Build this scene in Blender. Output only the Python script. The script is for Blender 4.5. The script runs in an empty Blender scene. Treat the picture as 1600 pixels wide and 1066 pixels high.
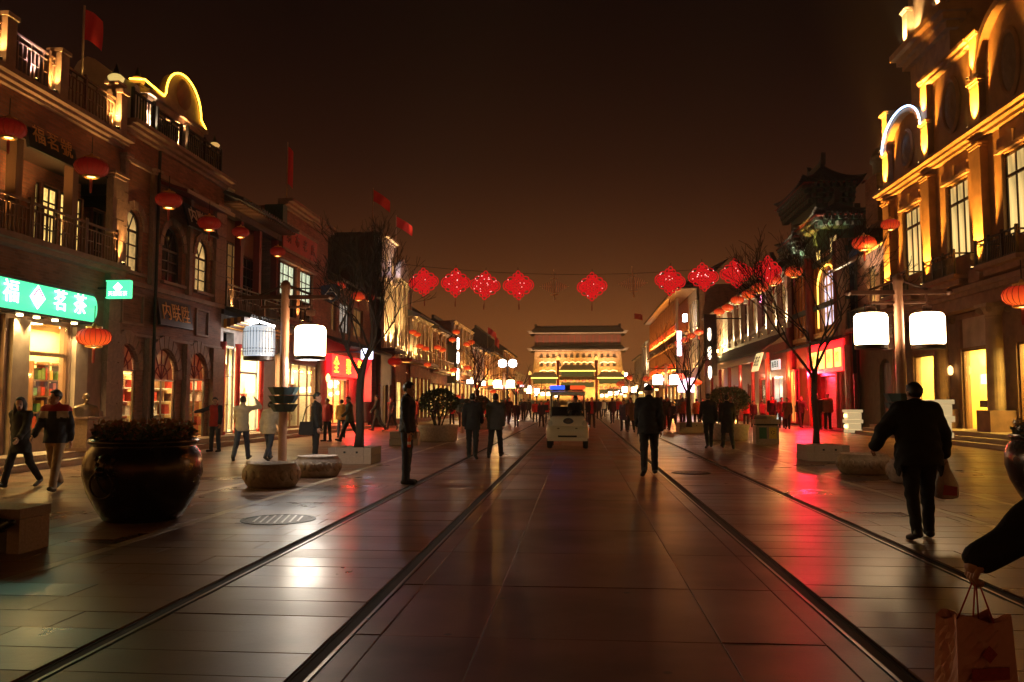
import bpy, bmesh, math, random
import numpy as np
from mathutils import Vector, Matrix
C = bpy.context.scene
COL = C.collection
PI = math.pi
random.seed(7)
# ------------------------------------------------------------------ camera
FOC, EYE = 1300.0, 1.5                      # focal length in photo pixels (1600 wide), eye height
PITCH = math.atan(95 / FOC)
YAW = math.atan(.08 * math.cos(PITCH))
cam_d = bpy.data.cameras.new('camera'); cam = bpy.data.objects.new('camera', cam_d); COL.objects.link(cam)
cam.location = (0, 0, EYE); cam.rotation_euler = (PI / 2 + PITCH, 0, YAW)
cam_d.sensor_width = 36; cam_d.lens = 36 * FOC / 1600; cam_d.clip_start = .05; cam_d.clip_end = 3000
C.camera = cam
# ------------------------------------------------------------------ night sky with the glow of the town near the horizon
w = bpy.data.worlds.new('World'); C.world = w; w.use_nodes = True
nt = w.node_tree; nt.nodes.clear()
tc = nt.nodes.new('ShaderNodeTexCoord'); sep = nt.nodes.new('ShaderNodeSeparateXYZ')
nt.links.new(tc.outputs['Generated'], sep.inputs[0])
cr = nt.nodes.new('ShaderNodeValToRGB'); cr.color_ramp.interpolation = 'B_SPLINE'
stops = [(0.0, (.27, .082, .017)), (.07, (.200, .060, .0140)), (.16, (.052, .0145, .0046)), (.28, (.0105, .0028, .0016)), (.45, (.0020, .0008, .0007)), (1.0, (.0012, .0006, .0005))]
el = cr.color_ramp.elements
while len(el) < len(stops): el.new(.5)
for e, (p, c) in zip(el, stops): e.position = p; e.color = (*c, 1)
nt.links.new(sep.outputs['Z'], cr.inputs[0])
bgn = nt.nodes.new('ShaderNodeBackground'); bgn.inputs[1].default_value = 1.0
wo = nt.nodes.new('ShaderNodeOutputWorld')
nt.links.new(cr.outputs[0], bgn.inputs[0]); nt.links.new(bgn.outputs[0], wo.inputs[0])
C.view_settings.view_transform = 'Standard'; C.view_settings.look = 'None'
C.view_settings.exposure = 0.3; C.view_settings.gamma = 1.0
try: C.view_settings.use_curve_mapping = False
except Exception: pass
cy = C.cycles
cy.use_denoising = True
try: cy.denoiser = 'OPENIMAGEDENOISE'
except Exception: pass
cy.max_bounces = 6; cy.diffuse_bounces = 3; cy.glossy_bounces = 3; cy.transmission_bounces = 4; cy.transparent_max_bounces = 10
cy.sample_clamp_indirect = 4.0; cy.sample_clamp_direct = 0.0
cy.caustics_reflective = False; cy.caustics_refractive = False
cy.use_light_tree = True; cy.use_adaptive_sampling = False

# ------------------------------------------------------------------ measuring the photograph
_R = np.array([math.cos(YAW), math.sin(YAW), 0]); _F = np.array([-math.sin(YAW) * math.cos(PITCH), math.cos(YAW) * math.cos(PITCH), math.sin(PITCH)])
_U = np.array([math.sin(YAW) * math.sin(PITCH), -math.cos(YAW) * math.sin(PITCH), math.cos(PITCH)])
def _ray(u, v): return _R * (u - 800) + _U * (533 - v) + _F * FOC
def ground_at(u, v, z=0.0):
    d = _ray(u, v); t = (z - EYE) / d[2]; return float(d[0] * t), float(d[1] * t)
def on_x(u, v, X):                                     # where the sight line meets the plane x = X -> (y, z)
    d = _ray(u, v); t = X / d[0]; return float(d[1] * t), float(EYE + d[2] * t)
def on_y(u, v, Y):                                     # ... the plane y = Y -> (x, z)
    d = _ray(u, v); t = Y / d[1]; return float(d[0] * t), float(EYE + d[2] * t)

# ------------------------------------------------------------------ materials
MATS = {}
def _new(name):
    m = bpy.data.materials.new(name); m.use_nodes = True
    return m, m.node_tree, m.node_tree.nodes['Principled BSDF']
def mat(name, col, rough=.6, metal=0.0, var=.25, scale=6.0, bump=.15, bscale=None, spec=.5, coat=0.0, stretch=None):
    if name in MATS: return MATS[name]
    m, t, b = _new(name); N = t.nodes; L = t.links
    b.inputs['Roughness'].default_value = rough; b.inputs['Metallic'].default_value = metal
    b.inputs['Specular IOR Level'].default_value = spec
    if coat: b.inputs['Coat Weight'].default_value = coat; b.inputs['Coat Roughness'].default_value = .15
    tcn = N.new('ShaderNodeTexCoord'); vec = tcn.outputs['Object']
    if stretch:
        mp = N.new('ShaderNodeMapping'); mp.inputs['Scale'].default_value = stretch; L.new(vec, mp.inputs[0]); vec = mp.outputs[0]
    n = N.new('ShaderNodeTexNoise'); n.inputs['Scale'].default_value = scale; n.inputs['Detail'].default_value = 5; L.new(vec, n.inputs['Vector'])
    r = N.new('ShaderNodeValToRGB'); r.color_ramp.elements[0].position = .28; r.color_ramp.elements[1].position = .72
    c0 = [max(0, x * (1 - var)) for x in col]; c1 = [min(1, x * (1 + var)) for x in col]
    r.color_ramp.elements[0].color = (*c0, 1); r.color_ramp.elements[1].color = (*c1, 1)
    L.new(n.outputs['Fac'], r.inputs[0]); L.new(r.outputs[0], b.inputs['Base Color'])
    mr = N.new('ShaderNodeMapRange'); mr.inputs['To Min'].default_value = max(.02, rough - .1); mr.inputs['To Max'].default_value = min(1, rough + .1)
    L.new(n.outputs['Fac'], mr.inputs[0]); L.new(mr.outputs[0], b.inputs['Roughness'])
    if bump:
        n2 = N.new('ShaderNodeTexNoise'); n2.inputs['Scale'].default_value = bscale or scale * 5; n2.inputs['Detail'].default_value = 4; L.new(vec, n2.inputs['Vector'])
        bp = N.new('ShaderNodeBump'); bp.inputs['Strength'].default_value = bump; bp.inputs['Distance'].default_value = .02
        L.new(n2.outputs['Fac'], bp.inputs['Height']); L.new(bp.outputs[0], b.inputs['Normal'])
    MATS[name] = m; return m
def brick_mat(name, col, mortar, bw=.26, bh=.07, rough=.8):
    if name in MATS: return MATS[name]
    m, t, b = _new(name); N = t.nodes; L = t.links
    tcn = N.new('ShaderNodeTexCoord'); s = N.new('ShaderNodeSeparateXYZ'); L.new(tcn.outputs['Object'], s.inputs[0])
    ad = N.new('ShaderNodeMath'); ad.operation = 'ADD'; L.new(s.outputs['X'], ad.inputs[0]); L.new(s.outputs['Y'], ad.inputs[1])
    cb = N.new('ShaderNodeCombineXYZ'); L.new(ad.outputs[0], cb.inputs[0]); L.new(s.outputs['Z'], cb.inputs[1])
    bk = N.new('ShaderNodeTexBrick'); L.new(cb.outputs[0], bk.inputs['Vector']); bk.inputs['Scale'].default_value = 1
    bk.inputs['Brick Width'].default_value = bw; bk.inputs['Row Height'].default_value = bh; bk.inputs['Mortar Size'].default_value = .008
    bk.inputs['Color1'].default_value = (*[x * .75 for x in col], 1); bk.inputs['Color2'].default_value = (*[min(1, x * 1.25) for x in col], 1)
    bk.inputs['Mortar'].default_value = (*mortar, 1)
    n = N.new('ShaderNodeTexNoise'); n.inputs['Scale'].default_value = 1.3; n.inputs['Detail'].default_value = 6; L.new(tcn.outputs['Object'], n.inputs['Vector'])
    mx = N.new('ShaderNodeMix'); mx.data_type = 'RGBA'; mx.blend_type = 'MULTIPLY'; mx.inputs[0].default_value = .7
    rp = N.new('ShaderNodeValToRGB'); rp.color_ramp.elements[0].position = .3; rp.color_ramp.elements[1].position = .7
    rp.color_ramp.elements[0].color = (.5, .48, .45, 1); rp.color_ramp.elements[1].color = (1, 1, 1, 1); L.new(n.outputs['Fac'], rp.inputs[0])
    L.new(bk.outputs['Color'], mx.inputs[6]); L.new(rp.outputs[0], mx.inputs[7]); L.new(mx.outputs[2], b.inputs['Base Color'])
    bp = N.new('ShaderNodeBump'); bp.inputs['Strength'].default_value = .6; bp.inputs['Distance'].default_value = .01; bp.invert = True
    L.new(bk.outputs['Fac'], bp.inputs['Height']); L.new(bp.outputs[0], b.inputs['Normal'])
    b.inputs['Roughness'].default_value = rough
    MATS[name] = m; return m
def emit(name, col, strength, base=(.5, .5, .5), sampling=None):
    if name in MATS: return MATS[name]
    m, t, b = _new(name)
    b.inputs['Base Color'].default_value = (*base, 1); b.inputs['Roughness'].default_value = .4
    b.inputs['Emission Color'].default_value = (*col, 1); b.inputs['Emission Strength'].default_value = strength
    if sampling: m.cycles.emission_sampling = sampling
    MATS[name] = m; return m
def lit_window_mat(name, col, strength, scale=1.2):
    """a lit room behind a curtain: uneven warm light in the pane"""
    if name in MATS: return MATS[name]
    m, t, b = _new(name); N = t.nodes; L = t.links
    tcn = N.new('ShaderNodeTexCoord'); n = N.new('ShaderNodeTexNoise'); n.inputs['Scale'].default_value = scale; n.inputs['Detail'].default_value = 3
    L.new(tcn.outputs['Object'], n.inputs['Vector'])
    mr = N.new('ShaderNodeMapRange'); mr.inputs['From Min'].default_value = .3; mr.inputs['From Max'].default_value = .7
    mr.inputs['To Min'].default_value = strength * .35; mr.inputs['To Max'].default_value = strength * 1.3
    L.new(n.outputs['Fac'], mr.inputs[0]); L.new(mr.outputs[0], b.inputs['Emission Strength'])
    b.inputs['Emission Color'].default_value = (*col, 1); b.inputs['Base Color'].default_value = (.3, .25, .15, 1); b.inputs['Roughness'].default_value = .12
    MATS[name] = m; return m
def glass_mat():
    if 'glass' in MATS: return MATS['glass']
    m = bpy.data.materials.new('glass'); m.use_nodes = True; t = m.node_tree; t.nodes.clear()
    o = t.nodes.new('ShaderNodeOutputMaterial'); mx = t.nodes.new('ShaderNodeMixShader'); tr = t.nodes.new('ShaderNodeBsdfTransparent'); gl = t.nodes.new('ShaderNodeBsdfGlossy')
    tr.inputs[0].default_value = (.93, .95, .94, 1); gl.inputs['Roughness'].default_value = .03
    lw = t.nodes.new('ShaderNodeLayerWeight'); lw.inputs[0].default_value = .5; pw = t.nodes.new('ShaderNodeMath'); pw.operation = 'POWER'; pw.inputs[1].default_value = 4.0; t.links.new(lw.outputs['Facing'], pw.inputs[0])
    fr = t.nodes.new('ShaderNodeMapRange'); fr.inputs['To Min'].default_value = .05; fr.inputs['To Max'].default_value = .8; t.links.new(pw.outputs[0], fr.inputs[0])
    t.links.new(fr.outputs[0], mx.inputs[0]); t.links.new(tr.outputs[0], mx.inputs[1]); t.links.new(gl.outputs[0], mx.inputs[2]); t.links.new(mx.outputs[0], o.inputs[0])
    MATS['glass'] = m; return m
GLASS = glass_mat()
def granite(name, col, rough):
    """worn polished paving granite: speckle, cloudy wear, uneven gloss, a tint of its own for each slab"""
    if name in MATS: return MATS[name]
    m, t, b = _new(name); N = t.nodes; L = t.links
    geo = N.new('ShaderNodeNewGeometry'); oi = N.new('ShaderNodeObjectInfo')
    n1 = N.new('ShaderNodeTexNoise'); n1.inputs['Scale'].default_value = 140; n1.inputs['Detail'].default_value = 2; L.new(geo.outputs['Position'], n1.inputs['Vector'])
    n2 = N.new('ShaderNodeTexNoise'); n2.inputs['Scale'].default_value = .9; n2.inputs['Detail'].default_value = 4; n2.inputs['Roughness'].default_value = .5; L.new(geo.outputs['Position'], n2.inputs['Vector'])
    a = N.new('ShaderNodeMapRange'); a.inputs['To Min'].default_value = .72; a.inputs['To Max'].default_value = 1.28; L.new(n1.outputs['Fac'], a.inputs[0])
    c = N.new('ShaderNodeMapRange'); c.inputs['From Min'].default_value = .3; c.inputs['From Max'].default_value = .7; c.inputs['To Min'].default_value = .74; c.inputs['To Max'].default_value = 1.14; L.new(n2.outputs['Fac'], c.inputs[0])
    d = N.new('ShaderNodeMapRange'); d.inputs['To Min'].default_value = .62; d.inputs['To Max'].default_value = 1.34; L.new(oi.outputs['Random'], d.inputs[0])
    m1 = N.new('ShaderNodeMath'); m1.operation = 'MULTIPLY'; L.new(a.outputs[0], m1.inputs[0]); L.new(c.outputs[0], m1.inputs[1])
    m2 = N.new('ShaderNodeMath'); m2.operation = 'MULTIPLY'; L.new(m1.outputs[0], m2.inputs[0]); L.new(d.outputs[0], m2.inputs[1])
    vm = N.new('ShaderNodeVectorMath'); vm.operation = 'SCALE'; vm.inputs[0].default_value = col
    vo = N.new('ShaderNodeTexVoronoi'); vo.inputs['Scale'].default_value = 2.3; L.new(geo.outputs['Position'], vo.inputs['Vector'])      # trodden gum and spills
    sp = N.new('ShaderNodeMapRange'); sp.inputs['From Min'].default_value = .045; sp.inputs['From Max'].default_value = .075; sp.inputs['To Min'].default_value = .45; sp.inputs['To Max'].default_value = 1; L.new(vo.outputs['Distance'], sp.inputs[0])
    n5 = N.new('ShaderNodeTexNoise'); n5.inputs['Scale'].default_value = .45; n5.inputs['Detail'].default_value = 7; L.new(geo.outputs['Position'], n5.inputs['Vector'])
    st = N.new('ShaderNodeMapRange'); st.inputs['From Min'].default_value = .36; st.inputs['From Max'].default_value = .5; st.inputs['To Min'].default_value = .68; st.inputs['To Max'].default_value = 1; L.new(n5.outputs['Fac'], st.inputs[0])
    m3 = N.new('ShaderNodeMath'); m3.operation = 'MULTIPLY'; L.new(sp.outputs[0], m3.inputs[0]); L.new(st.outputs[0], m3.inputs[1]); m4 = N.new('ShaderNodeMath'); m4.operation = 'MULTIPLY'; L.new(m3.outputs[0], m4.inputs[0]); L.new(m2.outputs[0], m4.inputs[1]); L.new(m4.outputs[0], vm.inputs['Scale']); L.new(vm.outputs[0], b.inputs['Base Color'])
    rr = N.new('ShaderNodeMapRange'); rr.inputs['From Min'].default_value = .3; rr.inputs['From Max'].default_value = .72; rr.inputs['To Min'].default_value = rough + .05; rr.inputs['To Max'].default_value = rough - .05; L.new(n2.outputs['Fac'], rr.inputs[0])
    r2 = N.new('ShaderNodeMapRange'); r2.inputs['To Min'].default_value = -.05; r2.inputs['To Max'].default_value = .05; L.new(oi.outputs['Random'], r2.inputs[0])
    ra = N.new('ShaderNodeMath'); ra.operation = 'ADD'; L.new(rr.outputs[0], ra.inputs[0]); L.new(r2.outputs[0], ra.inputs[1]); L.new(ra.outputs[0], b.inputs['Roughness'])
    n3 = N.new('ShaderNodeTexNoise'); n3.inputs['Scale'].default_value = 22; n3.inputs['Detail'].default_value = 4; L.new(geo.outputs['Position'], n3.inputs['Vector'])
    bp = N.new('ShaderNodeBump'); bp.inputs['Strength'].default_value = .12; bp.inputs['Distance'].default_value = .006; L.new(n3.outputs['Fac'], bp.inputs['Height']); L.new(bp.outputs[0], b.inputs['Normal'])
    MATS[name] = m; return m

# ------------------------------------------------------------------ object helpers
def tag(o, label=None, cat=None, group=None, kind=None):
    if label: o['label'] = label
    if cat: o['category'] = cat
    if group: o['group'] = group
    if kind: o['kind'] = kind
    return o
WLOC = {}
def thing(name, label, cat, loc=(0, 0, 0), rz=0.0, group=None):
    o = bpy.data.objects.new(name, None); COL.objects.link(o); o.empty_display_size = .2
    o.location = loc; o.rotation_euler = (0, 0, rz); tag(o, label, cat, group)
    return o
def root_of(o):
    while o.parent: o = o.parent
    return o
class MB:
    def __init__(s): s.v = []; s.f = []; s.m = []
    def add(s, vs, fs, m=0):
        k = len(s.v); s.v += [tuple(p) for p in vs]; s.f += [tuple(i + k for i in f) for f in fs]; s.m += [m] * len(fs)
    def box(s, x0, x1, y0, y1, z0, z1, m=0):
        x0, x1 = min(x0, x1), max(x0, x1); y0, y1 = min(y0, y1), max(y0, y1); z0, z1 = min(z0, z1), max(z0, z1)
        s.add([(x0, y0, z0), (x1, y0, z0), (x1, y1, z0), (x0, y1, z0), (x0, y0, z1), (x1, y0, z1), (x1, y1, z1), (x0, y1, z1)],
              [(0, 3, 2, 1), (4, 5, 6, 7), (0, 1, 5, 4), (1, 2, 6, 5), (2, 3, 7, 6), (3, 0, 4, 7)], m)
    def lathe(s, prof, n=16, c=(0, 0, 0), m=0, a0=0.0, sx=1, sy=1):
        vs = []; k = len(prof)
        for i in range(n):
            a = a0 + 2 * PI * i / n
            for r, z in prof: vs.append((c[0] + sx * r * math.cos(a), c[1] + sy * r * math.sin(a), c[2] + z))
        fs = []
        for i in range(n):
            j = (i + 1) % n
            for q in range(k - 1): fs.append((i * k + q, j * k + q, j * k + q + 1, i * k + q + 1))
        if prof[0][0] > 1e-4: fs.append(tuple(i * k for i in range(n))[::-1])
        if prof[-1][0] > 1e-4: fs.append(tuple(i * k + k - 1 for i in range(n)))
        s.add(vs, fs, m)
    def tube(s, pts, r, n=6, m=0, closed=False):
        pts = [Vector(p) for p in pts]; K = len(pts)
        rs = r if isinstance(r, (list, tuple)) else [r] * K
        vs = []; up = None
        for i, p in enumerate(pts):
            a = pts[(i + 1) % K] if (closed or i < K - 1) else pts[i]; b = pts[i - 1] if (closed or i > 0) else pts[i]
            t = (a - b); t = t.normalized() if t.length > 1e-9 else Vector((0, 0, 1))
            if up is None:
                up = Vector((0, 0, 1)) if abs(t.z) < .9 else Vector((1, 0, 0))
            x = t.cross(up); x = x.normalized() if x.length > 1e-6 else t.orthogonal().normalized()
            y = x.cross(t).normalized(); up = y
            for q in range(n):
                an = 2 * PI * q / n; vs.append(p + x * (rs[i] * math.cos(an)) + y * (rs[i] * math.sin(an)))
        fs = []
        for i in range(K if closed else K - 1):
            j = (i + 1) % K
            for q in range(n):
                q2 = (q + 1) % n; fs.append((i * n + q, i * n + q2, j * n + q2, j * n + q))
        if not closed: fs.append(tuple(range(n))[::-1]); fs.append(tuple((K - 1) * n + q for q in range(n)))
        s.add(vs, fs, m)
    def prism(s, poly, fn, d0, d1, m=0):
        """poly of (a, b); fn(a, b, d) -> xyz"""
        n = len(poly); vs = [fn(a, b, d0) for a, b in poly] + [fn(a, b, d1) for a, b in poly]
        fs = [tuple(range(n)), tuple(range(n, 2 * n))[::-1]] + [(i, (i + 1) % n, n + (i + 1) % n, n + i) for i in range(n)]
        s.add(vs, fs, m)
    def mesh(s, name, mats, origin=(0, 0, 0), smooth=False, recalc=True, bevel=0.0):
        me = bpy.data.meshes.new(name); ox, oy, oz = origin
        me.from_pydata([(x - ox, y - oy, z - oz) for x, y, z in s.v], [], s.f)
        for mm in (mats if isinstance(mats, (list, tuple)) else [mats]): me.materials.append(mm)
        me.polygons.foreach_set('material_index', s.m)
        if recalc or bevel:
            bm = bmesh.new(); bm.from_mesh(me)
            if bevel: bmesh.ops.bevel(bm, geom=bm.edges[:], offset=bevel, segments=1, affect='EDGES', profile=.5)
            bmesh.ops.recalc_face_normals(bm, faces=bm.faces); bm.to_mesh(me); bm.free()
        if smooth:
            me.polygons.foreach_set('use_smooth', [True] * len(me.polygons))
        me.update(); return me
    def build(s, name, mats, parent=None, smooth=False, bevel=0.0, label=None):
        o0 = root_of(parent).location if parent else (0, 0, 0)
        me = s.mesh(name, mats, o0, smooth, True, bevel)
        return put(name, me, parent, label=label)
def put(name, me, parent=None, loc=(0, 0, 0), rot=(0, 0, 0), scale=(1, 1, 1), label=None, kind=None):
    o = bpy.data.objects.new(name, me); COL.objects.link(o); o.parent = parent
    o.location = loc; o.rotation_euler = rot; o.scale = scale
    if label: o['label'] = label
    if kind: o['kind'] = kind
    return o
def copy_tree(o, parent=None):
    c = o.copy(); COL.objects.link(c); c.parent = parent
    for ch in list(o.children): copy_tree(ch, c)
    return c
UNIT = {}
def unit_box(m, bevel=0.0):
    k = ('b', m.name, bevel)
    if k not in UNIT:
        b = MB(); b.box(-.5, .5, -.5, .5, -.5, .5); UNIT[k] = b.mesh('unit_box', m, bevel=bevel)
    return UNIT[k]
def bar(name, parent, m, x0, x1, y0, y1, z0, z1):
    """one piece (a slat, a baluster, a step ...) as an object of its own that shares its mesh"""
    o = root_of(parent).location if parent else Vector((0, 0, 0))
    return put(name, unit_box(m), parent, ((x0 + x1) / 2 - o[0], (y0 + y1) / 2 - o[1], (z0 + z1) / 2 - o[2]), (0, 0, 0), (abs(x1 - x0), abs(y1 - y0), abs(z1 - z0)))
TXT = {}
def text_mesh(body, size, m, extrude=.012):
    k = (body, size, m.name, extrude)
    if k in TXT: return TXT[k]
    c = bpy.data.curves.new('lettering', 'FONT'); c.body = body; c.size = size; c.extrude = extrude; c.align_x = 'CENTER'; c.align_y = 'CENTER'; c.resolution_u = 2
    o = bpy.data.objects.new('lettering', c); COL.objects.link(o)
    dg = bpy.context.evaluated_depsgraph_get(); me = bpy.data.meshes.new_from_object(o.evaluated_get(dg))
    bpy.data.objects.remove(o); me.materials.clear(); me.materials.append(m)
    TXT[k] = me; return me
FACE = {'L': Matrix(((0, 0, 1), (1, 0, 0), (0, 1, 0))), 'R': Matrix(((0, 0, -1), (-1, 0, 0), (0, 1, 0))), 'S': Matrix(((1, 0, 0), (0, 0, -1), (0, 1, 0)))}
def lettering(body, size, m, parent, world, face, extrude=.012, tilt=0.0, name='lettering'):
    me = text_mesh(body, size, m, extrude); r = root_of(parent).location if parent else Vector((0, 0, 0))
    o = bpy.data.objects.new(name, me); COL.objects.link(o); o.parent = parent
    M3 = FACE[face].to_4x4()
    if tilt: M3 = M3 @ Matrix.Rotation(tilt, 4, 'X')
    o.matrix_local = Matrix.Translation(Vector(world) - r) @ M3
    return o
def lamp(kind, parent, world, energy, col, size=.05, spot=60, blend=.8, aim=(0, 0, 1), name='lamp', size_y=None, spread=None):
    d = bpy.data.lights.new(name, kind); d.energy = energy * {'SPOT': 34.0, 'POINT': 16.0, 'AREA': 2.0}[kind]; d.color = col
    if kind == 'AREA':
        d.size = size
        if size_y: d.shape = 'RECTANGLE'; d.size_y = size_y
    else: d.shadow_soft_size = size
    if kind == 'SPOT': d.spot_size = math.radians(spot); d.spot_blend = blend
    o = bpy.data.objects.new(name, d); COL.objects.link(o); o.parent = parent
    r = root_of(parent).location if parent else Vector((0, 0, 0))
    o.location = Vector(world) - r; o.rotation_euler = Vector(aim).to_track_quat('-Z', 'Y').to_euler()
    return o
# ------------------------------------------------------------------ palette
M_BRICK = brick_mat('grey_brick', (.25, .112, .068), (.25, .15, .11))
M_BRICKR = brick_mat('brown_brick', (.30, .105, .056), (.22, .13, .09))
M_STONE = mat('grey_stone', (.26, .155, .105), .75, scale=3, bump=.25)
M_STONEL = mat('pale_stone', (.40, .30, .21), .7, scale=2.5, bump=.2)
M_BLOCK = mat('stone_block', (.26, .155, .105), .75, scale=5, bump=.35)
M_PLASTER = mat('plaster', (.55, .5, .42), .8, scale=1.5, bump=.12)
M_WOOD = mat('dark_wood', (.05, .028, .02), .45, scale=4, stretch=(1, 1, .15), bump=.2)
M_WOODB = mat('brown_wood', (.16, .08, .045), .5, scale=4, stretch=(1, 1, .15), bump=.2)
M_RED = mat('red_lacquer', (.42, .03, .02), .3, scale=2, bump=.08, coat=.3)
M_DRED = mat('dark_red_paint', (.16, .022, .018), .45, scale=2, bump=.08)
M_GOLD = mat('gold_paint', (.75, .42, .12), .35, .6, scale=8, bump=.1)
M_TILE = mat('roof_tile', (.07, .068, .066), .7, scale=8, bump=.3)
M_GTILE = mat('green_painted_wood', (.035, .075, .06), .6, scale=9, bump=.3)
M_BLACK = mat('black_lacquer', (.012, .011, .011), .35, scale=6, bump=.05)
M_IRON = mat('dark_iron', (.03, .027, .025), .5, .6, scale=9, bump=.2)
M_STEEL = mat('worn_steel', (.22, .20, .185), .34, 1.0, scale=3, bump=.02)
M_BRONZE = mat('dark_bronze', (.055, .036, .026), .25, .9, scale=5, bump=.12, bscale=9)
M_WHITE = mat('white_paint', (.75, .73, .7), .45, scale=3, bump=.06)
M_CONC = mat('carved_granite', (.36, .265, .205), .7, scale=14, bump=.35, bscale=60)
M_DARK = mat('dark_void', (.012, .011, .01), .8, bump=0)
M_BARK = mat('bark', (.04, .027, .02), .85, scale=12, bump=.6, stretch=(1, 1, .25))
M_POLE = mat('painted_pole', (.36, .17, .10), .38, scale=3, bump=.08, coat=.3)
M_TEAL = mat('teal_plastic', (.075, .13, .14), .45, scale=3, bump=.08)
M_SOIL = mat('soil', (.05, .035, .025), .9, scale=14, bump=.6)
E_WARM = emit('warm_lamp', (1, .72, .32), 14)
E_WHITE = emit('white_lamp', (1, .97, .92), 14)
E_ORANGE = emit('orange_lamp', (1, .5, .1), 9)
E_UP = emit('uplight_lens', (1, .62, .2), 20)
E_LANT = emit('lantern_paper_lit', (1, .68, .36), 14, (.8, .8, .8))
E_LANT2 = emit('lantern_paper_dim', (.80, .90, 1.0), .62, (.75, .77, .8))
E_NEONY = emit('yellow_neon', (1, .56, .03), 9)
E_NEONB = emit('blue_neon', (.35, .6, 1), 9)
E_GREEN = emit('green_sign_lit', (.09, .86, .36), 1.3, (.02, .3, .12))
E_SIGNW = emit('white_sign_lit', (.85, 1, .93), 3.0, (.8, .8, .8))
E_MAG = emit('magenta_logo', (.75, .05, .25), .9, (.6, .05, .2))
W_YEL = lit_window_mat('lit_pane_yellow', (1, .62, .16), 1.5)
W_PALE = lit_window_mat('lit_pane_pale', (1, .66, .22), .85)
W_COOL = lit_window_mat('lit_pane_cool', (.80, .92, .62), .9)
W_DIM = lit_window_mat('lit_pane_dim', (1, .52, .14), .10)
W_DARK = mat('unlit_pane', (.02, .02, .022), .08, bump=0)
W_ORG = lit_window_mat('lit_pane_orange', (1, .42, .07), 1.2, 3)
# ------------------------------------------------------------------ ground, paving, tram rails
G_C = granite('centre_granite', (.215, .064, .036), .42)
G_T = granite('track_granite', (.145, .064, .036), .35)
G_P = granite('pavement_granite', (.185, .088, .046), .33)
G_LINE = granite('pale_granite', (.42, .33, .23), .36)
G_BASE = granite('mortar_bed', (.05, .032, .025), .9)
RAILS = (-2.97, -1.52, 1.76, 3.30)
b = MB(); b.box(-420, 420, -25, 900, -.6, -.014)
tag(put('ground', b.mesh('ground', G_BASE)), kind='structure')
def slab_mesh(sx, sy, m, key={}):
    k = (round(sx, 3), round(sy, 3), m.name)
    if k not in key:
        q = MB(); q.box(-sx / 2, sx / 2, -sy / 2, sy / 2, -.05, 0); key[k] = q.mesh('paving_slab', m, bevel=.0025)
    return key[k]
def seen(x, y): return -.72 * y - 1.6 < x < .56 * y + 1.6
def paving(name, zones, y_parts, y_end, cap=300):
    root = thing(name, None, None); root['kind'] = 'structure'
    far = MB(); n = 0; rnd = random.Random(3)
    todo = []
    for x0, x1, row, length, m, stag in zones:
        y = 2.4; k = 0
        while y < y_end:
            x = x0 - (rnd.random() * length if stag else 0)
            while x < x1 - .02:
                xa = max(x, x0); xb = min(x + length, x1)
                if x1 - xb < .12: xb = x1
                x = xb if xb == x1 else x + length
                if xb - xa < .06: continue
                if seen((xa + xb) / 2, y): todo.append((y, xa, xb, row, m))
            y += row; k += 1
    todo.sort(key=lambda t: t[0])
    mats = []
    for y, xa, xb, row, m in todo:
        if m not in mats: mats.append(m)
        if n < cap and y < y_parts:
            me = slab_mesh(round(xb - xa, 2) - .006, row - .006, m)
            put('paving_slab', me, root, ((xa + xb) / 2, y + row / 2, rnd.uniform(-.0018, .0012)), (rnd.gauss(0, .0016), rnd.gauss(0, .0016), 0)); n += 1
        else:
            far.box(xa + .004, xb - .004, y + .004, y + row - .004, -.05, rnd.uniform(-.002, .0005), mats.index(m))
    if far.v:
        o = far.build('paving_slab', mats, root); o['kind'] = 'stuff'
    return root
street = paving('street', [(-1.28, -.63, 1.5, .65, G_C, False), (-.63, .88, 1.5, 1.51, G_C, False), (.88, 1.52, 1.5, .64, G_C, False),
                           (-1.45, -1.28, 1.5, .17, G_C, False), (1.52, 1.69, 1.5, .17, G_C, False),
                           (-2.89, -1.59, .43, 1.30, G_T, False), (1.84, 3.22, .43, 1.38, G_T, False)], 60, 70)
pav_l = paving('pavement', [(-4.76, -3.05, .43, 1.05, G_P, True), (-4.90, -4.76, 1.2, .14, G_LINE, False), (-6.12, -4.90, .43, .9, G_P, True),
                            (-6.26, -6.12, 1.2, .14, G_LINE, False), (-11.9, -6.26, .6, .9, G_P, True)], 60, 62)
pav_r = paving('pavement', [(3.38, 4.92, .43, 1.05, G_P, True), (4.92, 5.06, 1.2, .14, G_LINE, False), (5.06, 6.24, .43, .9, G_P, True),
                            (6.24, 6.38, 1.2, .14, G_LINE, False), (6.38, 12.95, .6, .9, G_P, True)], 60, 62)
b = MB(); b.box(-11.9, -3.05, 62.4, 420, -.05, -.001, 0); b.box(3.38, 12.95, 62.4, 420, -.05, -.001, 0)
b.box(-2.89, -1.59, 70.4, 420, -.05, -.001, 1); b.box(1.84, 3.22, 70.4, 420, -.05, -.001, 1); b.box(-1.45, 1.69, 70.4, 420, -.05, -.001, 2)
tag(b.build('road', [G_P, G_T, G_C]), kind='structure')
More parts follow.
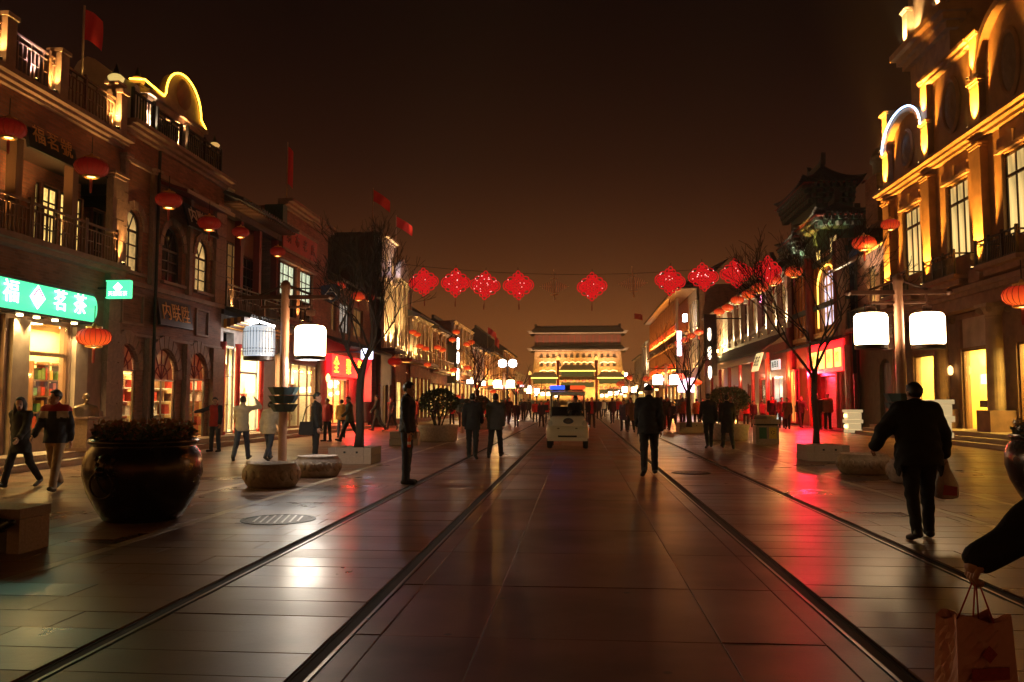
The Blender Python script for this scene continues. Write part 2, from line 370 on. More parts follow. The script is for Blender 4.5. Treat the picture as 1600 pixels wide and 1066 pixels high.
for i, x in enumerate(RAILS):
    r = thing('tram_rail', ('steel tram rail between the left pavement and the track slabs', 'steel tram rail along the left edge of the brown centre strip',
                            'steel tram rail along the right edge of the brown centre strip', 'steel tram rail between the track slabs and the right pavement')[i], 'tram rail', (x, 3, 0), 0, 'tram rails along the street')
    s = -1 if i in (0, 1) else 1
    q = MB(); q.box(x - s * .060, x - s * .036, 1.5, 380, -.05, .003); q.build('rail_head', M_STEEL, r)
    q = MB(); q.box(x + s * .048, x + s * .062, 1.5, 380, -.05, -.006); q.build('guard_lip', M_DARK, r)
    q = MB(); q.box(x - .07, x + .07, 1.5, 380, -.06, -.0095); q.build('groove_bed', M_DARK, r)
def manhole(px, py, label, rad=.36):
    x, y = ground_at(px, py); t = thing('manhole_cover', label, 'manhole cover', (x, y, .004), .2, 'manhole covers in the paving')
    q = MB(); q.lathe([(rad + .05, -.01), (rad + .05, .003), (rad, .004), (rad, .0)], 28); t1 = put('frame', q.mesh('frame', M_IRON), t)
    q = MB(); q.lathe([(.001, .002), (rad - .01, .002), (rad - .01, -.01)], 28)
    put('lid', q.mesh('lid', M_IRON), t)
    for k in range(-3, 4):
        h = math.sqrt(max(.01, (rad - .05) ** 2 - (k * .09) ** 2)); put('rib', unit_box(M_STEEL), t, (k * .09, 0, .004), (0, 0, 0), (.025, 2 * h, .006))
manhole(435, 812, 'iron manhole cover in the paving beside the big dark vat', .42)
manhole(1080, 739, 'iron manhole cover between the right tram rails')
# ------------------------------------------------------------------ facade kit
class Fac:
    """a facade standing on the plane x = X; d counts metres out towards the street, u along it (world y), z up"""
    def __init__(s, root, X, sg): s.root = root; s.X = X; s.sg = sg; s.side = 'L' if sg > 0 else 'R'
    def x(s, d): return s.X + s.sg * d
    def q(s, px, py, d=0): return on_x(px, py, s.x(d))
    def u(s, px, d=0): return on_x(px, 600, s.x(d))[0]
    def z(s, px, py, d=0): return on_x(px, py, s.x(d))[1]
    def box(s, mb, u0, u1, d0, d1, z0, z1, m=0): mb.box(s.x(d0), s.x(d1), u0, u1, z0, z1, m)
    def part(s, name, m, boxes, parent=None, bevel=0.0, label=None):
        mb = MB()
        for q in boxes: s.box(mb, *q)
        return mb.build(name, m, parent or s.root, bevel=bevel, label=label)
    def piece(s, name, m, u0, u1, d0, d1, z0, z1, parent=None):
        return bar(name, parent or s.root, m, s.x(d0), s.x(d1), u0, u1, z0, z1)
    def fn(s): return lambda a, b, d: (s.x(d), a, b)
    def text(s, body, size, m, u, z, d, tilt=0.0, parent=None, name='lettering', extrude=.012):
        return lettering(body, size, m, parent or s.root, (s.x(d), u, z), s.side, extrude, tilt, name)
    def wall(s, m, u0, u1, z0, z1, opens=(), d=0.0, th=.3, name='wall'):
        mb = MB(); us = {u0, u1}; zs = {z0, z1}
        for o in opens: us |= {o[0], o[1]}; zs |= {o[2], o[3]}
        us = sorted(x for x in us if u0 <= x <= u1); zs = sorted(x for x in zs if z0 <= x <= z1)
        P = lambda u, z, dd: (s.x(dd), u, z)
        for i in range(len(us) - 1):
            for j in range(len(zs) - 1):
                uc, zc = (us[i] + us[i + 1]) / 2, (zs[j] + zs[j + 1]) / 2
                if any(o[0] < uc < o[1] and o[2] < zc < o[3] for o in opens): continue
                mb.add([P(us[i], zs[j], d), P(us[i + 1], zs[j], d), P(us[i + 1], zs[j + 1], d), P(us[i], zs[j + 1], d)], [(0, 1, 2, 3)])
        for o in opens:
            ua, ub, za, zb = o[:4]; rise = o[4] if len(o) > 4 else 0; sp = zb - rise; uc = (ua + ub) / 2; hw = (ub - ua) / 2
            R = lambda a, b: mb.add([P(*a, d), P(*b, d), P(*b, d - th), P(*a, d - th)], [(0, 1, 2, 3)])
            R((ua, za), (ub, za)); R((ua, za), (ua, sp)); R((ub, za), (ub, sp))
            if rise:
                pts = [(uc + hw * math.cos(PI * k / 12), sp + rise * math.sin(PI * k / 12)) for k in range(13)]
                for k in range(12):
                    a, c = pts[k], pts[k + 1]; R(a, c)
                    mb.add([P(*a, d), P(*c, d), P(c[0], zb, d), P(a[0], zb, d)], [(0, 1, 2, 3)])
            else: R((ua, zb), (ub, zb))
        mb.add([P(u0, z1, d), P(u1, z1, d), P(u1, z1, d - th), P(u0, z1, d - th)], [(0, 1, 2, 3)])
        o0 = s.root.location
        me = mb.mesh(name, m, o0, recalc=False); return put(name, me, s.root)
    def mass(s, m, u0, u1, z1, depth=9.0, d0=-.32, name='side_wall', near=True):
        """the body of the house behind the facade: both side walls, back and flat roof"""
        mb = MB(); P = lambda u, d, z: (s.x(d), u, z)
        for u in (u0 + .002, u1 - .002): mb.add([P(u, d0 + .3, 0), P(u, d0 - depth, 0), P(u, d0 - depth, z1), P(u, d0 + .3, z1)], [(0, 1, 2, 3)])
        mb.add([P(u0, d0 - depth, 0), P(u1, d0 - depth, 0), P(u1, d0 - depth, z1), P(u0, d0 - depth, z1)], [(0, 1, 2, 3)])
        put(name, mb.mesh(name, m, s.root.location, recalc=False), s.root)
        mb = MB(); mb.box(s.x(d0 + .02), s.x(d0 - depth), u0 + .01, u1 - .01, z1 - .2, z1 - .05); mb.build('roof', M_TILE, s.root)
    def room(s, m, u0, u1, z0, z1, depth=2.6, d=-.31, light=None, col=(1, .74, .36), n=3, name='shop_interior', floor=None):
        """a lit shop behind its window: walls, floor, ceiling, ceiling lamps"""
        mb = MB(); P = lambda u, dd, z: (s.x(dd), u, z); a, c = d, d - depth
        mb.add([P(u0, c, z0), P(u1, c, z0), P(u1, c, z1), P(u0, c, z1)], [(0, 1, 2, 3)])
        mb.add([P(u0, a, z0), P(u0, c, z0), P(u0, c, z1), P(u0, a, z1)], [(0, 1, 2, 3)])
        mb.add([P(u1, a, z0), P(u1, c, z0), P(u1, c, z1), P(u1, a, z1)], [(0, 1, 2, 3)])
        mb.add([P(u0, a, z1), P(u1, a, z1), P(u1, c, z1), P(u0, c, z1)], [(0, 1, 2, 3)])
        mb.add([P(u0, a, z0), P(u1, a, z0), P(u1, c, z0), P(u0, c, z0)], [(0, 1, 2, 3)])
        o = put(name, mb.mesh(name, m, s.root.location, recalc=False), s.root)
        if light:
            lamp('AREA', s.root, (s.x(d - depth * .45), (u0 + u1) / 2, z1 - .12), light, col, size=depth * .6, size_y=(u1 - u0) * .8, aim=(0, 0, -1), name='shop_lamp')
            for k in range(n):
                bar('ceiling_lamp', s.root, E_WARM, s.x(d - .5), s.x(d - .75), u0 + (k + .5) * (u1 - u0) / n - .12, u0 + (k + .5) * (u1 - u0) / n + .12, z1 - .06, z1 - .02)
        return o
    def window(s, u0, u1, z0, z1, rise=0, d=-.16, nu=2, nz=3, fm=None, pm=None, name='window', near=True, fw=.06, mw=.03, sill=None, fan=3):
        fm = fm or M_WOOD; pm = pm or W_DIM; mb = MB(); sp = z1 - rise; uc = (u0 + u1) / 2; hw = (u1 - u0) / 2
        s.box(mb, u0, u0 + fw, d - .05, d + .03, z0, sp); s.box(mb, u1 - fw, u1, d - .05, d + .03, z0, sp); s.box(mb, u0 + fw, u1 - fw, d - .05, d + .03, z0, z0 + fw)
        s.box(mb, u0 + fw, u1 - fw, d - .05, d + .03, sp - fw, sp)
        us = [u0 + fw + (u1 - u0 - 2 * fw) * k / nu for k in range(nu + 1)]; zs = [z0 + fw + (sp - z0 - 2 * fw) * k / nz for k in range(nz + 1)]
        for a in us[1:-1]: s.box(mb, a - mw / 2, a + mw / 2, d - .045, d + .025, z0 + fw, sp - fw)
        for a in zs[1:-1]: s.box(mb, u0 + fw, u1 - fw, d - .04, d + .02, a - mw / 2, a + mw / 2)
        if rise:
            N = 10
            for k in range(N):
                a0, a1 = PI * k / N, PI * (k + 1) / N
                poly = [(uc + hw * math.cos(a0), sp + rise * math.sin(a0)), (uc + hw * math.cos(a1), sp + rise * math.sin(a1)),
                        (uc + (hw - fw) * math.cos(a1), sp + (rise - fw) * math.sin(a1)), (uc + (hw - fw) * math.cos(a0), sp + (rise - fw) * math.sin(a0))]
                mb.prism(poly, s.fn(), d - .05, d + .03)
            for k in range(1, fan):
                a = PI * k / fan; mb.tube([(s.x(d), uc, sp), (s.x(d), uc + (hw - fw * .5) * math.cos(a), sp + (rise - fw * .5) * math.sin(a))], mw * .6, 4)
        w_ = mb.build(name, fm, s.root)
        pb = MB()
        for i in range(nu):
            for j in range(nz):
                if near: s.piece('pane', pm, us[i] + .004, us[i + 1] - .004, d - .02, d - .01, zs[j] + .004, zs[j + 1] - .004, w_)
                else: s.box(pb, us[i] + .004, us[i + 1] - .004, d - .02, d - .01, zs[j] + .004, zs[j + 1] - .004)
        if rise:
            pts = [(uc + (hw - fw) * math.cos(PI * k / 12), sp + (rise - fw) * math.sin(PI * k / 12)) for k in range(13)]
            pb.prism(pts, s.fn(), d - .02, d - .01)
        if pb.v: pb.build('pane', pm, w_)
        if sill: s.piece('sill', sill, u0 - .08, u1 + .08, d, d + .3, z0 - .1, z0 - .002, w_)
        return w_
    def cornice(s, m, u0, u1, z, steps=((.12, .08), (.22, .07), (.32, .1)), name='cornice', d=0.0):
        mb = MB(); zz = z
        for i, (o, h) in enumerate(steps): s.box(mb, u0 - .001 * i, u1 + .001 * i, d - .2, d + o, zz, zz + h); zz += h
        return mb.build(name, m, s.root)
    def pilaster(s, m, u0, u1, z0, z1, d1=.14, cap=True, d0=-.05, name='pilaster', capm=None, blocks=0):
        boxes = [(u0, u1, d0, d1, z0, z1)]
        if blocks:
            n = blocks; h = (z1 - z0) / n; p = s.part(name, m, [(u0 + .02, u1 - .02, d0, d1 - .03, z0, z1)])
            for k in range(n): s.piece('stone_block', m, u0, u1, d0 + .01, d1, z0 + k * h + .012, z0 + (k + 1) * h - .012, p)
        else: p = s.part(name, m, boxes)
        if cap:
            s.part('capital', capm or m, [(u0 - .04, u1 + .04, d0, d1 + .05, z1 + .001, z1 + .08), (u0 - .09, u1 + .09, d0, d1 + .1, z1 + .081, z1 + .16)], p)
        return p
    def uplight(s, u, z, d=.3, energy=14, col=(1, .55, .16), spot=75, lean=.22):
        f = put('uplight', s.upmesh(), s.root, (s.x(d) - s.root.location[0], u - s.root.location[1], z - s.root.location[2]))
        l = lamp('SPOT', None, (0, 0, .09), energy, col, .035, spot, .7, (-s.sg * lean, 0, 1), 'uplight_lamp'); l.parent = f; l.location = (0, 0, .095)
        return f
    def upmesh(s):
        if 'up' not in UNIT:
            b = MB(); b.lathe([(.05, 0), (.055, .05), (.06, .07)], 8, m=0); b.lathe([(.001, .074), (.05, .074)], 8, m=1); UNIT['up'] = b.mesh('uplight', [M_IRON, E_UP])
        return UNIT['up']
    def railing(s, u0, u1, z0, z1, d, m, step=.14, post=1.6, name='railing', bal='baluster', fret=False, bw=.03):
        n = max(1, round((u1 - u0) / post)); boxes = [(u0, u1, d - .03, d + .03, z1 - .06, z1), (u0, u1, d - .025, d + .025, z0, z0 + .05)]
        for k in range(n + 1):
            uu = u0 + (u1 - u0) * k / n; boxes.append((uu - .04, uu + .04, d - .041, d + .041, z0 - .001, z1 + .08))
        if fret:
            zt = z1 - .2; boxes.append((u0, u1, d - .022, d + .022, zt, zt + .03))
        p = s.part(name, m, boxes)
        k = 0; uu = u0 + step / 2
        while uu < u1:
            top = z1 - .06 if not fret else (zt if k % 3 else z1 - .06)
            s.piece(bal, m, uu - bw / 2, uu + bw / 2, d - bw / 2, d + bw / 2, z0 + .05, top, p)
            if fret and k % 3 == 1: s.piece('fret', m, uu - step * .9, uu + step * .9, d - bw * .45, d + bw * .45, z0 + (z1 - z0) * .45, z0 + (z1 - z0) * .45 + .025, p)
            uu += step; k += 1
        return p
    def tiles(s, u0, u1, d0, z0, d1, z1, pitch=.24, m=None, name='eave', near=True, th=.08, ends=True):
        """sloping tiled roof strip, from (d0, z0) low out at the street up to (d1, z1)"""
        m = m or M_TILE; P = lambda u, d, z: (s.x(d), u, z)
        mb = MB(); mb.add([P(u0, d0, z0), P(u1, d0, z0), P(u1, d1, z1), P(u0, d1, z1), P(u0, d0, z0 - th), P(u1, d0, z0 - th), P(u1, d1, z1 - th), P(u0, d1, z1 - th)],
                          [(0, 1, 2, 3), (4, 7, 6, 5), (0, 4, 5, 1), (1, 5, 6, 2), (2, 6, 7, 3), (3, 7, 4, 0)])
        p = mb.build(name, m, s.root)
        L = math.hypot(d1 - d0, z1 - z0); n = max(1, int((u1 - u0) / pitch)); k_ = ('tile', round(L, 2), m.name)
        if k_ not in UNIT:
            b = MB(); b.tube([(0, 0, 0), (L, 0, 0)], .055, 6); b.lathe([(.001, -.012), (.07, -.012), (.07, .01), (.001, .01)], 8)
            for i in range(len(b.v) - 32, len(b.v)): x, y, z = b.v[i]; b.v[i] = (z, y, x)
            UNIT[k_] = b.mesh('roof_tile', m)
        ang = math.atan2(z1 - z0, abs(d1 - d0)); o0 = s.root.location
        fb = MB()
        for i in range(n):
            uu = u0 + (i + .5) * (u1 - u0) / n
            if near: put('roof_tile', UNIT[k_], p, (s.x(d0) - o0[0], uu - o0[1], z0 + .02 - o0[2]), (0, -ang, PI if s.sg > 0 else 0) if True else None)
            else: fb.tube([P(uu, d0, z0 + .02), P(uu, d1, z1 + .02)], .055, 4)
        if fb.v: q = fb.build('roof_tile', m, p); q['kind'] = 'stuff'
        return p
    def house(s, mb=None): pass
def building(name, label, X, sg, u0, group='buildings along the shopping street', cat='building'):
    r = thing(name, label, cat, (X, u0, 0), 0, group); return Fac(r, X, sg)
def board_sign(name, label, world, face, w_, h_, th, board, text, tm, size, frame=None, tilt=0.0, gap=None, group=None, cat='sign', extrude=.012):
    """a board with raised letters, its own thing"""
    t = thing(name, label, cat, world, 0, group); M3 = FACE[face].to_4x4() @ Matrix.Rotation(tilt, 4, 'X')
    e = bpy.data.objects.new('board', MBq(w_, h_, th, board)); COL.objects.link(e); e.parent = t; e.matrix_local = M3
    if frame:
        for (a, b_, c, d_) in ((-w_ / 2 - .02, w_ / 2 + .02, h_ / 2 + .002, h_ / 2 + .045), (-w_ / 2 - .02, w_ / 2 + .02, -h_ / 2 - .045, -h_ / 2 - .002), (-w_ / 2 - .045, -w_ / 2 - .002, -h_ / 2, h_ / 2), (w_ / 2 + .002, w_ / 2 + .045, -h_ / 2, h_ / 2)):
            q = MB(); q.box(a, b_, c, d_, -th / 2 - .01, th / 2 + .02); o = put('frame', q.mesh('frame', frame), t); o.matrix_local = M3
    if text:
        n = len(text); adv = (w_ * .86) / n
        for i, ch in enumerate(text):
            if ch == ' ': continue
            o = put('character', text_mesh(ch, size, tm, extrude), t); o.matrix_local = M3 @ Matrix.Translation(((i - (n - 1) / 2) * adv, 0, th / 2 + extrude * .6 + .002))
    return t, M3
def MBq(w_, h_, th, m, bevel=.0):
    b = MB(); b.box(-w_ / 2, w_ / 2, -h_ / 2, h_ / 2, -th / 2, th / 2); return b.mesh('board', m, bevel=bevel)
# ================================================================== LEFT SIDE
def steps(name, label, X0, sg, u0, u1, n, tread, m=None):
    t = thing(name, label, 'steps', (X0, u0, 0)); m = m or M_STONEL
    for k in range(n):
        y = u0
        while y < u1 - .05:
            y2 = min(y + 1.9, u1)
            bar('step', t, m, X0 - sg * (k * tread), X0 - sg * 2.6, y + .004, y2 - .004, k * .15 + (.002 if k else 0), (k + 1) * .15); y = y2
    return t
def goods(t_label, m, F, u0, u1, z0, z1, d0, d1, n, rows, group, name='goods_box', seed=1, fill=.8):
    """boxes standing on a shelf, each one its own thing"""
    rnd = random.Random(seed); ORD = ('bottom', 'second', 'third', 'fourth', 'fifth'); NTH = ('first', 'second', 'third', 'fourth', 'fifth', 'sixth', 'seventh')
    for r in range(rows):
        z = z0 + r * (z1 - z0) / rows; u = u0
        for k in range(n):
            if rnd.random() > fill: continue
            wu = (u1 - u0) / n; h = (z1 - z0) / rows * rnd.uniform(.45, .82); i = rnd.randrange(len(m))
            uc = u0 + (k + .5) * wu
            o = bpy.data.objects.new(name, unit_box(m[i][0])); COL.objects.link(o)
            o.location = (F.x((d0 + d1) / 2), uc, z + h / 2 + .002); o.scale = (abs(d1 - d0) * .8, wu * rnd.uniform(.6, .85), h)
            tag(o, '%s on the %s shelf, %s from the near end, %s' % (m[i][1], ORD[r], NTH[k], t_label), 'box', group)
# ---------------------------------------------------------------- tea shop house, nearest on the left
XL = -13.0
A = building('tea_shop_house', 'dark two storey house over the green lit tea shop sign', XL, 1, 12.5)
u = A.u
uE = u(176)                                   # end of the house
sh0, sh1 = u(38), u(108)                      # shop window beside the pilasters
A.wall(M_STONE, 12.5, uE, .3, 4.25, [(12.9, u(4), .45, 3.5), (sh0, sh1, .75, 3.5)], name='ground_floor_wall')
A.wall(M_BRICK, 12.5, uE, 4.25, 5.05, name='brick_band')
A.part('balcony_slab', M_STONE, [(12.5, uE, -1.3, .28, 5.05, 5.16), (12.5, uE, -1.3, .42, 5.161, 5.3)])
A.wall(M_BRICKR, 12.5, uE, 7.75, 8.7, name='upper_band')
A.cornice(M_STONE, 12.5, uE, 8.7, ((.12, .08), (.26, .08), (.42, .12)))
A.mass(M_DARK, 12.5, uE, 8.9, 8, -1.6)
# loggia behind the balcony
lg = -1.15
wins = [(13.3, 13.9), (14.6, 15.2), (15.9, 16.6), (u(-2, lg), u(13, lg)), (u(43, lg), u(52, lg)), (u(56, lg), u(82, lg)), (u(84, lg), u(109, lg)), (u(111, lg), u(120, lg))]
A.wall(M_PLASTER if False else M_BRICKR, 12.5, uE, 5.3, 7.75, [(a, b_, 5.32, 7.3) for a, b_ in wins] + [(u(136, lg), u(156, lg), 5.32, 7.2)], d=lg, name='loggia_wall')
A.part('loggia_soffit', M_WOOD, [(12.5, uE, lg - .1, -.01, 7.7, 7.74)])
for i, (a, b_) in enumerate(wins): A.window(a, b_, 5.33, 7.29, 0, lg - .1, 2 if b_ - a > .5 else 1, 5, M_WOOD, W_YEL if i != 2 else W_DIM, mw=.045)
A.window(u(136, lg), u(156, lg), 5.33, 7.19, 0, lg - .1, 2, 3, M_WOOD, W_DARK)
for a in (u(-22), u(22), u(112)): A.part('column', M_WOODB, [(a - .12, a + .12, -.35, -.1, 5.3, 7.7)])
A.railing(u(-40), u(21), 5.31, 6.2, .22, M_WOODB, .13, fret=True); A.railing(u(23), u(111), 5.31, 6.2, .22, M_WOODB, .13, fret=True); A.railing(u(113), u(164), 5.31, 6.2, .22, M_WOODB, .13, fret=True)
A.uplight(u(70), 5.31, .08, 10); A.uplight(u(167), 5.31, .34, 10); A.uplight(u(-20), 5.31, .08, 10)
A.railing(12.6, u(158), 9.0, 9.95, .2, M_WOODB, .15, fret=True)
for a in (u(-30), u(60), u(160)):
    A.part('parapet_post', M_STONE, [(a - .16, a + .16, .02, .36, 8.981, 10.1), (a - .2, a + .2, -.02, .4, 10.101, 10.2)]); A.uplight(a - .32, 9.0, .33, 10)
A.uplight(u(14), 9.0, .36, 10, (.95, .85, 1)); A.uplight(u(150), 9.0, .36, 8)
for a, b_ in ((u(10), u(37)), (u(110), u(129))): A.pilaster(M_STONEL, a, b_, .3, 3.42, .12, cap=False)
A.pilaster(M_BLOCK, u(158), uE, .3, 7.75, .16, cap=True, blocks=13)
A.part('plinth', M_BLOCK, [(u(131), u(157), 0, .1, .3, 1.25)])
A.part('plinth_panel', M_STONEL, [(u(133), u(155), .101, .13, .45, 1.1)])
A.room(mat('cream_wall', (.78, .62, .36), .7, var=.08), 12.55, sh0 - .32, .4, 3.55, 1.1, light=170, col=(1, .58, .17), n=2)
A.room(mat('cream_wall', (.78, .62, .36), .7, var=.08), sh0 - .3, uE - .1, .4, 3.55, 1.1, light=230, col=(1, .58, .17), n=3)
v0, v1 = u(42, -1.1), u(92, -1.1)
A.window(12.9, u(4), .45, 3.5, 0, -.14, 2, 2, M_WOODB, GLASS, name='shop_window', fw=.08, mw=.05)
w_ = A.window(sh0, sh1, .75, 3.5, 0, -.07, 1, 1, M_WOODB, GLASS, name='shop_window', fw=.09)
A.piece('transom', M_WOODB, sh0 + .09, sh1 - .09, -.19, -.1, 2.62, 2.72, w_)
# the shelves with tea boxes behind the window
sf = thing('display_shelf', 'wooden display shelf packed with tea boxes inside the tea shop window', 'shelf', (A.x(-1.1), v0, .4))
for k in range(5): bar('shelf_board', sf, M_WOODB, A.x(-1.3), A.x(-.95), v0 + .05, v1 - .05, .78 + k * .42, .81 + k * .42)
for a in (v0 + .03, (v0 + v1) / 2, v1 - .03): bar('side_board', sf, M_WOODB, A.x(-1.3), A.x(-.95), a - .02, a + .02, .4, 2.55)
gm = [(mat('gift_red', (.55, .05, .03), .4), 'red gift box'), (mat('gift_gold', (.7, .42, .1), .4), 'golden gift box'), (mat('gift_green', (.1, .25, .08), .4), 'green gift box'), (mat('gift_brown', (.2, .09, .04), .5), 'brown gift box')]
goods('tea shop', gm, A, v0 + .1, v1 - .1, .82, 2.5, -1.26, -.96, 7, 4, 'tea boxes on the lit shelf', 'gift_box', 5, .92)
# big green lightbox sign
g0, g1 = 13.6, A.u(148, .5)
zt, zb = A.z(148, 462, .5), A.z(148, 503, .5)
S = thing('shop_sign', 'long green lit shop sign with white characters over the tea shop window', 'sign', (A.x(.5), g0, zb), 0, 'lit green signs of the tea shop')
cc = (zt + zb) / 2; hh = (zt - zb) / 2
mb = MB(); poly = [(math.cos(t) * .12 + .36, cc + hh * math.sin(t)) for t in [(-PI / 2) + PI * k / 10 for k in range(11)]] + [(.12, zt), (.12, zb)]
poly = [(.12, zb)] + [(.36 + .14 * math.cos(-PI / 2 + PI * k / 10), cc + hh * math.sin(-PI / 2 + PI * k / 10)) for k in range(11)] + [(.12, zt)]
mb.prism(poly, lambda a, c, d: (A.x(a), d, c), g0, g1); mb.build('light_panel', E_GREEN, S)
mb = MB(); mb.box(A.x(.02), A.x(.4), g0 - .01, g1 + .02, zt, zt + .05); mb.box(A.x(.02), A.x(.4), g0 - .01, g1 + .02, zb - .05, zb); mb.build('housing', M_IRON, S)
for px, ch in ((90, '茗'), (121, '茶'), (12, '福'), (-22, '天')):
    lettering(ch, .54, E_SIGNW, S, (A.x(.515), A.u(px, .52), cc), 'L', .01, name='character')
uc = A.u(54, .52)
mb = MB(); mb.prism([(uc - .27, cc), (uc, cc - .27), (uc + .27, cc), (uc, cc + .29)], A.fn(), .505, .52); mb.build('logo_diamond', E_SIGNW, S)
mb = MB(); mb.tube([(A.x(.53), uc - .17, cc + .03), (A.x(.53), uc - .02, cc + .2), (A.x(.53), uc + .02, cc + .2), (A.x(.53), uc + .17, cc + .03)], .016, 5)
mb.tube([(A.x(.53), uc - .05, cc - .19), (A.x(.53), uc + .05, cc - .19)], .014, 5); mb.build('logo_stroke', E_MAG, S)
for a in (sh0 - .55, sh0 + .05, sh0 + .75, sh1 - .2):
    f = A.part('downlight', E_WARM, [(a - .05, a + .05, .15, .25, zb - .1, zb - .055)])
    lamp('SPOT', A.root, (A.x(.2), a, zb - .12), 4, (1, .72, .32), .04, 100, .6, (0, 0, -1), 'downlight_lamp')
# small box sign hung out from the corner, faces both ways along the street
x0, z0 = on_y(168, 464, A.u(168, .6)); yy = A.u(176, .6)
xa, za = on_y(168, 465, yy); xb, zb2 = on_y(204, 440, yy)
S2 = thing('hanging_sign', 'small green lit box sign with white diamond on the corner pilaster', 'sign', ((xa + xb) / 2, yy, za), 0, 'lit green signs of the tea shop')
mb = MB(); mb.box(xa, xb, yy - .06, yy + .06, za, zb2); mb.build('light_box', E_GREEN, S2)
mb = MB(); mb.box(xa - .02, xb + .02, yy - .07, yy + .07, zb2, zb2 + .03); mb.box(xa - .02, xb + .02, yy - .07, yy + .07, za - .03, za); mb.box(xb, xb + .025, yy - .07, yy + .07, za, zb2); mb.build('frame', E_GREEN, S2)
mb = MB(); mb.box(A.x(.1), xa - .021, yy - .03, yy + .03, zb2 - .2, zb2 - .15); mb.build('bracket', M_IRON, S2)
lettering('天福茗茶', .135, E_SIGNW, S2, ((xa + xb) / 2, yy - .066, za + .09), 'S', .004)
mb = MB(); xc = (xa + xb) / 2; zc = za + (zb2 - za) * .62; mb.prism([(xc - .13, zc), (xc, zc - .13), (xc + .13, zc), (xc, zc + .13)], lambda a, c, d: (a, d, c), yy - .072, yy - .061); mb.build('logo_diamond', E_SIGNW, S2)
E_GOLDT = mat('gilded_letter', (.85, .48, .16), .35, .5, var=.1, bump=0)
board_sign('plaque', 'dark plaque with three gilded characters above the tea shop balcony', (A.x(-.02), A.u(66, 0), A.z(66, 213, .1)), 'L', 1.9, .78, .08, M_BLACK, '福茗號', E_GOLDT, .5, tilt=-.18, cat='plaque', group='plaques on the house fronts')
steps('stone_steps', 'two long stone steps along the lit shop fronts on the left', -11.85, 1, 12.5, 47.5, 2, .3)
# ---------------------------------------------------------------- brick house with arched windows
B = building('arched_brick_house', 'brick house with arched windows and a yellow neon gable on its roof', XL, 1, uE + .01)
u = B.u; b0, b1 = uE + .01, u(343)
aw = [(186, 215, 330, 428), (247, 279, 357, 440), (300, 323, 379, 458)]
dw = [(174, 211, 541, 670), (233, 274, 549, 672), (289.5, 321, 556, 675)]
ups = [(u(a), u(c), B.z(c, e, 0) if False else 5.3, 7.15, (u(c) - u(a)) / 2 * 1.15) for a, c, d, e in aw]
dns = [(u(a), u(c), .31, 3.15, (u(c) - u(a)) / 2 * 1.15) for a, c, d, e in dw]
B.wall(M_BRICK, b0, b1, .3, 4.95, dns, name='ground_floor_wall', th=.12)
B.wall(M_BRICKR, b0, b1, 4.95, 9.3, ups, name='upper_wall', th=.28)
B.part('string_course', M_STONE, [(b0, b1, 0, .12, 4.88, 5.02), (b0, b1, 0, .07, 3.42, 3.5)])
B.part('attic_course', M_STONE, [(b0, b1, 0, .1, 8.45, 8.6)])
B.cornice(M_STONE, b0, b1, 9.3, ((.14, .1), (.3, .1), (.46, .12)))
B.mass(M_DARK, b0, b1, 9.4, 8, -3.2)
pm_ = [W_PALE, W_DARK, W_YEL]
for (a, c, z0, z1, r), pm in zip(ups, (lit_window_mat('lit_pane_soft', (1, .6, .2), .55), W_DARK, lit_window_mat('lit_pane_soft', (1, .6, .2), .55))):
    B.window(a, c, z0, z1, r, -.16, 2, 3, M_WOOD, pm, sill=M_STONE, fw=.07, mw=.045)
    uc = (a + c) / 2; hw = (c - a) / 2; sp = z1 - r
    for k in range(9):                                             # voussoirs round each arch
        a0, a1 = PI * k / 9 + .02, PI * (k + 1) / 9 - .02
        mb = MB(); mb.prism([(uc + (hw + .02) * math.cos(t), sp + (r + .02) * math.sin(t)) for t in (a0, a1)] + [(uc + (hw + .24) * math.cos(t), sp + (r + .24) * math.sin(t)) for t in (a1, a0)], B.fn(), -.02, .06)
        mb.build('arch_stone', M_BLOCK, B.root)
ins = [(mat('shop_wall_rose', (.75, .42, .24), .7, var=.1), (1, .60, .28), 190), (mat('shop_wall_amber', (.8, .6, .28), .7, var=.1), (1, .68, .25), 300), (mat('shop_wall_peach', (.75, .48, .25), .7, var=.1), (1, .58, .22), 190)]
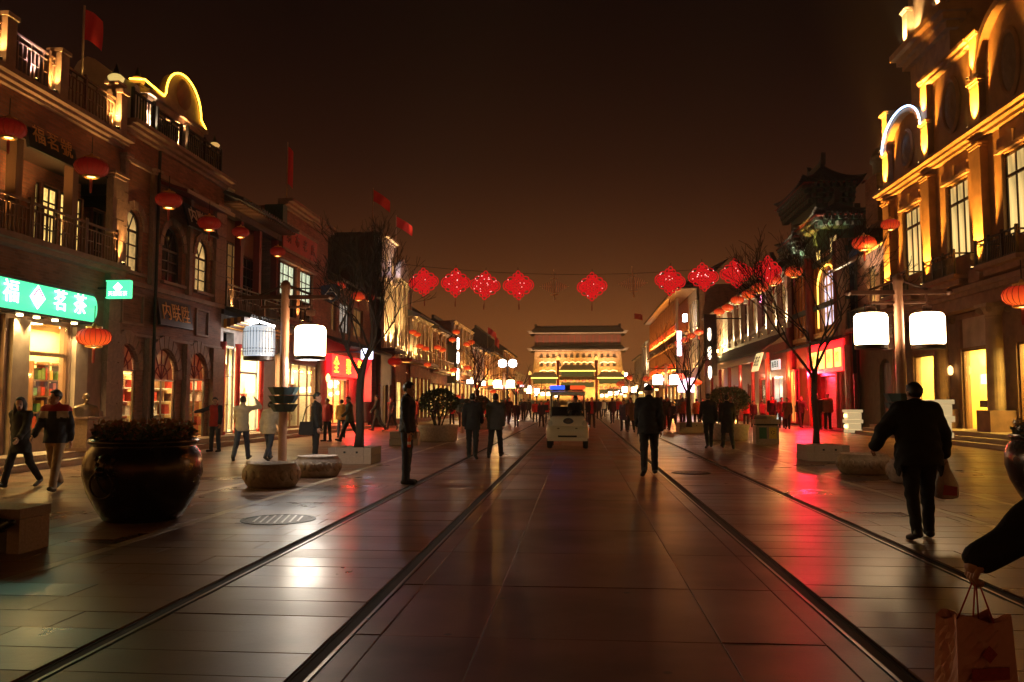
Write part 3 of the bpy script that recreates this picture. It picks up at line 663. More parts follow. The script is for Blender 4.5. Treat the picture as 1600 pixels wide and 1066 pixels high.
for i, ((a, c, z0, z1, r), (wm, col, en)) in enumerate(zip(dns, ins)):
    if i == 0: B.room(ins[1][0], b0 + .1, b1 + 1.0, .3, 2.9, .85, d=-.13)
    lamp('AREA', B.root, (B.x(-.4), (a + c) / 2 + .9, 2.82), en * .32, col, size=.5, size_y=1.7, aim=(0, 0, -1), name='shop_lamp'); a2, c2 = a + .72 * a / 13, c + .72 * c / 13
    sp = z1 - r; uc = (a + c) / 2; hw = (c - a) / 2
    d_ = B.part('door', M_STEEL, [(a, a + .05, -.09, -.03, z0, sp), (c - .05, c, -.09, -.03, z0, sp), (a + .05, c - .05, -.09, -.03, sp - .06, sp), (uc - .02, uc + .02, -.085, -.035, z0, sp - .06)])
    B.piece('pane', GLASS, a + .052, uc - .022, -.065, -.055, z0 + .02, sp - .062, d_); B.piece('pane', GLASS, uc + .022, c - .052, -.065, -.055, z0 + .02, sp - .062, d_)
    mb = MB()
    for k in range(1, 6): t = PI * k / 6; mb.tube([(B.x(-.06), uc, sp), (B.x(-.06), uc + hw * .97 * math.cos(t), sp + r * .97 * math.sin(t))], .022, 4)
    mb.tube([(B.x(-.06), uc + hw * .5 * math.cos(PI * k / 8), sp + r * .5 * math.sin(PI * k / 8)) for k in range(9)], .022, 4)
    f = mb.build('fanlight', M_DRED, B.root)
    mb = MB(); mb.prism([(uc + hw * .98 * math.cos(PI * k / 12), sp + r * .98 * math.sin(PI * k / 12)) for k in range(13)], B.fn(), -.1, -.09); mb.build('pane', lit_window_mat('red_fan_glass', (.8, .06, .02), .12), f)
    for k in range(11):
        a0, a1 = PI * k / 11 + .015, PI * (k + 1) / 11 - .015
        mb = MB(); mb.prism([(uc + (hw + .03) * math.cos(t), sp + (r + .03) * math.sin(t)) for t in (a0, a1)] + [(uc + (hw + .3) * math.cos(t), sp + (r + .42) * math.sin(t)) for t in (a1, a0)], B.fn(), -.02, .09)
        mb.build('arch_stone', M_BLOCK, B.root)
    # shoes and boxes on lit shelves inside
    sh = thing('display_shelf', ('glass display shelf of shoes behind the first arched doorway', 'tall lit display shelf behind the middle arched doorway', 'red display shelf behind the last arched doorway')[i], 'shelf', (B.x(-.72), a2, .3), 0, 'display shelves behind the arched doorways')
    bar('ceiling_lamp', B.root, E_WARM, B.x(-.5), B.x(-.7), a2 + .1, a2 + .45, 2.8, 2.86); bar('back_panel', sh, (M_RED, M_GOLD, M_RED)[i], B.x(-.975), B.x(-.945), a2 + (c2 - a2) * (.4, .0, .3)[i], c2, .3, (1.9, .9, 2.4)[i])
    for k in range(5): bar('shelf_board', sh, M_WHITE if i != 2 else M_RED, B.x(-.94), B.x(-.60), a2, c2, .65 + k * .42, .675 + k * .42)
    goods(('first', 'middle', 'last')[i] + ' arched doorway', [(gm[0][0], 'red shoe box'), (M_WHITE, 'white shoe box'), (gm[3][0], 'brown shoe box')], B, a2 + .06, c2 - .06, .68, 2.36, -.92, -.62, 4, 4, 'shoe boxes behind the arched doorways', 'shoe_box', 11 + i, .75)
for a, c in ((176, 184), (224, 233), (284, 290), (326, 343)):
    B.pilaster(M_BLOCK, u(a), u(c), .31, 3.4, .16, False, blocks=6); B.pilaster(M_BLOCK, u(a) + .03, u(c) - .03, 5.03, 8.44, .14, True, blocks=7)
for a, c in ((184, 219), (302, 322)):
    B.part('panel_frame', M_STONE, [(u(a), u(c), 0, .06, 3.75, 3.82), (u(a), u(c), 0, .06, 4.62, 4.69), (u(a), u(a) + .07, 0, .06, 3.821, 4.619), (u(c) - .07, u(c), 0, .06, 3.821, 4.619)])
mb = MB(); mb.tube([(B.x(.2), u(229), .31), (B.x(.2), u(229), 9.2)], .05, 8); mb.build('downpipe', M_IRON, B.root)
board_sign('plaque', 'dark wooden plaque with three orange brushed characters above the arched doorways', (B.x(.24), B.u(270, .24), B.z(270, 491, .24)), 'L', 2.15, .84, .09, M_BLACK, '内联陞', E_GOLDT, .60, tilt=-.16, cat='plaque', group='plaques on the house fronts')
# little canopy with its own plaque
mb = MB(); P = lambda uu, d, z: (B.x(d), uu, z)
c0, c1 = u(237), u(318)
mb.add([P(c0, -.02, 8.4), P(c1, -.02, 8.4), P(c1, .95, 8.08), P(c0, .95, 8.08), P(c0, -.02, 8.3), P(c1, -.02, 8.3), P(c1, .95, 7.98), P(c0, .95, 7.98)], [(0, 1, 2, 3), (4, 7, 6, 5), (3, 2, 6, 7), (0, 3, 7, 4), (1, 5, 6, 2)])
cp = mb.build('canopy', M_DRED, B.root); B.piece('canopy_edge', M_STONEL, c0, c1, .952, .99, 7.97, 8.09, cp); B.piece('canopy_bracket', M_IRON, c1 - .3, c1 - .22, 0, .6, 7.6, 7.68, cp); B.piece('canopy_bracket', M_IRON, c0 + .22, c0 + .3, 0, .6, 7.6, 7.68, cp)
board_sign('plaque', 'black plaque with pale cursive characters hung under the little canopy', (B.x(.5), u(284), 7.5), 'L', 2.2, .8, .07, M_BLACK, '内聯陞', mat('pale_letter', (.75, .6, .45), .5, bump=0), .62, tilt=-.3, cat='plaque', group='plaques on the house fronts')
# roof terrace: balustrade, pavilion and neon gable
z0 = 9.63
B.railing(b0 + .1, u(214), z0, z0 + .85, .25, M_IRON, .16); B.railing(u(270), u(325), z0, z0 + .85, .25, M_IRON, .14, fret=True); B.railing(u(222), u(262), z0, z0 + .8, .2, M_IRON, .14, fret=True)
def finial(F, uu, d, z, lit, s=1.0):
    p = F.part('parapet_post', M_STONE, [(uu - .17 * s, uu + .17 * s, d - .17 * s, d + .17 * s, z - .9, z), (uu - .23 * s, uu + .23 * s, d - .23 * s, d + .23 * s, z + .001, z + .07)])
    mb = MB(); c = (F.x(d), uu, z + .071)
    mb.lathe([(.12 * s, 0), (.22 * s, .1 * s), (.24 * s, .18 * s), (.15 * s, .26 * s)], 14, c, 0); mb.lathe([(.15 * s, .262 * s), (.1 * s, .34 * s), (.06 * s, .46 * s), (.02 * s, .58 * s), (.001, .66 * s)], 12, c, 1)
    mb.build('finial', [lit, M_IRON], p, smooth=True)
E_FIN = emit('lit_finial', (1, .70, .2), .6); E_FIN2 = emit('lit_finial_orange', (1, .30, .02), .6); E_FIN3 = emit('lit_finial_dim', (1, .55, .15), .5)
finial(B, u(159), .1, 10.35, E_FIN, .92); finial(B, u(224), -.5, 11.15, E_FIN2, .95); finial(B, u(321), .1, 10.45, E_FIN3, .75)
pv0, pv1 = u(212), u(300)
B.part('pavilion_beam', M_STONE, [(pv0 - .1, pv1 + .1, -2.2, .12, 10.55, 10.75), (pv0 - .2, pv1 + .2, -2.3, .24, 10.751, 10.88)])
for a in (pv0 + .16, u(266), pv1 - .16):
    for dd in (-.08, -2.0):
        p = B.part('pavilion_column', M_STONEL, [(a - .14, a + .14, dd - .14, dd + .14, 9.3, 10.55)])
B.uplight(pv0 + .2, z0, .22, 13, (1, .82, .55)); B.uplight(u(266), z0, .22, 13, (1, .5, .2)); B.uplight(u(326), z0, .2, 8, (1, .4, .15))
gz = 10.885; g0_, g1_ = u(243), u(300); gc = (g0_ + g1_) / 2; gw = (g1_ - g0_) / 2
arc = [(gc - gw * math.cos(PI * k / 20), gz + .35 + 1.0 * math.sin(PI * k / 20)) for k in range(21)]
mb = MB(); mb.prism([(g0_ - .5, gz), (g0_ - .5, gz + .3)] + arc + [(g1_ + .35, gz + .3), (g1_ + .35, gz)], B.fn(), -.2, .0); gb = mb.build('gable', M_STONE, B.root)
mb = MB(); mb.lathe([(.001, 0), (.46, 0), (.5, .04), (.001, .05)], 20, (0, 0, 0)); rz = put('gable_medallion', mb.mesh('medallion', M_BRICKR), B.root, (B.x(.0) - B.root.location[0], gc - B.root.location[1], gz + .75), (0, PI / 2, 0))
mb = MB(); mb.tube([(B.x(.06), *B.q(203, 123, .06)), (B.x(.06), *B.q(226, 124, .06)), (B.x(.06), g0_ - .12, gz + .22)] + [(B.x(.06), a, c + .03) for a, c in arc] + [(B.x(.06), g1_ + .02, gz + .33), (B.x(.06), g1_ + .42, gz + .1)], .03, 6)
tag(mb.build('neon_outline', E_NEONY), 'glowing yellow neon outline curving over the roof gable', 'neon light')
# pale gable wall of the roof behind
mb = MB(); yy = B.u(176) + .3; pts = [on_y(px, py, yy) for px, py in ((100, 190), (113, 112), (122, 96), (136, 88), (148, 92), (178, 115), (210, 130), (212, 190))]
mb.prism(pts, lambda a, c, d: (a, d, c), yy, yy + .3); mb.build('gable_wall', M_PLASTER, B.root)
# ---------------------------------------------------------------- old timber house with tiled eaves
Cc = building('timber_house', 'dark timber upper storey under tiled eaves with a white lit shop below', XL, 1, b1 + .01)
u = Cc.u; c0, c1 = b1 + .01, u(436)
Cc.wall(M_WOODB, c0, c1, 4.6, 8.8, [(u(354), u(374), 5.5, 7.6), (u(379), u(404), 5.5, 7.9), (u(409), u(430), 5.5, 7.6)], d=-.9, name='timber_wall')
for (a, c, z1) in ((354, 374, 7.6), (379, 404, 7.9), (409, 430, 7.6)): Cc.window(u(a), u(c), 5.52, z1, 0, -1.0, 3, 5, M_WOOD, W_DARK if a != 379 else W_DIM, mw=.04)
for a in (u(350), u(377), u(406), u(433)): Cc.part('column', M_DRED, [(a - .13, a + .13, -.35, -.09, 5.0, 8.7)])
Cc.part('floor_beam', M_WOOD, [(c0, c1, -.9, .1, 4.72, 5.0)]); Cc.part('eave_beam', M_WOOD, [(c0, c1, -.4, .0, 8.55, 8.8)])
Cc.railing(u(349), u(434), 5.0, 5.9, .02, M_WOOD, .14, fret=True); Cc.uplight(u(357), 5.01, .06, 12)
Cc.tiles(c0 - .1, c1 + .1, .75, 8.95, -1.6, 9.9)
for k in range(26):
    a = c0 + .05 + k * (c1 - c0 - .1) / 25; Cc.piece('rafter_end', M_WOODB, a - .05, a + .05, -.2, .62, 8.82, 8.9)
Cc.part('ridge_parapet', M_PLASTER, [(c0 - .4, c1 - .9, -2.3, -1.9, 9.7, 10.55), (c0 - .4, c1 - .9, -2.4, -1.8, 10.551, 10.65)])
Cc.mass(M_DARK, c0, c1, 9.6, 8, -2.4)
# lower painted eave
mb = MB(); P = lambda uu, d, z: (Cc.x(d), uu, z); e0, e1 = u(347), u(432)
for k in range(6):
    d0, d1 = .0 + k * .13, .13 + k * .13; z = 4.55 + k * .045 - .34
    Cc.part('painted_bracket', (M_GOLD, M_WOODB)[k % 2], [(e0, e1, d0, d1, z, z + .34 - k * .03)])
Cc.tiles(e0 - .1, e1 + .1, 1.05, 4.64, .0, 4.98)
Cc.room(mat('white_shop_wall', (.82, .78, .66), .7, var=.05), c0 + 1.15, c1 - .1, .3, 3.7, 1.7, light=330, col=(1, .70, .32), n=4)
Cc.wall(M_WHITE, c0, c1, 3.55, 4.72, [(u(349), u(366), 3.6, 4.1)], d=-.05, name='shop_fascia')
for a in (u(346), u(370), u(407)):
    mb = MB(); mb.lathe([(.16, .3), (.16, .42), (.11, .44), (.11, 3.55), (.14, 3.56), (.14, 3.7)], 12, (Cc.x(.02), a, 0)); mb.build('red_column', M_RED, Cc.root, smooth=False)
Cc.window(u(349), u(366), .32, 3.54, 0, -.05, 2, 3, M_WHITE, GLASS, name='shop_window', fw=.06)
Cc.window(u(374), u(403), .32, 3.54, 0, -.05, 1, 1, M_WHITE, GLASS, name='shop_window', fw=.06)
Cc.piece('transom', M_WHITE, u(374), u(403), -.18, -.05, 2.6, 2.68)
Cc.wall(mat('pale_blue_wall', (.52, .58, .55), .7, var=.1), u(410), u(431), .3, 3.55, [], d=-.04, name='side_panel')
# ornament on the display wall: a red and gold sailing ship model
t = thing('model_ship', 'red and gold model ship displayed inside the white shop', 'ornament', (Cc.x(-1.5), u(388, -1.5), 1.7))
mb = MB(); mb.prism([(-.45, 0), (.45, 0), (.62, .16), (-.62, .16)], lambda a, c, d: (d, a, c), -.12, .12); put('hull', mb.mesh('hull', M_RED), t)
mb = MB(); mb.tube([(0, -.25, .16), (0, -.25, .8)], .02, 5); mb.tube([(0, .2, .16), (0, .2, .9)], .02, 5); put('mast', mb.mesh('mast', M_WOODB), t)
mb = MB(); mb.prism([(-.5, .25), (-.05, .3), (-.2, .75)], lambda a, c, d: (d, a, c), -.02, .02); mb.prism([(0, .28), (.5, .25), (.22, .85)], lambda a, c, d: (d, a, c), -.02, .02); put('sail', mb.mesh('sail', M_GOLD), t)
bar('plinth', t, M_WHITE, Cc.x(-1.7), Cc.x(-1.3), u(388, -1.5) - .5, u(388, -1.5) + .5, .3, 1.69)
# white light box on the eave
sy = Cc.u(414, 1.3); xa, za = on_y(393, 497, sy); xb, zb2 = on_y(428, 519, sy)
t = thing('light_box', 'tilted white lit sign box with small raised letters under the timber eave', 'sign', ((xa + xb) / 2, sy, zb2))
wv = xb - xa
mb = MB(); mb.prism([(xa, za - .38), (xa, za), (xb, za - .28), (xb - .12, za - .68)], lambda a, c, d: (a, d, c), sy - .12, sy + .12); mb.build('lit_face', E_WHITE, t)
mb = MB(); mb.tube([(xa + .1, sy, za - .05), (xa + .1, sy, za + .25), (Cc.x(.9), sy, za + .25)], .03, 5); mb.build('bracket', M_IRON, t)
for k in range(9):
    a = xa + .05 + k * (wv - .1) / 8; bar('letter', t, M_IRON, a - .03, a + .03, sy - .13, sy - .08, za + .01 - .28 * k / 8, za + .11 - .28 * k / 8)
# ---------------------------------------------------------------- brick shop house with red panel
D = building('red_panel_house', 'narrow brick house with a red character panel under its cornice', XL, 1, c1 + .01)
u = D.u; d0, d1 = c1 + .01, u(509)
wu = [(u(434.5), u(461), 5.3, 7.75), (u(466), u(487), 5.3, 7.75)]
D.wall(M_BRICKR, d0, d1, 4.2, 10.1, wu, name='upper_wall'); D.wall(M_BRICK, d0, d1, .3, 4.2, [(u(440), u(494), .32, 3.3)], name='ground_floor_wall')
D.cornice(M_STONE, d0 - .1, d1 + .1, 10.1, ((.14, .12), (.3, .12), (.5, .14))); D.mass(M_BRICK, d0, d1, 10.2, 8, -.4)
for a, c, z0, z1 in wu:
    w_ = D.window(a, c, z0, z1, 0, -.16, 3, 5, M_WOOD, W_DARK, fw=.08, mw=.05, sill=M_STONE)
    for p_ in w_.children:
        if p_.name.startswith('pane') and p_.location.z > 6.35: p_.data = unit_box(W_COOL)
D.part('window_head', M_STONE, [(a - .15, c + .15, 0, .12, z1, z1 + .14) for a, c, z0, z1 in wu])
D.uplight(u(463), 5.2, .25, 6); 
rp0, rp1 = u(436), u(490)
t = thing('wall_panel', 'faded red wall panel with dark characters high on the brick house', 'sign', (D.x(0), rp0, 8.3))
D2 = Fac(t, XL, 1); D2.part('board', mat('faded_red', (.42, .05, .035), .6, scale=2), [(rp0, rp1, .01, .06, 8.35, 9.35)]); D2.part('frame', M_STONE, [(rp0 - .1, rp1 + .1, .01, .1, 9.36, 9.5), (rp0 - .1, rp1 + .1, .01, .1, 8.2, 8.34)])
for i, ch in enumerate('绸布老店'): D2.text(ch, .6, M_DRED, rp0 + .7 + i * (rp1 - rp0 - 1.4) / 3, 8.85, .075, name='character')
D.room(mat('white_shop_wall', (.82, .78, .66), .7), u(440) - .2, u(494) + .2, .3, 3.4, 2.8, light=330, col=(1, .66, .27), n=4)
D.window(u(440), u(494), .32, 3.3, 0, -.05, 4, 2, M_WOODB, GLASS, name='shop_window', fw=.08, mw=.06)
for a in (u(437), u(497)): D.pilaster(M_BLOCK, a - .22, a + .22, .3, 4.1, .16, True, blocks=7)
for a in (u(497) + .5,):
    mb = MB(); mb.lathe([(.05, -.2), (.11, -.1), (.12, .08), (.05, .2), (.001, .24)], 10, (D.x(.35), a, 2.7)); mb.build('wall_lamp', [emit('wall_lamp_lit', (1, .6, .2), 3)], D.root)
gw = [(M_WHITE, 'white carton'), (gm[0][0], 'red carton'), (gm[1][0], 'golden carton'), (gm[3][0], 'brown carton')]
def shop_shelf(F, px0, px1, d, z1, lab, where, seed, m):
    a, c = F.u(px0, d), F.u(px1, d); t = thing('display_shelf', lab, 'shelf', (F.x(d), a, .3), 0, 'display shelves in the lit shops')
    for k in range(5): bar('shelf_board', t, m, F.x(d - .2), F.x(d + .2), a, c, .55 + k * .45, .58 + k * .45)
    for q in (a, (a + c) / 2, c): bar('side_board', t, m, F.x(d - .21), F.x(d + .21), q - .03, q + .03, .3, z1)
    goods(where, gw, F, a + .05, c - .05, .58, 2.4, d - .17, d + .17, 7, 4, 'cartons on the lit shop shelves', 'carton', seed, .85)
shop_shelf(D, 443, 464, -1.3, 2.7, 'tall white shelf of cartons inside the shop below the red panel house', 'red panel house shop', 31, M_WHITE)
for k, px in enumerate((470, 478, 487)):
    y = D.u(px, -1.2); t = thing('hanging_scroll', ('nearest', 'middle', 'farthest')[k] + ' golden hanging scroll inside the shop below the red panel house', 'scroll', (D.x(-1.2), y, 1.0), 0, 'golden scrolls in the shop')
    bar('scroll_paper', t, M_GOLD, D.x(-1.22), D.x(-1.2), y - .22, y + .22, 1.0, 2.9); bar('rod', t, M_WOODB, D.x(-1.24), D.x(-1.18), y - .28, y + .28, 2.9, 2.95)
# green painted side pier
D.part('painted_pier', M_GTILE, [(d0 - .55, d0 - .02, -.6, .22, 8.9, 10.1)])
# projecting dark blue sign
sy = D.u(517, 2.2); xa, za = on_y(501, 474, sy); xb, zb2 = on_y(532, 443, sy)
t = thing('shield_sign', 'dark blue shield shaped sign with pale strokes high beside the brick house', 'sign', ((xa + xb) / 2, sy, za))
mb = MB(); xc = (xa + xb) / 2; mb.prism([(xa, za + .25), (xc, za), (xb, za + .25), (xb, zb2 - .15), (xc + .2, zb2), (xa, zb2 - .1)], lambda a, c, d: (a, d, c), sy, sy + .06); mb.build('board', mat('navy_paint', (.03, .045, .10), .5), t)
mb = MB(); mb.tube([(xa + .15, sy - .02, za + .3), (xc, sy - .02, zb2 - .2), (xb - .15, sy - .02, za + .35)], .025, 4); mb.tube([(xa + .3, sy - .02, za + .5), (xb - .25, sy - .02, za + .52)], .025, 4); mb.build('emblem', M_WHITE, t)
mb = MB(); mb.tube([(xa, sy + .03, zb2 - .2), (D.x(0), sy + .03, zb2 - .2)], .03, 5); mb.build('bracket', M_IRON, t)
# ---------------------------------------------------------------- low house with the red lit restaurant front
Eh = building('restaurant_house', 'low tiled house with a red lit restaurant front and yellow characters', XL, 1, d1 + .01)
u = Eh.u; e0, e1 = d1 + .01, u(580)
Eh.wall(M_BRICK, e0, e1, 4.6, 7.9, [(u(a), u(c), 5.3, 7.0) for a, c in ((515, 524), (529, 545), (551, 566))], name='upper_wall')
for i, (a, c) in enumerate(((515, 524), (529, 545), (551, 566))): Eh.window(u(a), u(c), 5.32, 6.98, 0, -.14, 2, 3, M_WOOD, W_DIM if i != 1 else lit_window_mat('lit_pane_grey', (.8, .75, .62), .4))
Eh.wall(M_DRED, e0, e1, .3, 4.6, [(u(512), u(545), .32, 2.75)], name='ground_floor_wall')
Eh.tiles(e0 - .2, e1 + .1, .8, 7.85, -2.6, 9.6); Eh.mass(M_BRICK, e0, e1, 8.2, 8, -.4)
Eh.tiles(e0 - .1, e1 - .2, 1.3, 4.35, 0, 4.9)
Eh.room(mat('shop_wall_amber', (.8, .6, .28), .7), u(512) - .2, u(545) + .2, .3, 2.9, 3.2, light=300, col=(1, .66, .28), n=3)
Eh.window(u(512), u(545), .32, 2.75, 0, -.1, 3, 2, M_RED, GLASS, name='shop_window')
shop_shelf(Eh, 514, 527, -1.4, 2.7, 'warm lit shelf of cartons behind the restaurant window', 'restaurant window', 37, M_WOODB)
for k, (px, z) in enumerate(((514, 2.4), (518, 1.9), (523, 2.5), (528, 2.0), (533, 2.45), (538, 1.8), (543, 2.3))):
    t = thing('paper_lamp', ('first', 'second', 'third', 'fourth', 'fifth', 'sixth', 'seventh')[k] + ' round white lamp from the left behind the restaurant window', 'lamp', (Eh.x(-.6), Eh.u(px, -.6), z), 0, 'round lamps behind the restaurant window')
    mb = MB(); mb.lathe([(.001, -.13), (.12, -.09), (.17, 0), (.12, .09), (.001, .13)], 12); put('shade', mb.mesh('shade', emit('paper_lamp_lit', (1, .78, .45), 4), smooth=True), t); put('cord', unit_box(M_IRON), t, (0, 0, .13 + (2.85 - z) / 2), (0, 0, 0), (.012, .012, max(.05, 2.72 - z)))
E_REDS = emit('red_sign_lit', (1, .006, .010), 3.6, (.5, .02, .02)); E_YCH = emit('yellow_character_lit', (1, .62, .02), 4)
s0, s1 = u(506), u(556)
t = thing('restaurant_sign', 'glowing red sign with yellow characters over the restaurant door', 'sign', (Eh.x(.5), s0, 2.85)); E2 = Fac(t, XL, 1)
E2.part('light_panel', E_REDS, [(s0, s1, .1, .4, 2.85, 3.95)])
for i, ch in enumerate('全聚德'): E2.text(ch, .92, E_YCH, s0 + .75 + i * (s1 - s0 - 1.5) / 2, 3.36, .43, name='character')
lamp('AREA', Eh.root, (Eh.x(.9), (s0 + s1) / 2, 3.0), 170, (1, .015, .02), 2.0, aim=(.5, 0, -1), name='sign_glow_lamp', size_y=.4)
t = thing('banner', 'red lit fabric banner hanging beside the restaurant front', 'banner', (Eh.x(.5), u(560), .6)); E2 = Fac(t, XL, 1); E2.part('cloth', emit('red_banner', (1, .03, .04), .55, (.5, .02, .02)), [(u(557), u(569), .42, .46, 1.5, 3.9)]); E2.part('rod', M_IRON, [(u(556), u(570), .4, .48, 3.91, 3.96)])
lamp('POINT', Eh.root, (Eh.x(.6), u(549), 2.6), 5, (1, .05, .06), .1)
sy = Eh.u(573, 2.1); xa, za = on_y(565, 561, sy); xb, zb2 = on_y(582, 545, sy)
t = thing('light_box', 'small bluish white lit sign box beside the bare tree trunk', 'sign', ((xa + xb) / 2, sy, za)); mb = MB(); mb.box(xa, xb, sy - .1, sy + .1, za, zb2); mb.build('lit_face', emit('blue_white_sign', (.72, .74, 1), 6), t)
mb = MB(); mb.box(xa - .05, xb + .05, sy - .12, sy + .12, zb2, zb2 + .12); mb.box(Eh.x(.1), xa, sy - .03, sy + .03, zb2 - .2, zb2 - .12); mb.build('hood', mat('navy_paint', (.03, .045, .10), .5), t)
mb = MB(); mb.prism([(xa + .1, za - .02), (xb, za - .02), (xb - .3, za - .75), (xa + .18, za - .95)], lambda a, c, d: (a, d, c), sy - .02, sy + .02); mb.build('pennant', emit('red_banner', (1, .03, .04), .55, (.5, .02, .02)), t)
# ---------------------------------------------------------------- tall house with the brightly lit front
XM = -12.4
H = building('tall_lit_house', 'tall house with a dark blank side wall and a brightly uplit ornate front', XM, 1, e1 + .02)
u = H.u; h0, h1 = e1 + .02, u(613)
H.wall(M_STONEL, h0, h1, 4.9, 11.9, [(h0 + .8, h0 + 1.7, 6.2, 8.6, .4), (h0 + 2.5, h0 + 3.4, 6.2, 8.6, .4), (h0 + .9, h0 + 1.6, 9.9, 11.2), (h0 + 2.6, h0 + 3.3, 9.9, 11.2)], name='ornate_front')
H.wall(M_WOOD, h0, h1, 0, 4.9, [(h0 + .6, h0 + 2, .1, 2.6), (h0 + 2.6, h0 + 4, .1, 2.6)], name='ground_floor_wall')
for a in (h0 + .8, h0 + 2.5): H.window(a, a + .9, 6.2, 8.6, .4, -.14, 2, 3, M_WOOD, W_DARK, near=False)
for a in (h0 + .9, h0 + 2.6): H.window(a, a + .7, 9.9, 11.2, 0, -.14, 2, 2, M_WOOD, W_PALE, near=False)
for a in (h0 + .6, h0 + 2.6): H.window(a, a + 1.4, .1, 2.6, 0, -.14, 2, 2, M_WOOD, W_DIM, near=False)
H.cornice(M_STONEL, h0, h1, 9.2, ((.12, .1), (.3, .1))); H.cornice(M_STONEL, h0, h1, 11.9, ((.14, .12), (.36, .14)))
H.part('tiled_canopy', M_TILE, [(h0, h1, 0, .9, 4.7, 4.88)])
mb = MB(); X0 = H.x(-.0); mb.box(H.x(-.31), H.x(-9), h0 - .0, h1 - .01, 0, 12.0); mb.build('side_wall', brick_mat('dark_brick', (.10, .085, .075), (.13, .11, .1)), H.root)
mb = MB(); mb.box(H.x(-.2), H.x(-9.2), h0 - .12, h1, 12.0, 12.3); mb.build('roof', M_TILE, H.root)
for k in range(6):
    a = h0 + .3 + k * (h1 - h0 - .6) / 5; H.pilaster(M_STONEL, a - .16, a + .16, 4.95, 9.1, .14, True)
for a in (h0 + .65, h0 + 2.1, h0 + 3.7): H.uplight(a, 4.95, .5, 40, (1, .66, .25), 90, .12)
for a in (h0 + 1.2, h0 + 3.0): H.uplight(a, 9.45, .4, 5, (1, .66, .3), 80, .2)
lamp('POINT', H.root, (H.x(.5), h0 + 3.6, 10.6), 4, (.85, .75, 1), .06)
# ---------------------------------------------------------------- gabled lit house
I = building('arched_gable_house', 'pale narrow house with a round arched gable behind the bare tree', -12.2, 1, h1 + .02)
u = I.u; i0, i1 = h1 + .02, u(641); ic = (i0 + i1) / 2
I.wall(M_STONEL, i0, i1, 4.5, 9.6, [(i0 + .5 + k * 1.5, i0 + 1.3 + k * 1.5, 5.4, 7.7, .4) for k in range(3)], name='upper_wall'); I.wall(M_BRICKR, i0, i1, 0, 4.5, [(i0 + .5, i0 + 2.3, .3, 2.9), (i0 + 2.8, i0 + 4.6, .3, 2.9)], name='ground_floor_wall')
for k in range(3): I.window(i0 + .5 + k * 1.5, i0 + 1.3 + k * 1.5, 5.4, 7.7, .4, -.14, 2, 3, M_WOOD, W_YEL if k == 1 else W_DIM, near=False)
for a in (i0 + .5, i0 + 2.8): I.window(a, a + 1.8, .3, 2.9, 0, -.14, 2, 2, M_WOOD, W_YEL, near=False)
mb = MB(); mb.prism([(ic - 1.5, 9.9)] + [(ic - 1.5 * math.cos(PI * k / 14), 10.2 + 1.3 * math.sin(PI * k / 14)) for k in range(15)] + [(ic + 1.5, 9.9)], I.fn(), -.3, .02); mb.build('gable', M_STONEL, I.root)
I.cornice(M_STONEL, i0, i1, 9.6); I.mass(M_BRICK, i0, i1, 9.6, 8, -.4)
for k in range(4): I.pilaster(M_STONEL, i0 + .1 + k * (i1 - i0 - .4) / 3, i0 + .3 + k * (i1 - i0 - .4) / 3, 4.6, 9.4, .12)
for k in range(4): I.uplight(i0 + .2 + k * (i1 - i0 - .4) / 3, 4.6, .35, 9, (1, .66, .26))
I.part('awning', M_BRICKR, [(i0, i1, 0, 1.1, 4.2, 4.4)]); I.uplight(i0 + 1.2, 3.4, .5, 10, (1, .45, .1))
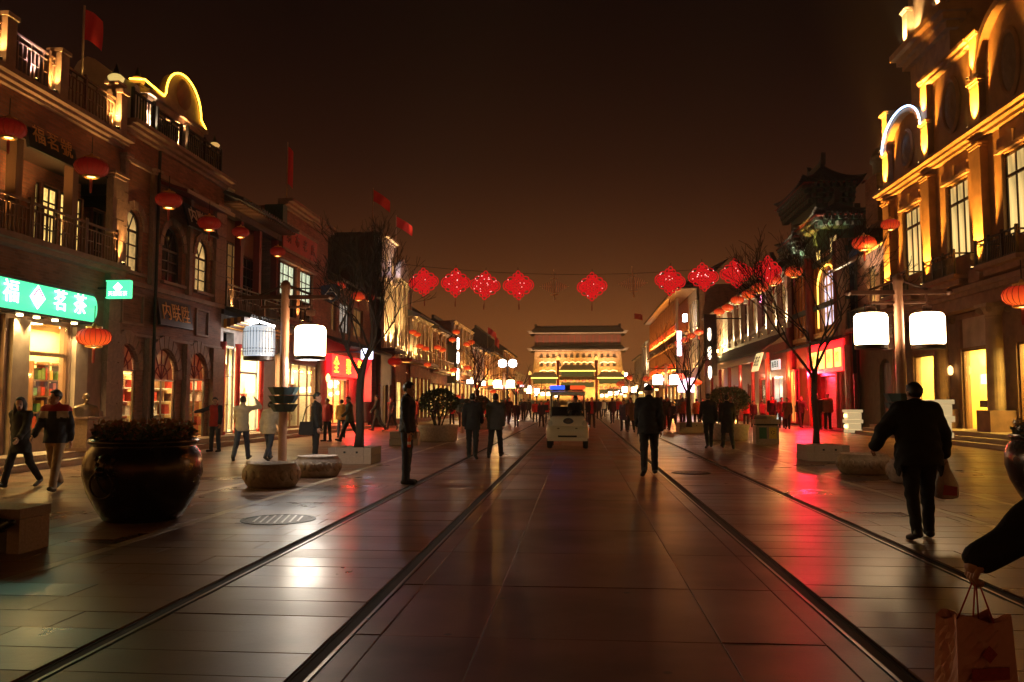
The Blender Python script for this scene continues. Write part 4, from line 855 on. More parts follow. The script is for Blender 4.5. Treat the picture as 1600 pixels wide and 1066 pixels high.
# ---------------------------------------------------------------- the row beyond, each house with its own front
def row_house(name, label, X, sg, u0, u1, z1, mid, wm, lit, bays, up, up_col, roof='flat', ground=W_YEL, balcony=False, storeys=2, roof_h=2.6, pil=M_STONEL, fm=None, gf=M_BRICKR, roofm=None):
    F = building(name, label, X, sg, u0); L = (u1 - u0) / bays; fm = fm or M_WOOD
    ops = [(u0 + L * (k + .22), u0 + L * (k + .78), mid + .7, min(z1 - .5, mid + 2.9)) for k in range(bays)]
    if storeys == 3: ops += [(u0 + L * (k + .25), u0 + L * (k + .75), mid + 4.1, z1 - .7) for k in range(bays)]
    F.wall(wm, u0, u1, mid, z1, ops, name='upper_wall'); gops = [(u0 + L * (k + .12), u0 + L * (k + .88), .25, mid - 1.0) for k in range(bays)]
    F.wall(gf, u0, u1, 0, mid, gops, name='ground_floor_wall')
    for k, o in enumerate(ops): F.window(*o, 0, -.14, 2, 3, fm, lit[k % len(lit)], near=False)
    for k, o in enumerate(gops): F.window(*o, 0, -.14, 3, 2, fm, ground if k % 3 != 2 else W_ORG, near=False, name='shop_window')
    F.cornice(pil, u0, u1, z1); F.part('string_course', pil, [(u0, u1, 0, .25, mid - .15, mid + .1)])
    for k in range(bays + 1):
        a = min(max(u0 + .15, u0 + k * L), u1 - .15); F.pilaster(pil, a - .15, a + .15, mid + .11, z1 - .2, .14, True)
        if up: F.uplight(a, mid + .11, .36, up * .5, (up_col[0], up_col[1] * .85, up_col[2] * .6), 70, .2)
    if balcony: F.railing(u0, u1, mid + .1, mid + 1.0, .6, M_STONEL, .4, 3); F.part('balcony_slab', pil, [(u0, u1, 0, .7, mid - .05, mid + .099)])
    if roof == 'pitched':
        F.mass(M_BRICK, u0, u1, z1, 9, -.4); R = roofm or M_TILE
        mb = MB(); P = lambda uu, d, z: (F.x(d), uu, z)
        mb.add([P(u0 - .2, .7, z1 + .25), P(u1 + .2, .7, z1 + .25), P(u1 + .2, -4.4, z1 + roof_h), P(u0 - .2, -4.4, z1 + roof_h), P(u0 - .2, -9.4, z1 + .2), P(u1 + .2, -9.4, z1 + .2),
                P(u0 - .2, .7, z1 + .1), P(u1 + .2, .7, z1 + .1), P(u1 + .2, -9.4, z1 + .1), P(u0 - .2, -9.4, z1 + .1)], [(0, 1, 2, 3), (3, 2, 5, 4), (0, 6, 7, 1), (0, 3, 4, 9, 6), (1, 7, 8, 5, 2)]); r = mb.build('roof', R, F.root)
        mb = MB(); mb.box(F.x(-4.25), F.x(-4.55), u0 - .25, u1 + .25, z1 + roof_h - .05, z1 + roof_h + .3); mb.build('ridge', R, r)
    else: F.mass(M_BRICK, u0, u1, z1 + .2, 9, -.4)
    return F
XN = -11.9
u_ = lambda px: on_x(px, 600, XN)[0]
J = row_house('balcony_house', 'low lit house with a stone balcony and pairs of red lanterns', XN, 1, u_(641) + .02, u_(672), 7.5, 4.3, M_STONE, (W_PALE, W_YEL), 5, 26, (1, .68, .28), 'pitched', balcony=True, roof_h=2.2)
K_ = row_house('dark_roof_house', 'house with a big dark roof behind lanterns and a carved balcony', XN, 1, u_(672) + .02, u_(706), 7.3, 4.0, M_BRICKR, (W_YEL, W_DIM, W_ORG), 5, 20, (1, .6, .2), 'pitched', balcony=True, roof_h=3.6)
L_ = row_house('orange_lit_house', 'orange lit house with lanterns under its eave on the far left', XN, 1, u_(706) + .02, u_(737), 9.0, 4.4, M_STONE, (W_ORG, W_YEL), 5, 40, (1, .55, .15), 'flat', storeys=2)
N_ = row_house('brick_gable_house', 'brick house with pitched dark roof and orange floodlight far left', XN, 1, u_(737) + .02, u_(764), 7.5, 4.2, M_BRICKR, (W_ORG, W_DIM), 5, 30, (1, .5, .1), 'pitched', roof_h=3.5)
O_ = row_house('lantern_eave_house', 'far left house with orange lit eaves near the gate tower', XN, 1, u_(764) + .02, u_(786), 8.0, 4.2, M_BRICKR, (W_ORG, W_YEL), 6, 30, (1, .5, .12), 'pitched', roof_h=2.6)
Q_ = row_house('hip_roof_house', 'far left house with the tallest dark peaked roof before the gate', XN, 1, u_(786) + .02, u_(803), 9.6, 4.6, M_BRICKR, (W_ORG, W_DIM), 6, 30, (1, .5, .12), 'pitched', roof_h=3.8)
R_ = row_house('last_left_house', 'last small lit house on the left before the gate square', XN, 1, u_(803) + .02, u_(818), 7.0, 4.2, M_STONEL, (W_YEL, W_ORG), 6, 40, (1, .6, .2), 'flat')
for F, px, e, col in ((K_, 690, 8, (1, .50, .12)), (L_, 722, 20, (1, .48, .1)), (N_, 757, 90, (1, .42, .07)), (O_, 778, 50, (1, .42, .07)), (Q_, 797, 100, (1, .42, .07))):
    y = F.u(px); f = F.part('floodlight', E_ORANGE, [(y - .12, y + .12, .9, 1.1, 3.8, 4.0)]); lamp('POINT', F.root, (F.x(1.3), y, 3.9), e, col, .15, name='flood_lamp')
# vertical dark sign with light tubes
y = on_x(716, 600, -10.9)[0]; t = thing('vertical_sign', 'tall dark vertical sign with white light tubes on the far left', 'sign', (-10.9, y, 3.0)); mb = MB(); mb.box(-11.9, -11.0, y - .12, y + .12, 3.2, 7.6); mb.build('board', M_BLACK, t)
for z in (3.5, 5.0, 6.3): bar('light_tube', t, E_WHITE, -10.99, -10.87, y - .1, y + .1, z, z + 1.0)

# ---------------------------------------------------------------- the lit shops that go on beside and behind the camera
for nm, lab, X, sg, ua, ub, wm in (('near_shop_house', 'lit shop house beyond the left edge of the picture, before the tea shop', -13.0, 1, -8, 12.45, M_BRICK), ('near_hall_house', 'lit shop house beyond the right edge of the picture', 14.5, -1, -8, 18.9, M_STONE)):
    F = building(nm, lab, X, sg, ua); n = int((ub - ua) / 3.4); L = (ub - ua) / n; ops = [(ua + L * (k + .15), ua + L * (k + .85), .5, 3.5) for k in range(n)]
    F.wall(wm, ua, ub, 0, 9, ops, name='front_wall'); F.mass(M_BRICK, ua, ub, 9, 8, -.4); F.cornice(M_STONE, ua, ub, 9)
    for k, o in enumerate(ops): F.window(*o, 0, -.14, 2, 2, M_WOODB, lit_window_mat('lit_shop_near', (1, .46, .11), .7, .6), near=False, name='shop_window')
# made-up glowing sign boxes, added on both sides for glitter far down the street
E_GLITTER = [emit('sign_%s' % n, c, e, (.6, .6, .6)) for n, c, e in (('warm', (1, .6, .2), 4), ('white', (1, .9, .75), 5), ('red', (1, .03, .02), 3), ('amber', (1, .35, .04), 4), ('pink', (1, .4, .45), 3))]
SN = ('warm yellow', 'white', 'red', 'amber', 'pink'); rs = random.Random(8); NT = ('nearest', 'second', 'third', 'fourth', 'fifth', 'sixth', 'seventh', 'eighth', 'ninth', 'tenth', 'eleventh', 'twelfth', 'thirteenth', 'fourteenth')
for sg, X in ((1, -11.6), (-1, 12.4)):
    for k in range(14):
        y = (84 if sg > 0 else 96) * 1.075 ** k; i = rs.randrange(5); z = rs.uniform(2.6, 4.6); ww, hh = rs.uniform(.4, 1.0), rs.uniform(.3, .75)
        t = thing('light_box', '%s glowing box added for glitter, %s along the far %s shop fronts' % (SN[i], NT[k], 'left' if sg > 0 else 'right'), 'sign', (X, y, z), 0, 'small glowing boxes added far down the street')
        bar('lit_face', t, E_GLITTER[i], X + sg * .3, X + sg * (.3 + ww), y - .1, y + .1, z, z + hh); bar('bracket', t, M_IRON, X - sg * .4, X + sg * .3, y - .03, y + .03, z + hh - .1, z + hh)
# ================================================================== RIGHT SIDE
XR = 14.5
A = building('clock_tower_house', 'baroque corner house with orange lit pilasters, oval medallions and a clock tower', XR, -1, 20.0)
u = A.u
P_ = lambda px, py, d=0: A.q(px, py, d)
n0, n1 = 19.0, u(1392)                      # near end (outside the frame) and far end
pil_px = [1402, 1467, 1551]                 # pilaster centres seen in the photo
pu = [u(p) for p in pil_px]; gap = pu[1] - pu[2]
pu += [pu[2] - gap, pu[2] - 2 * gap]
M_OCHRE = mat('warm_stucco', (.27, .155, .08), .75, scale=2.2, bump=.3)
dlow = -.55
doors = [(u(1504, ), u(1546), .46, 3.55)]
# upper wall with tall windows between the pilasters
mids = [(pu[i] + pu[i + 1]) / 2 for i in range(len(pu) - 1)]
wup = [(m - .95, m + .95, 7.0, 9.95) for m in mids]
A.wall(M_OCHRE, n0, n1, 6.0, 10.9, wup, name='upper_wall')
for i, (a, c, z0, z1) in enumerate(wup):
    A.window(a, c, z0, z1, 0, -.16, 3, 1, M_WOOD, W_PALE, fw=.09, mw=.08)
    for k in (0,): A.piece('transom', M_WOOD, a + .09, c - .09, -.2, -.1, 9.1, 9.2)
    A.part('window_head', M_STONE, [(a - .2, c + .2, 0, .14, 10.0, 10.12), (a - .12, c + .12, 0, .08, 10.121, 10.5)])
    A.part('keystone', M_STONE, [((a + c) / 2 - .12, (a + c) / 2 + .12, .0, .16, 10.13, 10.55)])
    bs = A.part('balcony', M_STONE, [(a - .45, c + .45, 0, .85, 6.0, 6.16), (a - .3, c + .3, 0, .6, 5.8, 5.99)])
    p = A.railing(a - .4, c + .4, 6.17, 7.0, .78, M_IRON, .11, 1.0, fret=True)
    A.part('side_rail', M_IRON, [(a - .42, a - .38, 0, .75, 6.9, 6.96), (c + .38, c + .42, 0, .75, 6.9, 6.96)], p)
for a in pu:
    A.pilaster(M_OCHRE, a - .36, a + .36, 6.2, 10.55, .28, True); A.part('pedestal', M_STONE, [(a - .42, a + .42, 0, .5, 5.75, 6.19)])
    A.uplight(a, 6.2, .54, 200, (1, .41, .05), 62, .16)
# entablatures
A.part('architrave', M_STONE, [(n0, n1, -.4, .12, 4.95, 5.4), (n0, n1, -.4, .3, 5.401, 5.55), (n0, n1, -.4, .45, 5.551, 5.72)])
A.part('frieze', M_OCHRE, [(n0, n1, -.3, .02, 5.72, 6.0)])
A.cornice(M_OCHRE, n0, n1, 10.9, ((.2, .12), (.4, .1), (.6, .14)))
# ground floor: recessed wall behind free columns
g_open = [(u(1503, dlow), u(1548, dlow)), (u(1428, dlow), u(1470, dlow)), (u(1590, dlow) - 1.9, u(1590, dlow))]
g_open = [(min(a, c), max(a, c)) for a, c in g_open]
A.wall(M_STONE, n0, n1, .45, 4.95, [(a, c, .46, 3.55) for a, c in g_open] + [(g_open[0][0], g_open[0][1], 3.6, 4.75)], d=dlow, name='ground_floor_wall', th=.35)
A.part('blank_panel', M_PLASTER, [(g_open[0][0], g_open[0][1], dlow - .2, dlow - .1, 3.6, 4.75)])
ywall = mat('yellow_hall_wall', (.85, .66, .22), .6, var=.06)
for k, (a, c) in enumerate(g_open):
    A.room(ywall, a - .3, c + .3, .45, 3.75, 2.2, d=dlow - .36, light=360, col=(1, .62, .13), n=2, name='lit_hall')
    f = A.part('door_frame', M_WOODB, [(a, a + .07, dlow - .2, dlow - .08, .46, 3.55), (c - .07, c, dlow - .2, dlow - .08, .46, 3.55), (a + .07, c - .07, dlow - .2, dlow - .08, 3.47, 3.55)])
    A.piece('pane', GLASS, a + .072, c - .072, dlow - .15, dlow - .14, .47, 3.46, f)
a, c = g_open[0]
A.part('door_notice', M_WOODB, [(a + .55, a + 1.15, dlow - .135, dlow - .12, 1.3, 1.55)])
for k in range(4): A.piece('door_disc', E_WARM, a + .6 + .02 * k, a + .78, dlow - .8, dlow - .76, 2.35 + k * .38 - (.3 if k == 3 else 0), 2.55 + k * .38 - (.3 if k == 3 else 0))
def column(F, uu, d, z0, z1, r, m):
    mb = MB(); c = (F.x(d), uu, 0)
    mb.box(c[0] - r * 1.5, c[0] + r * 1.5, uu - r * 1.5, uu + r * 1.5, z0, z0 + .22)
    mb.lathe([(r * 1.35, z0 + .221), (r * 1.4, z0 + .3), (r * 1.1, z0 + .4), (r, z0 + .5), (r * .98, (z0 + z1) / 2), (r * .86, z1 - .5), (r * .95, z1 - .47), (r * .88, z1 - .42), (r * 1.1, z1 - .25), (r * 1.35, z1 - .12)], 20, c)
    mb.box(c[0] - r * 1.5, c[0] + r * 1.5, uu - r * 1.5, uu + r * 1.5, z1 - .119, z1)
    p = mb.build('column', m, F.root, smooth=False)
    for sx in (-1, 1):
        for su in (-1, 1):
            q = MB(); q.lathe([(.001, -.07), (.1, -.06), (.12, 0), (.1, .06), (.001, .07)], 10); o = put('volute', q.mesh('volute', m), p, (c[0] + sx * r * 1.1 - F.root.location[0], uu + su * r * 1.1 - F.root.location[1], z1 - .22), (PI / 2, 0, 0))
    return p
for a in pu: column(A, a, -.12, .45, 4.95, .30, M_STONEL if a in (pu[2],) else M_STONE)
for a in pu: A.part('column_pedestal', M_STONE, [(a - .5, a + .5, dlow + .02, .36, .45, 1.2)])
mb = MB(); mb.lathe([(.05, -.18), (.1, -.1), (.1, .1), (.04, .18), (.001, .2)], 10, (A.x(dlow + .2), u(1494, dlow), 2.75)); mb.build('wall_lamp', [emit('wall_lamp_lit', (1, .6, .2), 3)], A.root)
# attic storey
def medallion(F, uu, z, w_, h_, m1, m2):
    o0 = F.root.location; mb = MB(); mb.lathe([(1.0, 0), (1.02, .06), (.92, .13), (.84, .09), (.82, .02), (.001, .03)], 28)
    q = MB(); q.lathe([(.001, .03), (.83, .03), (.8, .07), (.5, .10), (.3, .16), (.001, .18)], 18)
    for nm, g, m in (('medallion', mb, m1), ('medallion_relief', q, m2)):
        o = put(nm, g.mesh(nm, m), F.root, (F.x(.02) - o0[0], uu - o0[1], z - o0[2]), (0, -PI / 2, 0), (h_ / 2, w_ / 2, 1.0))
za = 11.26
M_REL = mat('weathered_relief', (.17, .13, .095), .8, scale=5, bump=1.0, bscale=14)
A.wall(M_OCHRE, pu[1] - .4 - .0, pu[1] + .4, za, 13.0, name='attic_wall')
bays = [(pu[0], pu[1], 'arch'), (pu[1], pu[2], 'flat'), (pu[2], pu[3], 'arch')]
for a, c, kind in bays:
    lo, hi = min(a, c), max(a, c); m = (lo + hi) / 2; hw = (hi - lo) / 2 - .36
    if kind == 'flat':
        A.part('attic_panel', M_OCHRE, [(lo + .35, hi - .35, -.3, .0, za, 14.5)]); A.part('coping', M_OCHRE, [(lo + .3, hi - .3, -.4, .25, 14.5, 14.62), (lo + .3, hi - .3, -.4, .4, 14.621, 14.76)])
        medallion(A, m, 12.95, 1.35, 2.2, M_OCHRE, M_REL)
    else:
        rise = hw * .62 if a == pu[0] else hw * .95; base = 12.95 if a == pu[0] else 13.2
        arc = [(m + hw * math.cos(PI * k / 20), base + rise * math.sin(PI * k / 20)) for k in range(21)]
        mb = MB(); mb.prism([(m + hw, za)] + arc + [(m - hw, za)], A.fn(), -.3, 0); mb.build('arched_gable', M_OCHRE, A.root)
        mb = MB()
        for k in range(20):
            (a0, z0), (a1, z1) = arc[k], arc[k + 1]; s_ = 1.0 + .26 / hw
            mb.prism([(a0, z0), (a1, z1), (m + (a1 - m) * s_, base + (z1 - base) * s_), (m + (a0 - m) * s_, base + (z0 - base) * s_)], A.fn(), -.3, .3)
        mb.build('gable_moulding', M_OCHRE, A.root)
        medallion(A, m, base - .35, 1.25, 1.7 if a == pu[0] else 2.4, M_OCHRE, M_REL)
        if a == pu[0]:
            s_ = 1.0 + .33 / hw
            mb = MB(); mb.tube([(A.x(.36), m + (p - m) * s_, base + (z - base) * s_ + .02) for p, z in arc], .035, 6)
            tag(mb.build('neon_outline', E_NEONB), 'glowing blue white neon outline over the first arched gable', 'neon light')
for i, a in enumerate(pu[:4]):
    A.pilaster(M_OCHRE, a - .33, a + .33, za, 12.9, .22, True, d0=-.45); A.uplight(a, za + .0, .48, 140, (1, .41, .05), 62, .15)
    top = 14.75
    if i == 0: top = 14.9
    A.pilaster(M_OCHRE, a - .3, a + .3, 13.1, top - .1, .2, True, d0=-.45); A.uplight(a, 13.09, .44, 140, (1, .41, .05), 62, .15)
mb = MB(); mb.box(A.x(-.46), A.x(-9), n0, n1, .5, 11.2); mb.build('side_wall', M_DARK, A.root) if False else A.mass(M_BRICK, n0, n1, 11.2, 9, -3.2)
# dome finial behind the first pilaster
mb = MB(); c = (A.x(-2.2), u(1398, -2.2), 14.4); mb.lathe([(.75, -.8), (.75, 0), (.9, .05), (.85, .35), (.6, .75), (.25, .98), (.1, 1.05), (.12, 1.2), (.05, 1.35), (.001, 1.55)], 14, c); mb.build('dome', M_TILE, A.root, smooth=True)
mb = MB(); mb.box(c[0] - .9, c[0] + .9, c[1] - .9, c[1] + .9, 11, 13.6); mb.build('dome_base', M_BRICK, A.root)
# clock tower
T = Fac(A.root, 15.9, -1); t1 = T.u(1440); t0 = t1 - 4.2; tb = T.z(1438, 62)
T.wall(M_OCHRE, t0, t1, 11, tb - .9, name='tower_shaft'); T.wall(M_OCHRE, t0, t1, tb, 21.5, name='tower_face')
T.part('tower_cornice', M_OCHRE, [(t0 - .3, t1 + .3, -.3, .25, tb - .9, tb - .6), (t0 - .5, t1 + .5, -.5, .45, tb - .599, tb - .3), (t0 - .7, t1 + .7, -.7, .7, tb - .299, tb)])
mb = MB(); mb.box(T.x(-.02), T.x(-4.2), t0 + .01, t1 - .01, 11, 21.5); mb.box(T.x(-.01), T.x(-.03), t0, t1, 11, 21.4); mb.build('tower_body', M_OCHRE, A.root)
for a in (t1 - .28, t0 + .28): T.pilaster(M_OCHRE, a - .28, a + .28, tb + .01, 20, .3, True)
T.uplight(t1 - .28, tb + .01, .5, 90, (1, .74, .34), 60, .12); T.uplight(t1 - 1.0, tb + .01, .3, 30, (1, .74, .34), 70, .15); T.uplight(t0 + .28, tb + .01, .5, 90, (1, .74, .34), 60, .12)
yc, zc = T.q(1479, -9); o0 = A.root.location
def clock(F, uu, z, r):
    mb = MB(); mb.lathe([(.001, .06), (r, .06), (r * 1.02, .02)], 36); f = put('clock_face', mb.mesh('clock_face', emit('clock_face_lit', (1, .86, .42), 1.5)), F.root, (F.x(.0) - o0[0], uu - o0[1], z - o0[2]), (0, -PI / 2, 0))
    mb = MB(); mb.lathe([(r * 1.02, 0), (r * 1.2, .02), (r * 1.22, .1), (r * 1.03, .12)], 36); put('clock_rim', mb.mesh('clock_rim', M_STONE), F.root, f.location, f.rotation_euler)
    for k in range(12):
        t = PI * k / 6; p = put('hour_mark', unit_box(M_WOODB), f, (r * .84 * math.cos(t), r * .84 * math.sin(t), .07), (0, 0, t), (r * .16, r * .06, .02))
    put('hour_hand', unit_box(M_BLACK), f, (.16, .1, .08), (0, 0, .6), (r * .5, .05, .02)); put('minute_hand', unit_box(M_BLACK), f, (-.2, .2, .085), (0, 0, 2.3), (r * .72, .035, .02))
clock(T, yc, zc, .52)
A.part('glow_strip', emit('hot_glow_strip', (1, .8, .4), 5), [(g_open[1][0] + 1.1, g_open[1][0] + 1.9, dlow - 2.3, dlow - 2.2, .9, 3.5)])  # glowing strip added for the white-hot area at the back of the hall
steps('stone_steps', 'three broad stone steps before the clock tower house', 12.98, -1, 20, 40.6, 3, .34)
# ---------------------------------------------------------------- recessed dark house
B = building('dark_recess_house', 'dark recessed house with a white lit awning next to the clock tower house', 14.9, -1, n1 + .01)
u = B.u; b0, b1 = n1 + .01, u(1344)
B.wall(M_BRICK, b0, b1, 5.2, 9.2, [(b0 + .6, b0 + 2.1, 6.2, 8.6, .6), (b0 + 2.7, b0 + 3.9, 6.2, 8.4)], name='upper_wall'); B.window(b0 + .6, b0 + 2.1, 6.2, 8.6, .6, -.16, 2, 3, M_WOOD, W_DARK); B.window(b0 + 2.7, b0 + 3.9, 6.2, 8.4, 0, -.16, 2, 3, M_WOOD, W_DIM)
B.wall(mat('mossy_brick', (.13, .125, .075), .85, scale=3, bump=.3), b0, b1, .0, 5.2, [(b0 + 1.0, b0 + 2.6, .1, 3.6, .7)], name='ground_floor_wall'); B.part('archway_door', M_DARK, [(b0 + 1.0, b0 + 2.6, -.3, -.2, .1, 3.6)])
for k in range(8): B.piece('door_plank', M_WOOD, b0 + 1.02 + k * .195, b0 + 1.2 + k * .195, -.199, -.17, .1, 3.4)
B.railing(b0 + .1, b1 - .1, 5.35, 6.3, .55, M_IRON, .15, 1.5); B.part('balcony_slab', M_STONE, [(b0, b1, 0, .7, 5.15, 5.34)]); B.uplight(b0 + 3.0, 5.36, .4, 12, (1, .6, .2))
B.mass(M_BRICK, b0, b1, 9.6, 8, -.5)
P = lambda uu, d, z: (B.x(d), uu, z)
mb = MB(); mb.add([P(b0, 1.6, 8.35), P(b1 + .3, 1.6, 8.35), P(b1 + .3, -.2, 9.5), P(b0, -.2, 9.5), P(b0, 1.6, 8.25), P(b1 + .3, 1.6, 8.25), P(b1 + .3, -.2, 9.4), P(b0, -.2, 9.4)], [(0, 1, 2, 3), (4, 7, 6, 5), (0, 4, 5, 1), (1, 5, 6, 2), (2, 6, 7, 3), (3, 7, 4, 0)]); mb.build('awning', M_PLASTER, B.root)
lamp('SPOT', B.root, (B.x(1.9), (b0 + b1) / 2, 7.0), 30, (1, .8, .55), .08, 100, .6, (.3, 0, 1), 'awning_lamp')
for a in (b0 + .1, b1 - .3): B.part('downpipe', M_IRON, [(a - .06, a + .06, .1, .22, .1, 9.2)])
board_sign('plaque', 'dark maroon board with pale strokes beside the white street lamp', (B.x(.9), u(1391, .9), B.z(1391, 520, .9)), 'R', 1.3, 1.5, .08, M_DRED, '大戏', M_WHITE, .7, cat='plaque', group='plaques on the house fronts')
# ---------------------------------------------------------------- archway house with tiers of green brackets
Cc = building('tiered_roof_house', 'house with stacked dark bracketed roofs and a golden arched window', XR, -1, b1 + .01)
u = Cc.u; c0, c1 = b1 + .01, u(1241)
Cc.wall(mat('gilded_lattice_wall', (.40, .17, .05), .45, .15, scale=9, bump=.9, bscale=16), c0, c1, 5.2, 10.3, [(u(1310), u(1286), 5.9, 9.3, .9)], d=-.02, name='upper_wall')
Cc.window(u(1310), u(1286), 5.9, 9.3, .9, -.2, 2, 3, M_GOLD, lit_window_mat('lit_pane_violet', (.88, .76, 1), 1.1), fw=.1)
mb = MB(); wu0, wu1 = u(1312), u(1284); wc = (wu0 + wu1) / 2; hw = (wu1 - wu0) / 2
mb.tube([(Cc.x(.08), wu0, 5.9)] + [(Cc.x(.08), wc - hw * math.cos(PI * k / 14), 8.4 + 1.05 * math.sin(PI * k / 14)) for k in range(15)] + [(Cc.x(.08), wu1, 5.9)], .06, 6); tag(mb.build('window_outline_light', emit('gold_rope_light', (1, .5, .06), 3)), 'golden rope light round the arched window', 'rope light')
for a in (c0 + .3, u(1322), u(1276), c1 - .3):
    mb = MB(); mb.lathe([(.3, .1), (.3, 10.3)], 12, (Cc.x(.25), a, 0)); mb.build('column', M_STONE if a == c0 + .3 else M_DRED, Cc.root)
for z in (5.3, 7.0, 9.6): Cc.part('painted_beam', M_GTILE if z > 6 else M_GOLD, [(c0, c1, .0, .18, z, z + .3)])
for k in range(14):
    a = c0 + .6 + k * (c1 - c0 - 1.2) / 13; Cc.piece('lattice_strip', M_GOLD, a - .05, a + .05, .0, .06, 5.61, 9.59)
Cc.uplight(u(1322), 5.62, .5, 22, (1, .6, .15)); Cc.uplight(u(1276), 5.62, .5, 26, (1, .6, .15)); Cc.uplight(c0 + .9, 5.62, .4, 14, (1, .6, .15))
def pailou_roof(F, u0, u1, z, d0, d1, tiers, rh, over=.55):
    """small hipped roof on brackets: u0..u1 along the street, d0 (front) back to d1; upturned corners"""
    for t in range(tiers):
        zz = z - (tiers - t) * .3; o = over * (t + 1) / (tiers + 1)
        n = max(3, int((u1 - u0) / .36)); mm = max(3, int((d0 - d1) / .36))
        for k in range(n): a = u0 + (k + .5) * (u1 - u0) / n; F.piece('bracket', (M_GTILE, M_TILE)[(k + t) % 2], a - .1, a + .1, d0 - .3, d0 + o, zz, zz + .22)
        for k in range(mm): a = d1 + (k + .5) * (d0 - d1) / mm; F.piece('bracket', (M_GTILE, M_TILE)[(k + t) % 2], u0 - o, u0 + .3, a - .1, a + .1, zz, zz + .22)
        F.part('bracket_beam', M_GTILE, [(u0 - o * .8, u1 + o * .8, d1, d0 + o * .8, zz + .221, zz + .299)])
    P = lambda uu, d, zz: (F.x(d), uu, zz); U0, U1, D0, D1 = u0 - over, u1 + over, d0 + over, d1 - over; uc0, uc1 = u0 + (u1 - u0) * .3, u1 - (u1 - u0) * .3; dc = (d0 + d1) / 2
    def edge(p, q, r0, r1, N=8):                     # concave tiled slope between an eave edge and the ridge
        vs = []; K = 5
        for i in range(N + 1):
            f = i / N; lift = .42 * abs(2 * f - 1) ** 3
            for j in range(K + 1):
                g = j / K; a = (p[0] + (q[0] - p[0]) * f) * (1 - g) + (r0[0] + (r1[0] - r0[0]) * f) * g; b_ = (p[1] + (q[1] - p[1]) * f) * (1 - g) + (r0[1] + (r1[1] - r0[1]) * f) * g
                vs.append(P(a, b_, z + rh * g ** 1.35 + lift * (1 - g) ** 2))
        return vs, [(i * (K + 1) + j, (i + 1) * (K + 1) + j, (i + 1) * (K + 1) + j + 1, i * (K + 1) + j + 1) for i in range(N) for j in range(K)]
    mb = MB(); sides = [((U0, D0), (U1, D0), (uc0, dc), (uc1, dc)), ((U0, D1), (U0, D0), (uc0, dc), (uc0, dc)), ((U1, D0), (U1, D1), (uc1, dc), (uc1, dc)), ((U1, D1), (U0, D1), (uc1, dc), (uc0, dc))]
    for sd in sides: mb.add(*edge(*sd))
    p = put('roof', mb.mesh('roof', M_TILE, F.root.location, recalc=False), F.root)
    rb = MB()
    for (a, b_, r0, r1) in sides[:2]:                # tile rolls down the two slopes one can see
        n = max(4, int(math.hypot(b_[0] - a[0], b_[1] - a[1]) / .3))
        for k in range(1, n):
            f = k / n; lift = .42 * abs(2 * f - 1) ** 3; pts = []
            for j in range(6):
                g = j / 5; pts.append(P((a[0] + (b_[0] - a[0]) * f) * (1 - g) + (r0[0] + (r1[0] - r0[0]) * f) * g, (a[1] + (b_[1] - a[1]) * f) * (1 - g) + (r0[1] + (r1[1] - r0[1]) * f) * g, z + rh * g ** 1.35 + lift * (1 - g) ** 2 + .03))
            q = MB(); q.tube(pts, .05, 5); q.build('roof_tile', M_TILE, p)
    mb = MB(); mb.box(F.x(dc - .14), F.x(dc + .14), uc0 - .1, uc1 + .1, z + rh - .1, z + rh + .3)
    for uu, s_ in ((uc0, -1), (uc1, 1)): mb.prism([(uu, z + rh), (uu + s_ * .3, z + rh + .1), (uu + s_ * .35, z + rh + .8), (uu + s_ * .05, z + rh + .5), (uu - s_ * .25, z + rh + .3)], F.fn(), dc - .14, dc + .14)
    mb.build('ridge', M_TILE, p)
    for k in range(int((U1 - U0) / .3)): a = U0 + .15 + k * .3; F.piece('rafter', M_DRED, a - .05, a + .05, d0, D0 - .06, z - .1, z - .02)
    for k in range(int((D0 - D1) / .3)): a = D1 + .15 + k * .3; F.piece('rafter', M_DRED, U0 + .06, u0, a - .05, a + .05, z - .1, z - .02)
pailou_roof(Cc, u(1284) + .3, u(1237), Cc.z(1283, 262, .6), .3, -2.4, 4, 1.6)
pailou_roof(Cc, u(1301) + .3, u(1266), Cc.z(1300, 318, .5), .3, -2.2, 2, 1.0, .45)
pailou_roof(Cc, u(1264) + .2, u(1233), Cc.z(1258, 358, .5), .3, -2.0, 3, 1.0, .45)
Cc.part('tower_wall', M_GTILE, [(u(1283) + .4, u(1240), -2.3, -.1, 10.3, Cc.z(1283, 262, .6) - .9)]); Cc.mass(M_DARK, c0, c1, 10.3, 8, -1.3)
Cc.uplight(u(1300), 10.4, .5, 14, (1, .8, .45), 90, .3); Cc.uplight(u(1256), 10.35, .5, 11, (1, .85, .5), 90, .3); Cc.uplight(u(1280), 10.35, .6, 20, (1, .5, .08), 90, .3)
Cc.window(u(1316), u(1304), 9.95, 10.9, 0, .05, 2, 1, M_WOOD, W_PALE); Cc.window(u(1290), u(1282), 9.95, 10.6, 0, .05, 2, 1, M_WOOD, W_YEL)
